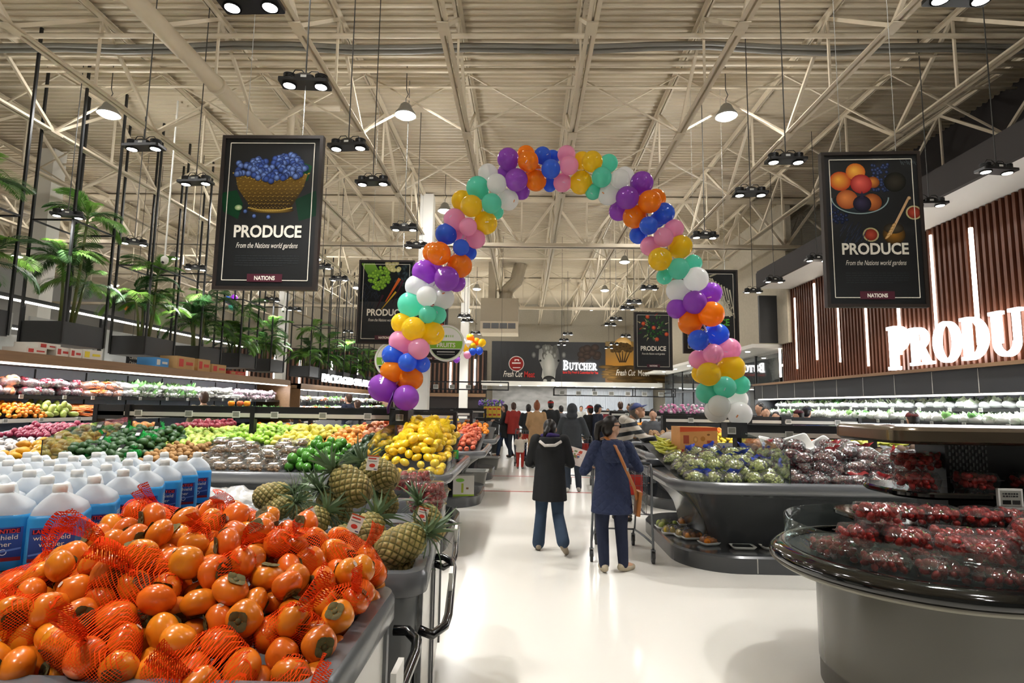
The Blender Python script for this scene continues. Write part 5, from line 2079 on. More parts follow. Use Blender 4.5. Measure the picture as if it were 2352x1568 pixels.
grp = 'strawberry packs on the dark stand'
n = 0
for n, (x, y, z) in enumerate(((2.57, 3.86, 1.141), (2.66, 4.05, 1.141), (2.6, 3.95, 1.255), (2.8, 4.1, 1.255), (2.95, 3.87, 1.141), (3.32, 3.87, 1.141))):
    straw_pack((x, y, z), rnd(-.3, .3), 'clear strawberry pack on the top tier, %s from its rounded end' % ORD[n], grp, 1.35)
for n, (x, y) in enumerate(((2.33, 3.66), (2.52, 3.64), (2.76, 3.6), (3.0, 3.6), (3.26, 3.62))):
    straw_pack((x, y, .961), rnd(-.4, .4), 'clear strawberry pack on the middle tier, %s from its rounded end' % ORD[n], grp, 1.35)
n = 0
for n, (x, y) in enumerate(((1.84, 3.5), (1.98, 3.28), (2.17, 3.11), (2.36, 3.0), (2.58, 2.98), (2.8, 2.98), (3.02, 2.98), (2.0, 3.62), (2.25, 3.36), (2.5, 3.24), (2.75, 3.24), (3.0, 3.26))):
    straw_pack((x, y, .777), rnd(-.5, .5), 'clear strawberry pack on the low deck behind the glass, %s around' % ORD[n], grp, 1.3)
for n, (x, y, a) in enumerate(((1.93, 3.4, .2), (2.12, 3.3, -.3), (2.28, 3.12, .2), (2.47, 3.1, -.2), (2.69, 3.06, .1), (2.93, 3.1, -.1), (2.16, 3.54, .5))):
    straw_pack((x, y, .895), a, 'clear strawberry pack stacked on others behind the glass, %s in the stack row' % ORD[n], grp, 1.3, rnd(-.1, .1))
for n, (x, y, z) in enumerate(((1.87, 3.62, .777), (2.06, 3.44, .895), (2.4, 3.34, .895), (2.62, 3.3, .895), (2.86, 3.3, .895), (3.1, 3.14, .895), (2.36, 3.04, .895), (2.02, 3.4, 1.01), (3.2, 3.28, .777), (3.18, 3.0, .777))):
    straw_pack((x, y, z), rnd(-.5, .5), 'clear strawberry pack in the low pile, %s of the second row' % ORD[n], grp, 1.3, rnd(-.1, .1))
straw_pack((2.5, 3.02, 1.01), .9, 'strawberry pack tipped up on top of the low stack', grp, 1.25, .7)
# packs in the bin behind the pineapples
grp = 'strawberry packs in the grey bin'
for n, (px, py, z) in enumerate(((978, 1180, .98), (985, 1150, 1.08), (930, 1130, 1.08), (955, 1120, 1.1))):
    p = atZ(px, py, z)
    straw_pack((p.x, p.y, z), rnd(-.3, .3) + .1, 'clear strawberry pack in the bin behind the pineapples, %s one' % ['lowest', 'front upper', 'partly hidden', 'rear upper'][n], grp, 1.25)

# mushroom packs with white labels on the left island
M_mush = mat('mushroom_brown', '9a7a5a', .7, var=.6, scale=30, c2='6a4c34', rand=.1)


def mush(seed):
    R = random.Random(seed)
    g = G()
    for k in range(22):
        c = (R.uniform(-.07, .07), R.uniform(-.045, .045), R.uniform(.018, .05))
        g.ball(c, (.022, .022, .017), 7, 5)
    return g.mesh('mushrooms', M_mush, True)


MUS = [mush(k) for k in range(3)]
LABELM = G().box((0, 0, .0885), (.09, .06, .001)).mesh('white_label', M_tagw)
n = 0
for j in range(5):
    for i in range(6):
        x, y = -3.72 + .2 * i + .05 * (j % 2), 6.27 + .19 * j
        for lay in range(1 if j < 1 or random.random() < .5 else 2):
            z = bed1(x, y) + .012 + lay * .088
            t = thing('mushroom_pack', 'clear mushroom pack with a white label, row %s from the front, %s along%s' % (ORD[j], ORD[i], ' on top' if lay else ''), 'mushroom pack', (x, y, z), rnd(-.15, .15), 'mushroom packs on the left island')
            t.rotation_euler = (.16, rnd(-.06, .06), rnd(-.12, .12))
            obj('pack_base', CLAM[0], t)
            obj('pack_lid', CLAM[1], t)
            q = obj('mushrooms', random.choice(MUS), t)
            q['kind'] = 'stuff'
            obj('white_label', LABELM, t)

# ---------------------------------------------------------------- bagged grapes and cherries
def bunch(m, seed, R0=.11, n=70, r=.014):
    R = random.Random(seed)
    g = G()
    for k in range(n):
        a, rr, zz = R.uniform(0, 2 * PI), math.sqrt(R.random()), R.random()
        k1 = R0 * (1 - .25 * zz) * math.sqrt(1 - .55 * zz * zz)
        g.ball((k1 * rr * math.cos(a), .75 * k1 * rr * math.sin(a), r + zz * .085), r, 6, 5)
    return g.mesh('fruit', m, True)


M_ggr = mat('green_grape', 'cfdc80', .25, var=.3, scale=30, c2='a8bc58', rand=.1)
M_cherry = mat('red_grape', '5e1a20', .2, var=.5, scale=30, c2='8a3438', rand=.2)
GB = [bunch(M_ggr, k) for k in range(3)]
CB = [bunch(M_cherry, 10 + k, .1, 70) for k in range(3)]
M_film = clear('bag_film', 'ffffff', .3, .09, .05, 22)


def film(seed, m=None):
    def fn(p):
        d = 1 + .16 * mnoise.noise(p * 2.2 + Vector((seed * 3.1, 0, 0)))
        return (p.x * d, p.y * d, max(-.004, p.z * d))
    return G().ball((0, 0, .045), (.135, .105, .075), 18, 10, fn=lambda p: fn(Vector((p.x, p.y, p.z)))).mesh('clear_bag', m or M_film, True)


FILM = [film(k) for k in range(3)]
M_blue = mat('blue_bag_print', '2a44b0', .3, rand=.1)
M_redb = mat('red_bag_print', 'a02a2c', .3)


def flap(m, seed):
    R = random.Random(seed)
    rows = [[((j / 5 - .5) * (.06 + .05 * i), .02 * math.sin(j * 1.9 + i + seed), .02 * i + .012 * math.sin(j * 2.3 + seed * 2 + i)) for j in range(6)] for i in range(4)]
    return G().sheet(rows).mesh('bag_top', m, True)


FLB = [flap(M_blue, k) for k in range(2)]
FLR = [flap(M_redb, k) for k in range(2)]


def bags(name, label, group, box, nx, ny, bed, kinds, flaps, layers, s=1.0, skip=None):
    x0, x1, y0, y1 = box
    n = 0
    for L in range(layers):
        for j in range(ny):
            for i in range(nx):
                x = x0 + (x1 - x0) * (i + .5 + .25 * (j % 2) + .3 * L) / nx + rnd(-.03, .03)
                y = y0 + (y1 - y0) * (j + .5) / ny + rnd(-.03, .03)
                if x > x1 or (L and (j == 0 or random.random() < .35)) or (skip and skip(x, y)):
                    continue
                t = thing(name, label + (', top layer ' if L else ', ') + '%s row back, %s along' % (ORD[j], ORD[i]), 'bagged fruit', (x, y, bed(x, y) + L * .085), rnd(0, 6.28), group)
                t.rotation_euler = (rnd(-.2, .2), rnd(-.2, .2), rnd(0, 6.28))
                t.scale = (s, s, s)
                q = obj('fruit', random.choice(kinds), t)
                q['kind'] = 'stuff'
                obj('clear_bag', random.choice(FILM), t)
                if random.random() < .38:
                    obj('bag_top', random.choice(flaps), t, (rnd(-.06, .06), rnd(-.08, .0), .085), (rnd(-.9, .5), rnd(-.4, .4), rnd(0, 6.28)))


bags('grape_bag', 'blue printed green grape bag', 'bagged green grapes', (1.66, 2.68, 6.0, 7.2), 5, 6, bedr, GB, FLB, 2)
bags('grape_bag', 'red grape bag on the right island', 'bagged red grapes', (2.74, 4.0, 6.0, 7.15), 6, 6, bedr, CB, FLR, 3, .95)
bags('grape_bag', 'red grape bag behind the strawberry stand', 'bagged red grapes behind the stand', (4.1, 5.4, 6.0, 7.1), 5, 4, bedr, CB, FLR, 2, .95)
t = thing('divider', 'clear divider between green and red grapes', 'divider', (2.71, 5.98, 0), group='clear acrylic dividers')
G().add([(0, 0, .88), (0, 1.3, 1.05), (0, 1.3, 1.36), (0, .35, 1.28), (0, 0, 1.14)] + [(.006, 0, .88), (.006, 1.3, 1.05), (.006, 1.3, 1.36), (.006, .35, 1.28), (.006, 0, 1.14)],
        [(0, 1, 2, 3, 4), (9, 8, 7, 6, 5)] + [(i, i + 5, (i + 1) % 5 + 5, (i + 1) % 5) for i in range(5)]).build('sheet', M_acry, t)
G().cyl((0.003, -.003, .88), (0.003, -.003, 1.14), .005, n=6).build('edge_strip', M_black, t)
# behind the rail on the right island
heap('orange', 'yellow orange behind the rail of the right island', 'orange', 'oranges behind the rail', [F_orange], 30, (2.95, 3.6, 7.5, 8.1), .045, bedr, .16)
heap('banana', 'greenish banana behind the rail of the right island', 'banana', 'green bananas', [F_banana], 60, (3.9, 5.0, 7.5, 8.2), .035, bedr, .16, rotf=lambda: (rnd(-.3, .3), rnd(-.3, .3), rnd(-.6, .6)))
heap('taro', 'brown taro root behind the red grapes', 'taro', 'taro roots', [F_eggp], 40, (4.3, 5.6, 7.15, 7.5), .05, bedr, .1)
heap('mango', 'red mango behind the white foam trays', 'mango', 'red mangoes on the right island', [F_redmango], 36, (3.5, 4.3, 7.2, 7.7), .055, bedr, .1)
# white foam trays leaning behind the red grapes
M_foam = mat('foam_white', 'e8e8e2', .6)


def tray_mesh(w=.3, d=.2, h=.04):
    rr = lambda i, z: rrect(-w / 2 + i, w / 2 - i, -d / 2 + i, d / 2 - i, .03, z, 3)
    return G().loft([rr(.03, 0), rr(.0, h), rr(.01, h), rr(.035, .006)]).mesh('foam_tray', M_foam, True)


TRAY = tray_mesh()
for k, (x, y, z, a, b) in enumerate(((3.02, 7.1, 1.18, .7, .2), (3.3, 7.1, 1.2, .9, -.3), (3.55, 7.05, 1.16, .8, -.5), (3.85, 7.0, 1.14, .7, -.2))):
    o = obj('foam_tray', TRAY, None, (x, y, z), (a, b, rnd(-.3, .3)), 1.2)
    tag(o, 'empty white foam tray leaning behind red grapes, %s from the divider' % ORD[k], 'tray', 'foam trays behind the grapes')
# orange printed fruit carton
p = atY(1610, 1035, 7.0)
t = thing('fruit_carton', 'orange printed cardboard fruit box on the right island', 'box', (p.x, 7.25, bedr(p.x, 7.2) - .05), .05)
g = G()
g.b2((-.23, -.15, 0), (.23, .2, .42))
g.build('body', mat('orange_carton', 'd99a58', .7, var=.2, scale=8), t)
I = Ink()
I.poly([(-.23, .36), (.23, .38), (.23, .42), (-.23, .42)], 'd85a34').poly([(-.19, .22), (-.12, .22), (-.12, .32), (-.19, .32)], 'a8503a').poly([(.1, .2), (.19, .2), (.19, .26), (.1, .26)], 'a8503a')
I.disc(.05, .28, .03, .03, 'b87a3a').disc(-.04, .27, .03, .04, 'e8b878', 'b87a40').disc(.12, .33, .02, .012, '8a5a30').line((-.2, .06), (-.2, .15), .03, 'c83a28').line((-.17, .06), (-.12, .12), .03, 'c83a28')
obj('print', I.mesh('print'), t, (0, -.1505, 0))
obj('lettering', text_mesh('Dole', .11, M_ink_r, offset=.004), t, (.02, -.152, .06))
# bananas and a big white bag beside the striped man
heap('banana', 'yellow green banana beside the striped shopper', 'banana', 'bananas at the right island end', [F_banana], 30, (1.66, 1.95, 7.0, 7.75), .035, bedr, .15, rotf=lambda: (rnd(-.3, .3), rnd(-.3, .3), rnd(-.6, .6)))
o = obj('produce_bag', film(7, clear('milky_film', 'f4ece4', .25, .1, .55, 14)), None, (2.05, 7.85, bedr(2.0, 7.8)), (0, 0, .3), (1.8, 1.7, 1.7))
tag(o, 'crumpled milky plastic bag under the striped man\'s hands', 'bag')

# foam trays of fruit on the right island plinth
for k, (px, py, c) in enumerate(((1545, 1225, F_lemon), (1575, 1232, F_lemon), (1590, 1236, F_peach), (1632, 1248, F_orange), (1655, 1225, F_pom), (1580, 1205, F_peach), (1530, 1212, F_squash))):
    p = atZ(px, py, .18)
    t = thing('fruit_tray', 'foam tray of wrapped fruit on the island plinth, %s' % ['second from its corner', 'third from its corner', 'with yellow red peaches', 'with orange fruit', 'tilted against the pedestal', 'behind the others', 'with green fruit at the corner'][k], 'tray', (p.x, p.y, .172), rnd(-.4, .4), 'fruit trays on the plinth')
    obj('foam_tray', TRAY, t, None, None, .85)
    for i in range(5):
        obj('fruit', c, t, ((i % 3 - 1) * .07, (i // 3 - .5) * .07, .045), rot3(), .85)
    obj('wrap', FILM[k % 3], t, (0, 0, .01), None, (.95, .8, .9))
for k, px in enumerate((1706, 1775)):
    p = atZ(px, 1258, .18)
    t = thing('fruit_tray', 'nearly empty foam tray on the plinth, %s the red grapes' % ['nearer to', 'farther along below'][k], 'tray', (p.x, p.y, .172), rnd(-.2, .2), 'fruit trays on the plinth')
    obj('foam_tray', TRAY, t, None, None, .85)
    G().box((0, 0, .025), (.18, .11, .02)).build('contents', M_liner, t)

# ---------------------------------------------------------------- farther islands
ISLF = [[(F_pom, 'red pomegranate', 'pomegranate', .5), (F_papple, 'pink apple', 'apple', 1.0), (F_gapple, 'green apple', 'apple', 1.4), (F_orange, 'orange', 'orange', 1.4)],
        [(F_orange, 'orange', 'orange', 1.0), (F_mandarin, 'small mandarin', 'mandarin', 1.0), (F_rapple, 'red apple', 'apple', 1.2)], [(F_rapple, 'red apple', 'apple', 1.2), (F_pom, 'pomegranate', 'pomegranate', 1.2)], [(F_rapple, 'red apple', 'apple', 1.2), (F_lemon, 'lemon', 'lemon', 1.2)],
        [(F_potato, 'brown potato', 'potato', 1.0), (F_lemon, 'yellow lemon', 'lemon', .9), (F_peach, 'peach', 'peach', .9)], [(F_potato, 'pale onion', 'onion', 1.4), (F_orange, 'orange', 'orange', 1.2)], [(F_gapple, 'green apple', 'apple', 1.2), (F_rapple, 'red apple', 'apple', 1.2)], [(F_lemon, 'lemon', 'lemon', 1.2), (F_orange, 'orange', 'orange', 1.2)]]
names8 = ['second left island', 'third left island', 'fourth left island', 'fifth left island', 'second right island', 'third right island', 'fourth right island', 'fifth right island']
for k, (isl, xa, xb, ya) in enumerate(ISL):
    bf = bedm(ya)
    x = xb - .12 if xa < 0 else xa + .12
    for j, (fm, lab, cat, wd) in enumerate(ISLF[k]):
        bx0, bx1 = (x - wd, x) if xa < 0 else (x, x + wd)
        heap(cat, lab + ' heaped on the ' + names8[k], cat, lab + 's on the ' + names8[k], [fm], int([75, 50, 32, 22, 60, 40, 24, 18][k] * (.45 if cat == 'apple' else 1)), (bx0, bx1, ya + .15, ya + [1.7, 1.5, 1.2, 1.0, 1.5, 1.2, 1.0, 1.0][k]), [.046, .05, .06, .065, .05, .06, .065, .07][k], bf, .22, edge=.2, s=[(.95, 1.1), (1.0, 1.2), (1.25, 1.4), (1.4, 1.6), (1, 1.2), (1.25, 1.4), (1.4, 1.6), (1.5, 1.7)][k])
        x += -wd - .05 if xa < 0 else wd + .05

# ---------------------------------------------------------------- left wall case goods
def bag_of(name, m, seed, r, n, w=.13, d=.09, h=.1, elong=1.0):
    R = random.Random(seed)
    g = G()
    for k in range(n):
        g.ball((0, 0, 0), (r * elong, r, r), 8, 6, M=Matrix.Translation((R.uniform(-w + r, w - r), R.uniform(-d + r, d - r), R.uniform(r, h))) @ Matrix.Rotation(R.uniform(-.5, .5), 4, 'Z'))
    return g.mesh(name, m, True)


M_onp = mat('pink_onion', 'b0607a', .4, var=.5, scale=14, c2='d8a0b0', rand=.15)
M_wradish = mat('white_radish', 'e2e0dc', .5, var=.3, scale=14, c2='b8c89a', rand=.05)
M_turnip = mat('pink_turnip', 'd890b4', .5, var=.8, scale=8, c2='efe8ec', rand=.05)
M_lett = leafy('lettuce', '6f9a58', .5, .3, .02, .25)
M_peachc = mat('peach_tone', 'd88a5a', .5, var=.5, scale=14, c2='c8604a', rand=.1)
M_dred = mat('dark_red_fruit', '7a2432', .35, var=.5, scale=14, c2='a8404a', rand=.1)
M_orc = MATS['carrot_skin']


def leafbag(seed, m):
    R = random.Random(seed)
    g = G()
    for k in range(22):
        a = R.uniform(0, 6.28)
        b = Vector((R.uniform(-.08, .08), R.uniform(-.06, .06), R.uniform(.0, .05)))
        d = Vector((math.cos(a) * .5, math.sin(a) * .5, 1)).normalized() * R.uniform(.07, .14)
        s = Vector((-math.sin(a), math.cos(a), 0)) * .035
        g.add([b - s * .4, b + s * .4, b + d * .6 + s, b + d * .6 - s, b + d], [(0, 1, 2, 3), (3, 2, 4)])
    return g.mesh('leaves', m)


BG_on = [bag_of('onions', M_onp, k, .035, 22) for k in range(2)]
BG_pe = [bag_of('fruit', M_peachc, k, .035, 22) for k in range(2)]
BG_rd = [bag_of('radishes', M_dred, k, .025, 30) for k in range(2)]
BG_ca = [bag_of('carrots', M_orc, k, .014, 22, elong=5, w=.12) for k in range(2)]
BG_le = [leafbag(k, M_lett) for k in range(3)]
BG_wr = [bag_of('white_roots', M_wradish, k, .02, 12, elong=5, w=.14) for k in range(2)]
BG_tu = [bag_of('turnips', M_turnip, k, .03, 18) for k in range(2)]
M_film2 = clear('case_bag_film', 'ffffff', .35, .1, .1, 20)
FILM2 = [film(20 + k, M_film2) for k in range(3)]
YL = lambda px: 1310 * 7.75 / (1205 - px)


def case_row(name, what, cat, y0, y1, z, x0, rows, kinds, film_=True, sp=.27, s=1.3, layers=2, group=None, sgn=-1):
    for L in range(layers):
        for r in range(rows):
            y = y0 + .12 + rnd(0, .05) + .1 * (r % 2)
            while y < y1 - .05:
                e = (y - y0) / (y1 - y0)
                t = thing(name, what + ', ' + ('near part' if e < .33 else 'middle part' if e < .66 else 'far part') + (' on top' if L else ''), cat, (x0 + sgn * (.16 + .26 * r) + rnd(-.03, .03), y, z + L * .15), rnd(0, 6.28), group or what)
                t.scale = (s, s, s)
                t.rotation_euler = (rnd(-.2, .2), rnd(-.2, .2), rnd(0, 6.28))
                q = obj('contents', random.choice(kinds), t)
                q['kind'] = 'stuff'
                if film_:
                    obj('clear_bag', random.choice(FILM2), t)
                y += sp * rnd(.85, 1.15)


zs = 1.682
case_row('onion_bag', 'clear bag of pink onions on the upper left case shelf', 'bag', 6.5, YL(85), zs, -8.35, 3, BG_on, layers=2, group='onion bags')
case_row('fruit_bag', 'clear bag of peach coloured fruit on the upper left case shelf', 'bag', YL(85), YL(135), zs, -8.35, 3, BG_pe, layers=2, group='peach bags')
case_row('berry_pack', 'clear pack of dark red fruit on the upper left case shelf', 'pack', YL(135), YL(208), zs, -8.35, 3, BG_rd, layers=2, group='dark red packs')
case_row('radish_bag', 'clear bag of radishes on the upper left case shelf', 'bag', YL(208), YL(265), zs, -8.35, 2, BG_rd + BG_tu, group='radish bags')
case_row('carrot_bag', 'clear bag of carrots on the upper left case shelf', 'bag', YL(265), YL(345), zs, -8.35, 2, BG_ca, group='carrot bags')
case_row('lettuce_bag', 'clear bag of green lettuce on the upper left case shelf', 'bag', YL(345), YL(505), zs, -8.35, 3, BG_le + BG_wr[:1], s=1.45, group='lettuce bags')
case_row('root_bag', 'clear bag of white roots on the upper left case shelf', 'bag', YL(505), YL(590), zs, -8.35, 2, BG_wr, s=1.4, group='white root bags')
case_row('turnip_bag', 'clear bag of pink turnips on the upper left case shelf', 'bag', YL(590), 19.2, zs, -8.35, 2, BG_tu, group='turnip bags')
flat1 = lambda x, y: 1.3 + .12 * max(0, (-8.05 - x))
heap('lemon', 'yellow lemon heaped in the left wall case', 'lemon', 'lemons in the wall case', [F_lemon], 90, (-8.75, -8.08, 7.2, 8.85), .042, flat1, .16)
heap('mandarin', 'small orange mandarin heaped in the left wall case', 'mandarin', 'mandarins in the wall case', [F_mandarin], 150, (-8.75, -8.08, 8.85, 9.6), .034, flat1, .2, s=(.72, .85))
heap('squash', 'green squash heaped in the left wall case', 'squash', 'squashes in the wall case', [F_squash], 50, (-8.75, -8.08, 9.6, 10.25), .058, flat1, .18)
heap('carrot', 'carrot heaped in the left wall case', 'carrot', 'carrots in the wall case', [F_carrot], 130, (-8.75, -8.1, 10.25, 11.2), .03, flat1, .2, rotf=lambda: (rnd(-.2, .2), rnd(-.2, .2), rnd(-.5, .5)), s=(.9, 1.2))
heap('carrot', 'carrot farther along the lower left case shelf', 'carrot', 'far carrots in the wall case', [F_carrot], 40, (-8.75, -8.1, 11.2, 12.4), .035, flat1, .1, rotf=lambda: (rnd(-.2, .2), rnd(-.2, .2), rnd(-.5, .5)))
case_row('salad_bag', 'bag of mixed greens on the lower left case shelf', 'bag', 12.4, 19.2, 1.302, -8.05, 2, BG_le + BG_rd[:1], s=1.3, sp=.34, layers=1, group='greens on the lower left shelf')
flat0 = lambda x, y: .95 + .1 * max(0, (-7.85 - x))
heap('red_onion', 'red onion netted on the lowest left case shelf', 'onion', 'netted red onions', [F_onion], 160, (-8.5, -7.85, 7.4, 9.6), .04, flat0, .14)
heap('plum', 'dark purple fruit on the lowest left case shelf', 'plum', 'purple fruit on the lowest shelf', [F_plum], 60, (-8.5, -7.85, 9.6, 11.0), .042, flat0, .12)
case_row('salad_bag', 'bag of greens in the far salad case', 'bag', 20.5, 33, 1.682, -8.35, 1, BG_le + BG_ca + BG_wr, s=1.6, sp=.42, layers=1, group='bags in the far salad case')
case_row('salad_bag', 'bag of greens low in the far salad case', 'bag', 20.5, 33, 1.302, -8.05, 1, BG_le + BG_ca + BG_wr, s=1.6, sp=.42, layers=1, group='bags low in the far salad case')

# right wall case: pale bags of greens in rows
M_sal = leafy('pale_salad', 'cdd8c0', .5, .3, .03, .3)
BG_pale = [leafbag(30 + k, M_sal) for k in range(3)]
M_film3 = clear('white_bag_film', 'f8fbf8', .5, .14, .38, 20)
FILM2_ = FILM2
FILM2 = [film(40 + k, M_film3) for k in range(3)]
case_row('greens_bag', 'pale bag of greens on the upper shelf below the slatted wall', 'bag', 7.3, 18.2, 1.702, 7.8, 2, BG_pale + BG_le[:1], sp=.27, s=1.35, layers=1, group='bags on the upper right shelf', sgn=1)
case_row('greens_bag', 'pale bag of greens on the middle shelf below the slatted wall', 'bag', 7.0, 18.2, 1.452, 7.5, 2, BG_pale + BG_le[:1], sp=.27, s=1.35, layers=1, group='bags on the middle right shelf', sgn=1)
case_row('greens_bag', 'pale bag of greens on the low shelf below the slatted wall', 'bag', 6.5, 14, 1.102, 7.2, 1, BG_pale, sp=.3, s=1.3, layers=1, group='bags on the low right shelf', sgn=1)
FILM2 = FILM2_

# small fruit displayed on the left rail
for k, (px, c, lab) in enumerate(((532, F_orange, 'single orange on the price rail'), (552, F_rapple, 'single red apple on the price rail between oranges'), (568, F_orange, 'single orange on the price rail nearer to the arch'))):
    q = atY(px, 918, 7.75)
    tag(obj('orange' if c is F_orange else 'apple', c, None, (q.x, 7.75, 1.575 + .036), (0, 0, k)), lab, 'fruit')

# ================================================================ foreground: persimmons
def pers_fn(p):
    a = math.atan2(p.y, p.x)
    k = 1 + .045 * math.cos(4 * a) * (1 - abs(p.z) / .036)
    z = p.z
    rr = math.hypot(p.x, p.y)
    if z > 0:
        z -= .008 * max(0, 1 - rr / .02)
    else:
        z += .005 * max(0, 1 - rr / .014)
    return (p.x * k, p.y * k, z)


M_pers = mat('persimmon_skin', 'e67e1c', .24, var=.5, scale=14, c2='cf5c0e', rand=.1, hue=.012, coat=.25)
M_caly = mat('persimmon_calyx', '6a6030', .8, var=.8, scale=60, c2='33301c', rand=.2)
F_pers = G().ball((0, 0, 0), (.045, .045, .035), 24, 14, fn=pers_fn).mesh('persimmon', M_pers, True)
g = G()
for k in range(4):
    a = PI / 4 + k * PI / 2
    ca, sa = math.cos(a), math.sin(a)
    rows = []
    for i in range(5):
        t = i / 4
        wd = .017 * math.sin(PI * (.2 + .72 * t))
        r = .003 + .024 * t
        z = .0285 + .0045 * math.sin(t * 2.2) + .003 * t
        rows.append([(r * ca - wd * s * sa, r * sa + wd * s * ca, z - .0015 * abs(s)) for s in (-1, -.4, .4, 1)])
    g.sheet(rows)
g.lathe([(.009, .026), (.008, .031), (.003, .033)], 10)
CALY = g.mesh('calyx', M_caly, True)
STK = patch_mesh('sticker', M_sticker, 0, .3, -.15, .15)
for v in STK.vertices:
    v.co *= .0455
STKR = G().lathe([(.0085, 0), (.0085, .0006)], 14).mesh('sticker', mat('fruit_sticker', 'e4d8c8', .5, var=.8, scale=160, c2='b07a50'))


def p_target(x, y):
    fy = max(0, min(1, (y - 1.37) / .62))
    z = 1.035 + .255 * math.sin(fy * PI / 2)
    fx = 0.0
    if x > -.98:
        fx = (x + .98) / .5
    elif x < -1.34:
        fx = (-1.34 - x) / .2
    return z - .19 * min(1.15, max(0, fx)) ** 1.2 * (.35 + .65 * fy) - .03


pb = lambda x, y: .8
PP = deposit(440, -1.53, -.475, 1.37, 2.14, .041, lambda x, y: max(.79, p_target(x, y) - .16), p_target, .93, K=60)
pers = []
for k, p in enumerate(PP):
    o = obj('persimmon', F_pers, None, tuple(p), rot3(), rnd(.94, 1.08))
    tag(o, 'x', 'persimmon', 'persimmons heaped in the front bin')
    c = obj('calyx', CALY, o)
    has = k % 4 == 0
    if has:
        s = obj('sticker', STKR, o)
        d = Vector((rnd(-1, 1), rnd(-1, 1), rnd(-.9, .3))).normalized()
        s.rotation_mode = 'QUATERNION'
        s.rotation_quaternion = d.to_track_quat('Z', 'Y')
        s.location = Vector((d.x * .0455, d.y * .0455, d.z * .0355))
    o['label'] = 'orange persimmon%s, %s row from the front, %s from the jug side%s' % (' with sticker' if has else '', ORD[min(5, int((p[1] - 1.34) / .135))], ORD[max(0, min(8, int((p[0] + 1.56) / .125)))], ' and buried' if p[2] < p_target(p[0], p[1]) - .05 else '')
    pers.append(o)
# net bags over groups of persimmons
tops = sorted(PP.tolist(), key=lambda q: -(q[2] - p_target(q[0], q[1])))[:150]
seeds = [tops[0]]
while len(seeds) < 18:
    seeds.append(max(tops, key=lambda q: min((q[0] - s[0]) ** 2 + (q[1] - s[1]) ** 2 for s in seeds)))
TAILR = [tail_mesh('net_tail', net('red_net_dense', 'f0400f', 70, .62), .11, .026, k) for k in range(5)]
M_rnet2 = net('red_net_thin', 'f0480f', 55, .16)
for k, s in enumerate(seeds):
    c = Vector(s)
    mem = sorted(tops, key=lambda q: (Vector(q) - c).length)[:6]
    t = thing('persimmon_net_bag', 'red net bag around persimmons, %s across the %s part of the heap' % (ORD[sorted([q for q in seeds if (q[1] < 1.72) == (s[1] < 1.72)], key=lambda q: q[0]).index(s)], 'front' if s[1] < 1.72 else 'back'), 'net bag', tuple(c), group='red persimmon net bags')
    hull([Vector(q) - c for q in mem[:6 if k % 2 else 3]], .043, 'net', M_rnet2, t, 1.03)
    d = Vector((rnd(-1, 1), rnd(-1, .2), rnd(.1, .9))).normalized()
    o = obj('net_tail', TAILR[k % 5], t, Vector((0, -.01, .035)), None, rnd(.8, 1.25))
    o.rotation_mode = 'QUATERNION'
    o.rotation_quaternion = d.to_track_quat('Z', 'X')

# ================================================================ pineapples
def pineapple_mesh():
    NU, NV = 110, 84
    rowsN, colsN = 13, 11
    vs, cs = [], []
    L, Rm = .105, .068
    for j in range(NV + 1):
        v = j / NV
        z = -L + 2 * L * v
        pr = Rm * max(.02, 1 - abs(2 * v - 1) ** 2.8) ** .5 * (1.0 - .1 * (v - .5))
        for i in range(NU):
            u = i / NU
            a = colsN * u + rowsN * v * .5
            b = colsN * u - rowsN * v * .5
            da, db = abs((a % 1) - .5) * 2, abs((b % 1) - .5) * 2
            e = max(da, db)
            h = .006 * (1 - e ** 3) + .0035 * max(0, 1 - (da + db) * 2.2)
            r = pr + h * min(1, pr / .03)
            vs.append((r * math.cos(2 * PI * u), r * math.sin(2 * PI * u), z))
            kk = 1 - e
            tip = max(0, 1 - (da + db) * 1.5)
            base = (.50, .40, .13)
            gap = (.045, .06, .016)
            t = min(1, kk * 3.2)
            c = [gap[q] * (1 - t) + base[q] * t for q in range(3)]
            brown = (.55, .36, .2)
            c = [c[q] * (1 - .7 * tip) + brown[q] * .7 * tip for q in range(3)]
            w_ = .75 + .4 * mnoise.noise(Vector((u * 9, v * 7, 0)))
            cs.append((c[0] * w_, c[1] * (w_ + .1 * (v - .5)), c[2] * w_, 1))
    fs = [(j * NU + i, j * NU + (i + 1) % NU, (j + 1) * NU + (i + 1) % NU, (j + 1) * NU + i) for j in range(NV) for i in range(NU)]
    fs += [tuple(range(NU - 1, -1, -1)), tuple(NV * NU + i for i in range(NU))]
    me = bpy.data.meshes.new('body')
    me.from_pydata(vs, [], fs)
    me.polygons.foreach_set('use_smooth', [True] * len(fs))
    ca = me.color_attributes.new('ink', 'FLOAT_COLOR', 'POINT')
    ca.data.foreach_set('color', [x for c in cs for x in c])
    m = printed().copy()
    m.name = 'pineapple_rind'
    m.node_tree.nodes['Principled BSDF'].inputs['Roughness'].default_value = .5
    me.materials.append(m)
    return me


PINE = pineapple_mesh()
M_crown = leafy('pineapple_leaf', '667c58', .4, .15, .015, .3)


def pine_leaf(L, curl, w):
    rows = []
    for i in range(8):
        t = i / 7
        wd = w * (1 - t) ** .8 * (.6 + .8 * t if t < .4 else .92)
        x = curl * t * t * L
        z = L * t * (1 - .25 * curl * t)
        rows.append([(x + .3 * wd, -wd, z), (x, 0, z), (x + .3 * wd, wd, z)])
    return G().sheet(rows).mesh('leaf', M_crown, True)


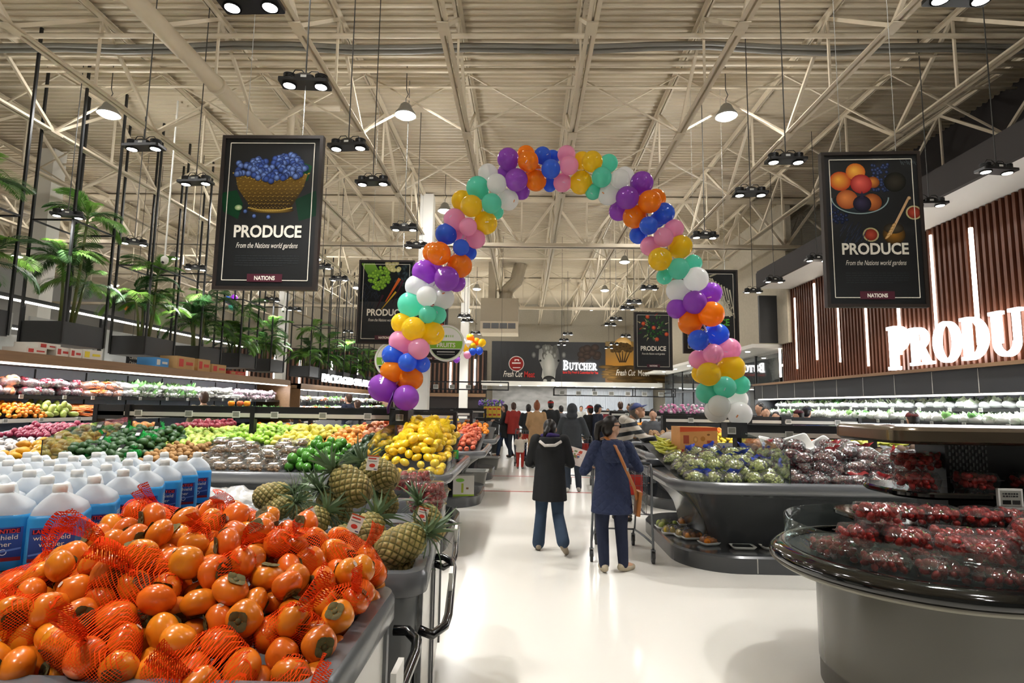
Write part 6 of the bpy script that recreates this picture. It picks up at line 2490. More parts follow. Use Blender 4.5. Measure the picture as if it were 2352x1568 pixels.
PL = [pine_leaf(.15, .25, .014), pine_leaf(.14, .6, .015), pine_leaf(.12, 1.0, .015), pine_leaf(.09, 1.3, .013)]
TAGM = G().box((0, 0, 0), (.055, .001, .07)).mesh('paper_tag', mat('tag_paper', 'dcd0c4', .6))
I = Ink()
I.line((-.022, .02), (.015, .02), .006, 'c03a2a').line((-.022, .008), (.02, .008), .004, '8a8a84').disc(.0, -.012, .014, .009, 'c83a2a').line((.01, -.028), (.024, -.028), .004, '303060').poly([(-.0275, .029), (.0275, .029), (.0275, .035), (-.0275, .035)], 'b8542a')
TAGI = I.mesh('tag_print')
PA = [(625, 1138, 1.12, (.95, .1, .2), 1.0, 0), (642, 1166, 1.06, (.85, -.1, .35), .9, 0), (806, 1115, 1.24, (-.7, .25, .5), 1.15, 0), (872, 1088, 1.26, (-.8, .35, .4), 1.15, 1), (768, 1165, 1.12, (-.55, -.2, .75), 1.0, 0),
      (712, 1206, 1.1, (.35, .8, .4), .95, 1), (840, 1226, 1.1, (.15, .85, .45), 1.0, 1), (921, 1250, 1.07, (.75, .5, .3), 1.05, 0), (986, 1200, 1.06, (-.5, .1, .85), .95, 1), (784, 1242, 1.02, (.2, .9, .2), .9, 0),
      (928, 1308, .95, (-.2, .95, .1), .9, 0), (885, 1150, 1.1, (-.3, -.35, .85), .9, 0), (690, 1160, 1.02, (.1, .3, .95), .9, 0)]
PLAB = ['lying at the back beside the clear film', 'lying low behind the persimmon crest', 'large one lying on top of the heap', 'large one at the back of the heap top', 'leaning under the large one', 'upright behind the persimmons with a paper tag', 'round end facing the aisle side camera, in the middle front', 'front one at the bin corner', 'leaning at the aisle edge of the bin', 'low one between persimmons and heap', 'lowest one at the bin edge', 'half hidden in the centre of the heap', 'standing low beside the tagged one']
for k, (px, py, z, dv, s, tg) in enumerate(PA):
    p = atZ(px, py, z)
    q = Vector(dv).normalized().to_track_quat('Z', 'Y')
    t = thing('pineapple', 'pineapple, ' + PLAB[k], 'pineapple', tuple(p), group='pineapples in the grey bin')
    t.rotation_mode = 'QUATERNION'
    t.rotation_quaternion = q @ Matrix.Rotation(rnd(0, 6), 3, 'Z').to_quaternion()
    t.scale = (s, s, s)
    obj('body', PINE, t)
    cr = obj('crown', G().lathe([(.018, .09), (.016, .12), (.006, .14)], 8).mesh('crown', M_crown, True), t)
    for i in range(30):
        lv = 0 if i < 7 else (1 if i < 15 else (2 if i < 23 else 3))
        obj('leaf', PL[lv], cr, (0, 0, .105 - .004 * lv), (0, (.12, .35, .6, .9)[lv] + rnd(-.1, .1), i * 2.4 + rnd(-.2, .2)), rnd(.85, 1.2))
    if tg:
        w3 = t.rotation_quaternion.inverted() @ Vector((rnd(-.03, .03), -.085, .06))
        tgo = obj('paper_tag', TAGM, t, w3)
        tgo.rotation_mode = 'QUATERNION'
        tgo.rotation_quaternion = t.rotation_quaternion.inverted() @ Matrix.Rotation(rnd(-.5, .5), 3, 'Y').to_quaternion() @ Matrix.Rotation(-.3, 3, 'X').to_quaternion()
        obj('tag_print', TAGI, tgo, (0, -.001, 0))

# ================================================================ windshield washer jugs
def jug_mats():
    out = []
    for nm, c, tr, al in (('washer_fluid', '46b2ee', .5, 0.0), ('milky_plastic', 'f4f7f8', .45, .2)):
        m = bpy.data.materials.new(nm)
        m.use_nodes = True
        nt = m.node_tree
        b = nt.nodes['Principled BSDF']
        b.inputs['Base Color'].default_value = (*lin(c), 1)
        b.inputs['Roughness'].default_value = .3
        t = nt.nodes.new('ShaderNodeBsdfTranslucent')
        t.inputs[0].default_value = (*lin(c), 1)
        mx = nt.nodes.new('ShaderNodeMixShader')
        mx.inputs[0].default_value = tr
        nt.links.new(b.outputs[0], mx.inputs[1])
        nt.links.new(t.outputs[0], mx.inputs[2])
        last = mx
        if al:
            tp = nt.nodes.new('ShaderNodeBsdfTransparent')
            m2 = nt.nodes.new('ShaderNodeMixShader')
            m2.inputs[0].default_value = al
            nt.links.new(mx.outputs[0], m2.inputs[1])
            nt.links.new(tp.outputs[0], m2.inputs[2])
            last = m2
        nt.links.new(last.outputs[0], nt.nodes['Material Output'].inputs[0])
        out.append(m)
    return out


M_fluid, M_milk = jug_mats()
W_, D_ = .078, .09
rj = lambda i, z, oy=0.0: [(x, y + oy, z_) for x, y, z_ in rrect(-W_ + i, W_ - i, -D_ + i, D_ - i, .03, z, 4)]
J_body = G().loft([rj(.006, 0), rj(0, .01), rj(0, .165), rj(.004, .178)]).mesh('fluid_body', M_fluid, True)
J_top = G().loft([rj(.004, .178), rj(.012, .2), rj(.03, .222, -.02), rj(.052, .243, -.045), rj(.06, .25, -.05)], cap=True).mesh('shoulder', M_milk, True)
J_cap = G().lathe([(.021, .248), (.022, .262), (.021, .276), (.017, .278)], 16, (0, -.05, 0)).mesh('cap', mat('cap_white', 'e6e2da', .45), True)
J_han = G().tube([(0, -.03, .245), (0, -.005, .262), (0, .035, .262), (0, .065, .24), (0, .078, .19)], [.013, .013, .014, .015, .018], 8).mesh('handle', M_milk, True)
I = Ink()
I.poly([(-.062, .03), (.062, .03), (.062, .14), (-.062, .14)], ['1a2a6a', '1a2a6a', '3a5aa8', '3a5aa8']).poly([(-.062, .03), (.062, .03), (.062, .042), (-.062, .042)], '7a1a24')
I.poly([(-.055, .118), (.055, .122), (.055, .137), (-.055, .133)], '2a1a4a')
for k in range(2):
    I.disc(-.012 + .026 * k, .06, .01, None, 'dfe4ee').disc(-.012 + .026 * k, .06, .008, None, '2a3a7a')
I.line((-.06, .052), (.06, .07), .006, '5a7ac0')
J_lab = I.mesh('front_label')
J_txt = text_mesh('windshield\nwasher', .022, M_ink_w, width=.1)
J_brand = text_mesh('LAURENTIDE', .018, M_ink_r, offset=.0004, width=.105)
I = Ink()
I.poly([(-.03, .03), (.05, .03), (.05, .14), (-.03, .14)], 'a8c4dc')
for k in range(9):
    I.line((-.025, .132 - .01 * k), (.03 + .015 * (k % 2), .132 - .01 * k), .003, '5a7a9a')
for k in range(8):
    I.line((.012 + .004 * k, .036), (.012 + .004 * k, .056), .002, '1a2a3a')
J_side = I.mesh('side_label')
pl = thing('carton_stack', 'brown cardboard pallet stack carrying the blue jugs', 'boxes', (-1.52, 1.9, 0), .2)
M_kraft = mat('kraft_board', '6e5a3a', .8, var=.3, scale=6)
for zz in range(3):
    G().b2((-1.9, .0, .02 + .353 * zz), (0, 1.62, .02 + .353 * zz + .348)).build('carton_layer', M_kraft, pl)
jl = []
ex, ey = Vector((math.cos(.2), math.sin(.2), 0)), Vector((-math.sin(.2), math.cos(.2), 0))
O = Vector((-1.62, 2.02, 1.079))
n = 0
proto = None
for j in range(7):
    for i in range(9):
        p = O - ex * .167 * i + ey * .215 * j
        if p.x < -.98 * p.y - .2:
            continue
        lab = 'blue windshield washer jug, %s row from the front, %s from the persimmon side' % (ORD[j], ORD[i])
        if proto is None:
            t = thing('washer_jug', lab, 'jug', tuple(p), .2 + .35, 'windshield washer jugs')
            obj('fluid_body', J_body, t)
            obj('shoulder', J_top, t)
            obj('cap', J_cap, t)
            obj('handle', J_han, t)
            lb = obj('front_label', J_lab, t, (0, -D_ - .0006, 0))
            obj('label_lettering', J_txt, lb, (0, -.001, .1))
            obj('brand_lettering', J_brand, lb, (0, -.001, .121))
            obj('side_label', J_side, t, (W_ + .0006, 0, 0), (0, 0, PI / 2))
            proto = t
        else:
            t = copy_tree(proto)
            t.location = p
            t['label'] = lab
        t.rotation_euler = (0, 0, .2 + .35 * (1 if i < 2 else .4) + rnd(-.1, .1))
# clear film crumpled behind the pineapples
rows = []
for j in range(16):
    rows.append([])
    for i in range(26):
        x, y = -2.15 + .8 * i / 25, 3.3 + .45 * j / 15
        z = 1.0 + .1 * math.sin(PI * j / 15) + .07 * mnoise.noise(Vector((x * 6, y * 7, 0))) + .035 * mnoise.noise(Vector((x * 17, y * 19, 3)))
        rows[-1].append((x, y, z))
o = G().sheet(rows).build('plastic_film', clear('crumpled_film', 'f2f4f6', .4, .12, .35, 10), None, True)
tag(o, 'crumpled clear plastic film between the jugs and the pineapples', 'plastic film')
# carton and crate at the island ends
p = atZ(1062, 1138, .17)
t = thing('carton', 'white and green carton on the round plinth at the aisle', 'box', (p.x, p.y + .1, .172), .15)
G().b2((-.17, -.14, 0), (.17, .14, .32)).build('body', M_cartw, t)
I = Ink()
I.disc(-.06, .25, .07, .03, '7ab04a').line((-.02, .05), (-.02, .2), .035, 'a8b83a').poly([(-.17, 0), (.17, 0), (.17, .025), (-.17, .025)], '9ab83a').line((.04, .12), (.08, .12), .03, '8a6a4a')
obj('print', I.mesh('print'), t, (0, -.1405, 0))
for k, (px, py, yy) in enumerate(((1088, 1090, 11.9), (1122, 1052, 14.95))):
    p = atY(px, py, yy)
    t = thing('plastic_crate', ['grey plastic crate stacked at the end of the second island', 'grey plastic crate farther down the aisle'][k], 'crate', (p.x, yy, 0), 0)
    g = G()
    g.loft([rrect(-.22, .22, -.2, .2, .03, .0, 3), rrect(-.27, .27, -.25, .25, .03, .28, 3), rrect(-.3, .3, -.28, .28, .03, .29, 3), rrect(-.3, .3, -.28, .28, .03, .31, 3), rrect(-.25, .25, -.23, .23, .03, .31, 3), rrect(-.2, .2, -.18, .18, .03, .03, 3)])
    g.build('shell', mat('crate_grey', '8f8f8a', .5), t, 'auto')
# flowers, baskets and cheese at the far end of the left aisle
M_purple = mat('purple_petal', '6a4a9a', .6, rand=.2, hue=.04)
M_pinkp = mat('pink_petal', 'd88aa8', .6, rand=.2, hue=.04)
for k, (px, py, yy, mm, wd, lab) in enumerate(((1128, 925, 23.3, M_purple, 1.0, 'purple flower display at the far aisle end'), (1590, 940, 15.4, M_pinkp, 1.7, 'pink and white flower display behind the right rails'))):
    p = atY(px, py, yy)
    t = thing('flower_display', lab, 'flowers', (p.x, yy, 0))
    G().b2((-wd / 2, -.25, 0), (wd / 2, .25, p.z - .12)).build('stand', M_char, t)
    g, h = G(), G()
    for q in range(120):
        c = (rnd(-wd / 2, wd / 2), rnd(-.25, .25), p.z - .1 + rnd(0, .22))
        (g if q % 3 else h).ball(c, rnd(.025, .045), 6, 4)
    o = g.build('blossoms', mm, t)
    o['kind'] = 'stuff'
    o = h.build('greenery', M_lett if k == 0 else mat('white_petal', 'e4dcdc', .6), t)
    o['kind'] = 'stuff'
tb = thing('display_table', 'small dark table carrying yellow boxes at the far aisle end', 'table', (-1.33, 20.0, 0))
zt_ = atY(1116, 952, 20.0).z - .1
G().b2((-.4, -.2, zt_ - .04), (.5, .2, zt_)).build('top', M_char, tb)
G().b2((-.35, -.15, 0), (.45, .15, zt_ - .04)).build('base', M_greyd, tb)
for k in range(8):
    p = atY(1116 + 10 * (k % 4), 952 - 13 * (k // 4), 20.0)
    t = thing('yellow_box', 'yellow goods box at the far aisle end, %s in the stack' % ORD[k], 'box', (p.x, 20.0 + .0, p.z), 0, 'yellow boxes at the aisle end')
    G().b2((-.07, -.1, -.1), (.07, .1, .09)).build('body', mat('yellow_box', 'd8b83a', .6, var=.4, scale=10, c2='b07a2a'), t)
    G().b2((-.05, -.102, -.03), (.05, -.1, .03)).build('print', M_cartr, t)

# ================================================================ people
def remesh(g, name, m, voxel=.012, smooth=3, parent=None):
    me = g.mesh(name)
    o = bpy.data.objects.new(name, me)
    r = o.modifiers.new('r', 'REMESH')
    r.mode = 'VOXEL'
    r.voxel_size = voxel
    r.use_smooth_shade = True
    s = o.modifiers.new('s', 'SMOOTH')
    s.iterations = smooth
    s.factor = .5
    out = evaluated(o)
    bpy.data.meshes.remove(me)
    out.name = name
    out.materials.clear()
    out.materials.append(m)
    return out


def limb(g, pts, rs, n=12):
    g.tube(pts, rs, n)
    for p, r in zip(pts, rs):
        g.ball(tuple(p), r * .985, 12, 8)


def eloft(g, rings, n=18):
    """Elliptic cross sections: (centre, rx, ry)."""
    g.loft([[(c[0] + rx * math.cos(2 * PI * k / n), c[1] + ry * math.sin(2 * PI * k / n), c[2]) for k in range(n)] for c, rx, ry in rings])


def lerp(a, b, t):
    return tuple(a[i] + (b[i] - a[i]) * t for i in range(3))


M_skin = mat('skin', 'c89a7c', .5, var=.15, scale=12)
M_hairk = mat('black_hair', '15110f', .4, var=.5, scale=40, c2='2a201c', stretch=(1, 1, .15))
M_hairb = mat('brown_hair', '4a3020', .45, var=.5, scale=40, c2='2a1a10', stretch=(1, 1, .15))
M_hairg = mat('ginger_hair', '8a4a24', .45, var=.5, scale=40, c2='5a2c14', stretch=(1, 1, .15))


def cloth(name, c, rough=.85, var=.25, scale=9, bump=.25, bscale=30):
    return mat(name, c, rough, var=var, scale=scale, bump=bump, bscale=bscale)


def joints(H=1.6, **k):
    s = H / 1.6
    J = dict(hipL=(-.09, 0, .84), hipR=(.09, 0, .84), kneeL=(-.1, .03, .45), kneeR=(.1, .03, .45), ankL=(-.1, -.02, .08), ankR=(.1, -.02, .08),
             shL=(-.165, 0, 1.3), shR=(.165, 0, 1.3), elL=(-.23, -.02, 1.04), elR=(.23, -.02, 1.04), haL=(-.22, .1, .82), haR=(.22, .1, .82),
             waist=(0, 0, 1.0), chest=(0, .0, 1.2), neck=(0, .005, 1.37), head=(0, .02, 1.49), toeL=(-.11, .14, .03), toeR=(.11, .14, .03))
    for q in J:
        if q in k:
            J[q] = k[q]
        J[q] = tuple(x * s for x in J[q])
    J['s'] = s
    return J


def hand(g, J, sd):
    """Palm, four fingers of different lengths and a thumb, curled forward from the wrist."""
    s = J['s']
    h = Vector(J['ha' + sd])
    d = (h - Vector(J['el' + sd])).normalized()
    side = Vector((1, 0, 0)) if sd == 'L' else Vector((-1, 0, 0))
    side = (side - side.dot(d) * d).normalized()
    up_ = d.cross(side)
    if up_.z > 0:
        up_ = -up_
    pc = h + d * .045 * s
    g.ball(tuple(pc), (.03 * s, .032 * s, .024 * s), 10, 8)
    limb(g, [h, pc], [.024 * s, .026 * s], 8)
    for k in range(4):
        L = (.03, .036, .034, .026)[k] * s
        b = pc + d * .025 * s + side * (.027 - .018 * k) * s
        m1 = b + d * L + up_ * .008 * s
        limb(g, [b, m1, m1 + (d * .4 + up_).normalized() * L * .8], [.0092 * s, .0088 * s, .008 * s], 6)
    t0 = pc + side * .024 * s - d * .01 * s
    t1 = t0 + (side + d * .6).normalized() * .028 * s
    limb(g, [t0, t1, t1 + (d + up_ * .6).normalized() * .024 * s], [.011 * s, .0098 * s, .0085 * s], 6)


def body_geo(J, yaw=0.0, pitch=0.0, fingers=True):
    s = J['s']
    g = G()
    for q in 'LR':
        limb(g, [J['hip' + q], J['knee' + q], J['ank' + q]], [.085 * s, .056 * s, .038 * s])
        limb(g, [J['ank' + q], J['toe' + q]], [.036 * s, .03 * s])
        limb(g, [J['sh' + q], J['el' + q], J['ha' + q]], [.05 * s, .038 * s, .025 * s])
        if fingers:
            hand(g, J, q)
        else:
            g.ball(J['ha' + q], .035 * s, 8, 6)
    hip = lerp(J['hipL'], J['hipR'], .5)
    eloft(g, [(hip, .15 * s, .1 * s), (lerp(hip, J['waist'], .5), .15 * s, .105 * s), (J['waist'], .13 * s, .09 * s), (J['chest'], .15 * s, .1 * s), (lerp(J['shL'], J['shR'], .5), .14 * s, .08 * s), (J['neck'], .055 * s, .055 * s)])
    limb(g, [J['neck'], J['head']], [.05 * s, .05 * s])
    M = Matrix.Translation(J['head']) @ Matrix.Rotation(yaw, 4, 'Z') @ Matrix.Rotation(-pitch, 4, 'X')
    g.ball((0, 0, .015 * s), (.072 * s, .09 * s, .098 * s), 20, 14, M=M)
    g.ball((0, .025 * s, -.05 * s), (.052 * s, .06 * s, .055 * s), 14, 10, M=M)
    g.ball((0, .045 * s, -.085 * s), (.026 * s, .028 * s, .022 * s), 10, 8, M=M)
    g.tube([(0, .082 * s, .02 * s), (0, .102 * s, -.018 * s), (0, .082 * s, -.028 * s)], [.009 * s, .015 * s, .013 * s], 8, M=M)
    g.ball((0, .082 * s, -.05 * s), (.024 * s, .012 * s, .007 * s), 10, 6, M=M)
    g.ball((0, .08 * s, -.062 * s), (.02 * s, .012 * s, .007 * s), 10, 6, M=M)
    for q in (-1, 1):
        g.ball((q * .074 * s, -.005 * s, -.01 * s), (.012 * s, .022 * s, .032 * s), 8, 8, M=M)
        g.ball((q * .03 * s, .078 * s, .034 * s), (.022 * s, .012 * s, .008 * s), 8, 6, M=M)
    return g, M


def shoe_geo(J, q, k=1.0):
    s = J['s'] * k
    a, t = Vector(J['ank' + q]), Vector(J['toe' + q])
    d = (t - a)
    d.normalize()
    g = G()
    h = a - d * .05 * s
    h.z = min(h.z, a.z) - .03 * s
    limb(g, [tuple(h), tuple(a + Vector((0, 0, -.035 * s)) + d * .04 * s), tuple(t)], [.036 * s, .042 * s, .034 * s], 10)
    limb(g, [tuple(a), tuple(h)], [.042 * s, .036 * s], 10)
    return g


def eyes(p, M, s):
    for q in (-1, 1):
        G().ball((q * .03 * s, .083 * s, .018 * s), (.014 * s, .008 * s, .007 * s), 8, 6, M=M).build('eye', mat('eye_dark', '201612', .2), p, True)


def coat_geo(J, hem, flare=1.0, th=.025, collar=True, arms=True):
    s = J['s']
    g = G()
    hip = Vector(lerp(J['hipL'], J['hipR'], .5))
    hemc = (hip.x, hip.y, hem)
    wz = Vector(J['waist'])
    shc = lerp(J['shL'], J['shR'], .5)
    eloft(g, [(hemc, (.2 * flare) * s, (.155 * flare) * s), (lerp(hemc, tuple(hip), .6), .195 * flare ** .6 * s, .15 * s), (tuple(wz), .165 * s + th * .3, .125 * s), (J['chest'], .178 * s + th * .3, .13 * s), (shc, .165 * s, .105 * s), (lerp(shc, J['neck'], .6), .09 * s, .08 * s), (J['neck'], .07 * s, .07 * s)])
    if arms:
        for q in 'LR':
            w = lerp(J['el' + q], J['ha' + q], .93)
            limb(g, [J['sh' + q], J['el' + q], w], [.062 * s + th * .3, .05 * s + th * .2, .04 * s])
    return g


def trouser_geo(J, hemz=.07, flare=1.0):
    s = J['s']
    g = G()
    for q in 'LR':
        a = Vector(J['ank' + q])
        limb(g, [J['hip' + q], J['knee' + q], tuple(a)], [.098 * s, .07 * s, .056 * s * flare])
    hip = lerp(J['hipL'], J['hipR'], .5)
    eloft(g, [((hip[0], hip[1], hip[2] - .05 * s), .16 * s, .115 * s), (hip, .165 * s, .118 * s), (lerp(hip, J['waist'], .8), .15 * s, .11 * s)])
    return g


def hair_geo(M, s, style):
    g = G()
    if style in ('short', 'pony', 'bun', 'long'):
        g.ball((0, -.012 * s, .03 * s), (.082 * s, .095 * s, .1 * s), 20, 14, M=M)
        g.ball((0, -.04 * s, -.02 * s), (.076 * s, .065 * s, .085 * s), 14, 10, M=M)
    if style == 'pony':
        g.tube([(0, -.1 * s, .05 * s), (-.02 * s, -.15 * s, .02 * s), (-.035 * s, -.15 * s, -.08 * s), (-.04 * s, -.13 * s, -.2 * s), (-.045 * s, -.12 * s, -.28 * s)], [.03 * s, .036 * s, .034 * s, .026 * s, .01 * s], 10, M=M)
    if style == 'long':
        eloft_r = [((0, -.045 * s, .0), .085 * s, .06 * s), ((0, -.06 * s, -.12 * s), .085 * s, .045 * s), ((0, -.06 * s, -.24 * s), .06 * s, .035 * s)]
        n = 16
        g.loft([[tuple(M @ Vector((c[0] + a * math.cos(2 * PI * k / n), c[1] + b * math.sin(2 * PI * k / n), c[2]))) for k in range(n)] for c, a, b in eloft_r])
    if style == 'bun':
        g.ball((0, -.05 * s, .13 * s), (.04 * s, .04 * s, .035 * s), 10, 8, M=M)
    return g


def head_cut(g, M, s):
    """Keep hair off the face: drop what lies in front of the hairline."""
    return g


def hood_geo(M, s):
    g = G()
    g.ball((0, -.025 * s, .012 * s), (.1 * s, .115 * s, .125 * s), 20, 14, M=M)
    g.ball((0, -.07 * s, -.09 * s), (.11 * s, .08 * s, .08 * s), 14, 10, M=M)
    return g


def cap_parts(p, M, s, m, brim=True):
    g = G()
    rings = []
    for k in range(6):
        t = k / 5 * PI / 2
        rings.append([tuple(M @ Vector((.083 * s * math.cos(t) * math.cos(a), (-.005 + .1 * math.cos(t) * math.sin(a)) * s, (.04 + .085 * math.sin(t)) * s))) for a in [2 * PI * i / 20 for i in range(20)]])
    g.loft(rings)
    c = g.build('cap', m, p, True)
    if brim:
        rows = []
        for i in range(5):
            t = i / 4
            rows.append([tuple(M @ Vector((.08 * s * math.cos(a), (.03 + .085 * math.sin(a) * (1) + .06 * t * math.sin(a)) * s, (.045 - .02 * t) * s))) for a in [PI * (.12 + .76 * j / 8) for j in range(9)]])
        G().sheet(rows).build('brim', m, c, True)


def person(label, loc, rz, J, coat, coat_m, tr_m, shoe_m, hair=None, hair_m=None, yaw=0, pitch=0, vox=.012, skin=None, tflare=1.0, cap=None, hood=None, fingers=True, group=None, sc_=None):
    """A clothed figure: the body is one surface; coat, trousers, shoes, hair and cap are its children."""
    s = J['s']
    g, M = body_geo(J, yaw, pitch, fingers)
    me = remesh(g, 'person', skin or M_skin, (.0095 if vox < .0125 else .013) if fingers else vox, 2)
    p = obj('person', me, None, loc, (0, 0, rz))
    tag(p, label, 'person', group)
    if coat:
        obj('coat', remesh(coat, 'coat', coat_m, vox, 4), p)
    obj('trousers', remesh(trouser_geo(J, flare=tflare), 'trousers', tr_m, vox, 3), p)
    for q in 'LR':
        obj('shoe', remesh(shoe_geo(J, q), 'shoe', shoe_m, vox * .8, 2), p)
    if hair:
        me = remesh(hair_geo(M, s, hair), 'hair', hair_m, vox, 2)
        # hairline: pull the front of the hair back behind the face
        Mi = M.inverted()
        for v in me.vertices:
            q = Mi @ v.co
            lim = (.088 if q.z > .08 * s else .06 if q.z > .055 * s else .0) * s if q.z > -.02 * s else -.015 * s
            if q.y > lim:
                q.y = lim
                if q.z < .06 * s:
                    q.x *= .9
                v.co = M @ q
        obj('hair', me, p)
    if hood:
        obj('hood', remesh(hood_geo(M, s), 'hood', hood, vox, 3), p)
    if cap:
        cap_parts(p, M, s, cap)
    if fingers:
        eyes(p, M, s)
    return p, M


M_navy = cloth('navy_quilt', '1e2a4c', .8, .3, 10)
# diamond quilting on the navy coat
nt = M_navy.node_tree
b = nt.nodes['Principled BSDF']
tc = nt.nodes.new('ShaderNodeTexCoord')
hs = []
for rot in (.785, -.785):
    mp = nt.nodes.new('ShaderNodeMapping')
    mp.inputs['Rotation'].default_value = (0, rot, 0)
    nt.links.new(tc.outputs['Object'], mp.inputs[0])
    wv = nt.nodes.new('ShaderNodeTexWave')
    wv.inputs['Scale'].default_value = 5.5
    wv.bands_direction = 'X'
    nt.links.new(mp.outputs[0], wv.inputs[0])
    hs.append(wv)
mm_ = nt.nodes.new('ShaderNodeMath')
mm_.operation = 'MINIMUM'
nt.links.new(hs[0].outputs['Fac'], mm_.inputs[0])
nt.links.new(hs[1].outputs['Fac'], mm_.inputs[1])
pw = nt.nodes.new('ShaderNodeMath')
pw.operation = 'POWER'
pw.inputs[1].default_value = .3
nt.links.new(mm_.outputs[0], pw.inputs[0])
bp = nt.nodes.new('ShaderNodeBump')
bp.inputs['Strength'].default_value = .5
bp.inputs['Distance'].default_value = .012
nt.links.new(pw.outputs[0], bp.inputs['Height'])
nt.links.new(bp.outputs[0], b.inputs['Normal'])
M_navyt = cloth('navy_trousers', '18203a', .85)
M_jean = cloth('blue_jeans', '2e4259', .85, .5, 6)
M_blackc = cloth('black_parka', '111316', .8, .3, 8)
M_beigeshoe = cloth('beige_shoe', 'b5a890', .8)
M_darkshoe = cloth('dark_shoe', '2a241f', .6)
M_leather = mat('tan_leather', 'a5642c', .45, var=.3, scale=20)

# woman in the navy quilted coat
J = joints(1.54, haL=(-.2, .3, 1.03), haR=(.24, .3, 1.05), elL=(-.29, .06, 1.02), elR=(.3, .06, 1.06), ankL=(-.085, -.02, .08), ankR=(.12, .02, .08), toeL=(-.1, .13, .03), toeR=(.23, .11, .03), shL=(-.165, 0, 1.29), shR=(.165, 0, 1.29), chest=(0, .02, 1.2))
cg = coat_geo(J, .58, 1.12)
p, M = person('woman in a navy quilted coat with a tan shoulder bag', (.9, 5.97, 0), 0, J, cg, M_navy, M_navyt, M_beigeshoe, 'pony', M_hairk, -1.25, .05, .011)
s = J['s']
g = G()
eloft(g, [((0, -.1 * s, 1.13 * s), .08 * s, .035 * s), ((0, -.125 * s, 1.2 * s), .12 * s, .05 * s), ((0, -.11 * s, 1.29 * s), .13 * s, .06 * s), ((0, -.05 * s, 1.36 * s), .11 * s, .08 * s)])
obj('hood', remesh(g, 'hood', M_navy, .012, 4), p)
g = G()
g.tube([(-.1 * s, .1, 1.36 * s), (-.07 * s, -.03, 1.385 * s), (.02, -.15, 1.3 * s), (.1, -.185, 1.1 * s), (.2, -.16, .88 * s), (.235, -.08, .76 * s)], .012, 8, flat=2.0)
st = g.build('bag_strap', M_leather, p, True)
G().box((.12, -.19, 1.07 * s), (.035, .012, .03)).build('buckle', M_wire, st)
g = G()
g.loft([rrect(-.02, .02, -.1, .1, .018, z, 3) for z in (-.12, -.1, .1, .12)], M=Matrix.Translation((.262, .0, .68)) @ Matrix.Rotation(.1, 4, 'Y'))
g.build('shoulder_bag', M_leather, p, 'auto')
for q in (-1, 1):
    G().ball((q * .033 * s, .088 * s, .016 * s), (.026 * s, .01 * s, .019 * s), 12, 8, M=M).build('sunglass_lens', mat('dark_lens', '0a0a0c', .1), p, True)
G().tube([tuple(M @ Vector(v)) for v in ((-.075 * s, .0, .022 * s), (-.07 * s, .06 * s, .024 * s), (0, .097 * s, .02 * s), (.07 * s, .06 * s, .024 * s), (.075 * s, .0, .022 * s))], .004, 6).build('sunglass_frame', M_lampblack, p, True)

# woman in the black parka and jeans
J = joints(1.54, haL=(-.12, .26, .98), haR=(.16, .28, 1.0), elL=(-.25, .05, 1.02), elR=(.25, .04, 1.02), hipL=(-.08, 0, .82), hipR=(.08, 0, .82), kneeL=(-.1, .07, .43), kneeR=(.1, -.0, .43), ankL=(-.13, .06, .08), ankR=(.16, -.24, .17), toeL=(-.14, .21, .03), toeR=(.2, -.15, .035), head=(0, .09, 1.43), neck=(0, .04, 1.34))
cg = coat_geo(J, .57, 1.05, .04)
p, M = person('woman in a black parka and blue jeans reading a flyer', (.3, 6.72, 0), -.05, J, cg, M_blackc, M_jean, cloth('canvas_shoe', '9a8c78', .8), 'pony', M_hairk, -.2, -.35, .011, tflare=1.35)
s = J['s']
g = G()
eloft(g, [((0, -.09 * s, 1.18 * s), .1 * s, .035 * s), ((0, -.11 * s, 1.25 * s), .135 * s, .055 * s), ((0, -.07 * s, 1.34 * s), .13 * s, .075 * s)])
obj('hood', remesh(g, 'hood', M_blackc, .012, 4), p)
g = G()
g.tube([(-.12 * s, -.12 * s, 1.29 * s), (-.06 * s, -.17 * s, 1.245 * s), (.06 * s, -.165 * s, 1.25 * s), (.13 * s, -.1 * s, 1.29 * s)], .018, 8)
g.build('fur_trim', cloth('white_fur', 'ded8d2', .9, bump=.6, bscale=120), p, True)
g = G()
g.tube([(-.09 * s, .0, 1.345 * s), (0, -.085 * s, 1.36 * s), (.09 * s, 0, 1.345 * s), (0, .1 * s, 1.34 * s)], .03, 8, close=True)
g.build('scarf', cloth('purple_scarf', '3a2a6a', .9), p, True)
I = Ink()
I.poly([(-.16, 0), (.2, -.02), (.22, .2), (-.14, .22)], 'e0d4cc')
R = random.Random(12)
for k in range(26):
    x, z = R.uniform(-.12, .18), R.uniform(.02, .19)
    I.line((x, z), (x + R.uniform(.02, .05), z), R.uniform(.012, .03), R.choice(['c8503a', '7a8a5a', 'd8a03a', '5a6a8a', 'b88a7a', 'e8e4dc']))
t = thing('flyer', 'colourful store flyer held by the woman in the black parka', 'flyer', (.58, 6.98, .96), .1)
t.rotation_euler = (-.5, .2, -.3)
obj('printed_sheet', I.mesh('printed_sheet'), t)
rows = [[(-.16 + .36 * i / 8, .016 + .01 * math.sin(i), .0 + .21 * j / 3) for i in range(9)] for j in range(4)]
G().sheet(rows).build('paper', M_tagw, t, True)

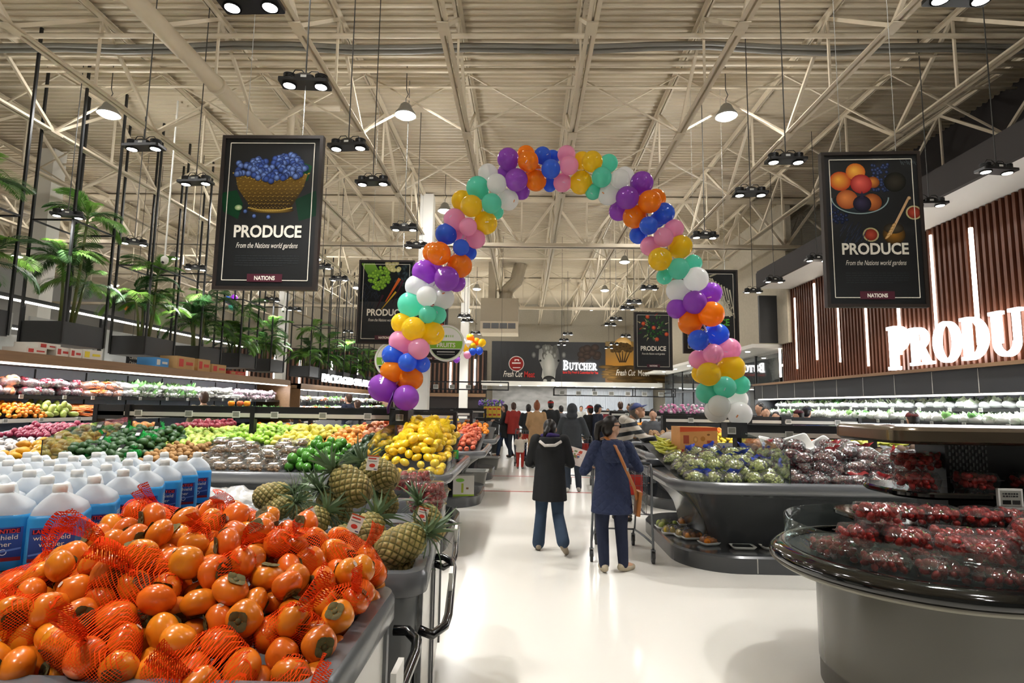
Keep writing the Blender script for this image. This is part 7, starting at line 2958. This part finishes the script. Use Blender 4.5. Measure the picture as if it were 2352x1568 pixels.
# man in the dark hoodie farther up the aisle
M_hood = cloth('charcoal_fleece', '383c40', .9)
J = joints(1.68, haL=(-.2, .3, .98), haR=(.22, .3, .98), elL=(-.27, .04, 1.04), elR=(.28, .04, 1.04), kneeL=(-.09, .02, .45), ankL=(-.08, -.05, .08), ankR=(.12, .1, .08), toeR=(.13, .25, .03), toeL=(-.09, .1, .03))
person('man in a dark grey hooded top and jeans', (.93, 11.25, 0), -.15, J, coat_geo(J, .86, 1.0, .045), M_hood, cloth('dark_jeans', '26303e', .85), cloth('white_sneaker', 'b8b4ac', .7), None, None, 0, -.1, .016, hood=M_hood)
# woman in the long beige coat
J = joints(1.74, haL=(-.17, .2, .95), haR=(.18, .22, .95), ankL=(-.08, -.02, .08), ankR=(.08, .02, .08))
person('woman in a long camel coat with ginger hair tied up', (.33, 15.4, 0), .1, J, coat_geo(J, .42, 1.15, .03), cloth('camel_wool', 'b8946a', .9), cloth('black_trousers', '16161a', .85), M_darkshoe, 'bun', M_hairg, 0, 0, .018, fingers=True)
# child
J = joints(.98, haL=(-.2, .25, 1.1), haR=(.24, .2, 1.25), elR=(.27, .1, 1.15), shL=(-.18, 0, 1.18), shR=(.18, 0, 1.18), neck=(0, 0, 1.26), head=(0, .01, 1.42), chest=(0, 0, 1.08), waist=(0, 0, .9), hipL=(-.1, 0, .74), hipR=(.1, 0, .74), kneeL=(-.1, .02, .4), kneeR=(.1, .02, .4))
J2 = dict(J)
person('small child in a white hooded top and red trousers', (-.1, 15.15, 0), -.2, J, coat_geo(J, .42, .95, .03), cloth('cream_fleece', 'ddd6c8', .9), cloth('red_trousers', 'b8382c', .85), cloth('child_shoe', '8a8078', .7), 'short', M_hairb, -.9, 0, .014, fingers=False)
# woman in black coat with boots, facing across the aisle
J = joints(1.66, haL=(-.1, .34, 1.08), haR=(.12, .34, 1.1), elL=(-.22, .1, 1.02), elR=(.22, .1, 1.02), ankL=(-.07, .2, .08), toeL=(-.07, .36, .03), ankR=(.07, -.22, .1), toeR=(.07, -.07, .03), kneeL=(-.08, .14, .45), kneeR=(.08, -.06, .44))
person('woman in a black coat and brown boots walking across', (-.62, 18.4, 0), 1.45, J, coat_geo(J, .62, 1.05, .03), M_blackc, cloth('boot_jeans', '2a3a54', .85), cloth('brown_boot', '5a3020', .6), 'long', M_hairk, 0, 0, .018)
# man in the striped top leaning over the island
M_strip_ = bpy.data.materials.new('striped_knit')
M_strip_.use_nodes = True
nt = M_strip_.node_tree
b = nt.nodes['Principled BSDF']
b.inputs['Roughness'].default_value = .9
tc = nt.nodes.new('ShaderNodeTexCoord')
mp = nt.nodes.new('ShaderNodeMapping')
mp.inputs['Rotation'].default_value = (-.2, 0, 0)
nt.links.new(tc.outputs['Object'], mp.inputs[0])
wv = nt.nodes.new('ShaderNodeTexWave')
wv.bands_direction = 'Z'
wv.inputs['Scale'].default_value = 2.6
nt.links.new(mp.outputs[0], wv.inputs[0])
cr = nt.nodes.new('ShaderNodeValToRGB')
cr.color_ramp.interpolation = 'CONSTANT'
cr.color_ramp.elements[0].color = (*lin('262a2e'), 1)
cr.color_ramp.elements[1].position = .45
cr.color_ramp.elements[1].color = (*lin('b5aea2'), 1)
nt.links.new(wv.outputs['Fac'], cr.inputs[0])
nt.links.new(cr.outputs[0], b.inputs['Base Color'])
J = joints(1.72, waist=(0, .03, 1.0), chest=(0, .09, 1.18), shL=(-.17, .13, 1.31), shR=(.17, .15, 1.31), neck=(0, .18, 1.37), head=(0, .25, 1.47), haL=(-.02, .52, 1.1), haR=(.28, .56, 1.1), elL=(-.2, .34, 1.1), elR=(.31, .34, 1.12))
M_hoodg = cloth('grey_hood', 'b8b2a8', .9)
p, M = person('man in a striped grey top and blue cap leaning over', (1.42, 8.68, 0), -1.75, J, coat_geo(J, .8, 1.0, .04), M_strip_, cloth('grey_trousers', '4a4a4a', .85), M_darkshoe, 'short', mat('grey_hair', '5a5652', .5), -.15, -.45, .012, cap=cloth('blue_cap', '3f4a7a', .8))
g = G()
s = J['s']
g.ball((0, .08 * s, 1.35 * s), (.12 * s, .09 * s, .07 * s), 14, 10)
obj('hood', remesh(g, 'hood', M_hoodg, .014, 3), p)

# farther shoppers: three figures shared, each with its own colours
JF = joints(1.68, haL=(-.18, .24, .98), haR=(.2, .24, .98))
gF, MF = body_geo(JF, 0, 0, False)
fb = remesh(gF, 'person', M_skin, .022, 2)
fc = remesh(coat_geo(JF, .72, 1.0, .04), 'coat', M_blackc, .022, 3)
ft = remesh(trouser_geo(JF), 'trousers', M_jean, .024, 2)
fs_ = [remesh(shoe_geo(JF, q), 'shoe', M_darkshoe, .018, 1) for q in 'LR']
fh = remesh(hair_geo(MF, JF['s'], 'short'), 'hair', M_hairk, .016, 2)
for v in fh.vertices:
    q = MF.inverted() @ v.co
    lim = .09 if q.z > .082 else (.06 if q.z > .058 else (0.0 if q.z > -.02 else -.02))
    if q.y > lim:
        q.y = lim
        v.co = MF @ q


def recolor(o, m):
    o.material_slots[0].link = 'OBJECT'
    o.material_slots[0].material = m


CM = {'black': M_blackc, 'red': cloth('red_jacket', '9a2a24'), 'navy': cloth('navy_jacket', '1c2438'), 'maroon': cloth('maroon_jacket', '6a2028'), 'olive': cloth('olive_jacket', '5a5238'), 'grey': cloth('grey_jacket', '5a5c60'), 'purple': cloth('purple_jacket', '4a1c54'), 'blue': cloth('blue_jacket', '2a4a9a'), 'white': cloth('white_smock', 'c8c8c4')}
HM = {'k': M_hairk, 'b': M_hairb, 'g': M_hairg}
redcap = cloth('red_cap', 'c0281e')
darkcap = cloth('dark_cap', '1a2030')
FAR = [(1180, 924, 18.3, 'red', 'b', None, .4, 'shopper in a red jacket in the far aisle'), (1214, 928, 17.2, 'black', 'k', None, 0, 'dark haired shopper in black beside the camel coat'), (1265, 919, 17.0, 'black', 'k', redcap, 0, 'shopper with a red cap and black jacket beyond the camel coat'),
       (1289, 931, 19.2, 'grey', 'k', None, .3, 'dark haired shopper beyond the hooded man'), (1356, 930, 15.5, 'black', 'k', redcap, .6, 'short shopper with a red cap by the right islands'), (1372, 928, 15.4, 'navy', 'k', darkcap, -1.2, 'shopper with a dark cap by the right islands'),
       (1425, 922, 18.8, 'black', 'b', None, 0, 'brown haired shopper in black behind the right islands'), (1448, 926, 18.8, 'maroon', 'k', None, 1.4, 'dark haired shopper in maroon behind the right islands'), (1335, 932, 27, 'white', 'k', None, 3.1, 'butcher in white behind the far counter'),
       (1396, 938, 27, 'maroon', 'k', None, 3.1, 'small figure in maroon near the butcher counter'), (1500, 939, 12.1, 'grey', 'k', None, 2.8, 'woman facing the camera behind the striped man'), (1746, 925, 12.2, 'black', 'k', None, 2.0, 'dark haired shopper in black by the right wall case'),
       (1758, 934, 11.9, 'grey', 'k', None, 2.9, 'man looking down beside the arch foot'), (1782, 945, 12.1, 'black', 'k', None, 2.6, 'dark haired shopper partly hidden by the right rail'), (1836, 940, 12.0, 'purple', 'k', cloth('wine_hat', '4a1420'), 1.0, 'shopper in purple with a wine red hat'),
       (1852, 932, 12.3, 'blue', 'k', darkcap, -1.0, 'shopper in bright blue with a dark cap'), (2096, 945, 8.95, 'black', 'k', cloth('red_beanie', '5a1a18'), 0, 'shopper with a dark red beanie behind the strawberry stand'), (470, 899, 11.9, 'olive', 'b', None, .8, 'shopper in olive with brown hair at the left wall case'),
       (802, 904, 16.4, 'navy', 'b', None, 1.2, 'shopper in navy at the far salad case'), (822, 918, 16.3, 'grey', 'b', None, 1.0, 'short shopper beside the one in navy')]
for px, py, yy, c, h, cp_, rz, lab in FAR:
    q = atY(px, py, yy)
    k = q.z / 1.69
    p = obj('person', fb, None, (q.x, yy, 0), (0, 0, rz), k)
    tag(p, lab, 'person')
    recolor(obj('coat', fc, p), CM[c])
    recolor(obj('trousers', ft, p), M_navyt if c in ('black', 'navy') else MATS['dark_jeans'])
    for sh in fs_:
        obj('shoe', sh, p)
    recolor(obj('hair', fh, p), HM[h])
    if cp_:
        cap_parts(p, MF, JF['s'], cp_, cp_.name not in ('wine_hat', 'red_beanie'))

# ================================================================ shopping carts
M_wirec = mat('cart_wire', '6f7276', .35, metal=.6)
M_redp = mat('cart_red', 'c0281e', .4)


def cart(label, loc, rz, wd=.56, ln=.8, s=1.0):
    t = thing('shopping_cart', label, 'shopping cart', loc, rz, 'shopping carts')
    t.scale = (s, s, s)
    w0, w1 = wd / 2, wd / 2 * .78
    z0, z1 = .5, 1.0
    ya, yb = 0.05, ln
    c = lambda u, v, z: ((2 * u - 1) * (w0 + (w1 - w0) * v) * (1 - .1 * (z1 - z) / .5), ya + (yb - ya) * v * (1 - .05 * (z1 - z)), z + (0.02 * v if z > .9 else .06 * v))
    g = G()
    for z in (.5, .6, .7, .8, .9, 1.0):
        r = .006 if z in (.5, 1.0) else .003
        for u in (0, 1):
            g.tube([c(u, v, z) for v in (0, .5, 1)], r, 5)
        g.tube([c(0, 1, z), c(1, 1, z)], r, 5)
        g.tube([c(0, 0, z), c(1, 0, z)], r * .8, 5)
    for k in range(13):
        v = k / 12
        for u in (0, 1):
            g.tube([c(u, v, .5), c(u, v, 1.0)], .003, 4)
    for k in range(9):
        u = k / 8
        g.tube([c(u, 1, .5), c(u, 1, 1.0)], .003, 4)
        g.tube([c(u, 0, .5), c(u, 0, 1.0)], .003, 4)
        g.tube([c(u, 0, .5), c(u, 1, .5)], .003, 4)
    g.build('wire_basket', M_wirec, t, True)
    g = G()
    for u in (-1, 1):
        x = u * wd / 2 * 1.08
        g.tube([(x * .96, -.02, 1.04), (x, .0, .95), (x, .02, .5), (x * 1.04, .03, .22), (x * 1.04, .02, .13)], .013, 8)
        g.tube([(x * 1.0, .02, .5), (x * .92, .3, .46), (x * .78, ln * .9, .5)], .011, 8)
        g.tube([(x * 1.04, .03, .2), (x * .92, .4, .2), (x * .72, ln - .08, .2), (x * .7, ln - .05, .13)], .012, 8)
        g.tube([(x * .74, ln - .1, .2), (x * .78, ln * .82, .5)], .011, 8)
    g.tube([(-wd * .4, ln - .1, .2), (wd * .4, ln - .1, .2)], .01, 8)
    g.build('frame', M_wirec, t, True)
    G().tube([(-wd / 2, -.03, 1.05), (wd / 2, -.03, 1.05)], .017, 10).build('handle', M_handle, t, True)
    G().box((0, .1, .8), (wd * .8, .012, .22)).build('child_seat', M_redp, t)
    for u in (-1, 1):
        for y, x in ((.02, u * wd / 2 * 1.12), (ln - .05, u * wd / 2 * .76)):
            h = G()
            h.cyl((x - .014, y + .01, .062), (x + .014, y + .01, .062), .062, n=18)
            wh = h.build('wheel', mat('wheel_rubber', '3a3a3a', .6), t)
            G().cyl((x - .016, y + .01, .062), (x + .016, y + .01, .062), .036, n=14).build('hub', M_wirec, wh)
            f = G()
            for q in (-1, 1):
                f.b2((x + q * .02 - .002, y - .02, .055), (x + q * .02 + .002, y + .025, .14))
            f.b2((x - .022, y - .02, .135), (x + .022, y + .025, .142))
            f.build('fork', M_wirec, wh)
    return t


cart('grey wire shopping cart pushed by the woman in navy', (1.06, 6.3, 0), -.05, .58, .85)
cart('shopping cart pushed by the man in the dark hooded top', (1.05, 11.55, 0), -.2, .56, .8)
cart('shopping cart beside the child and the woman in camel', (.05, 15.75, 0), .1, .56, .8, .95)

bpy.data.scenes.remove(TMP)
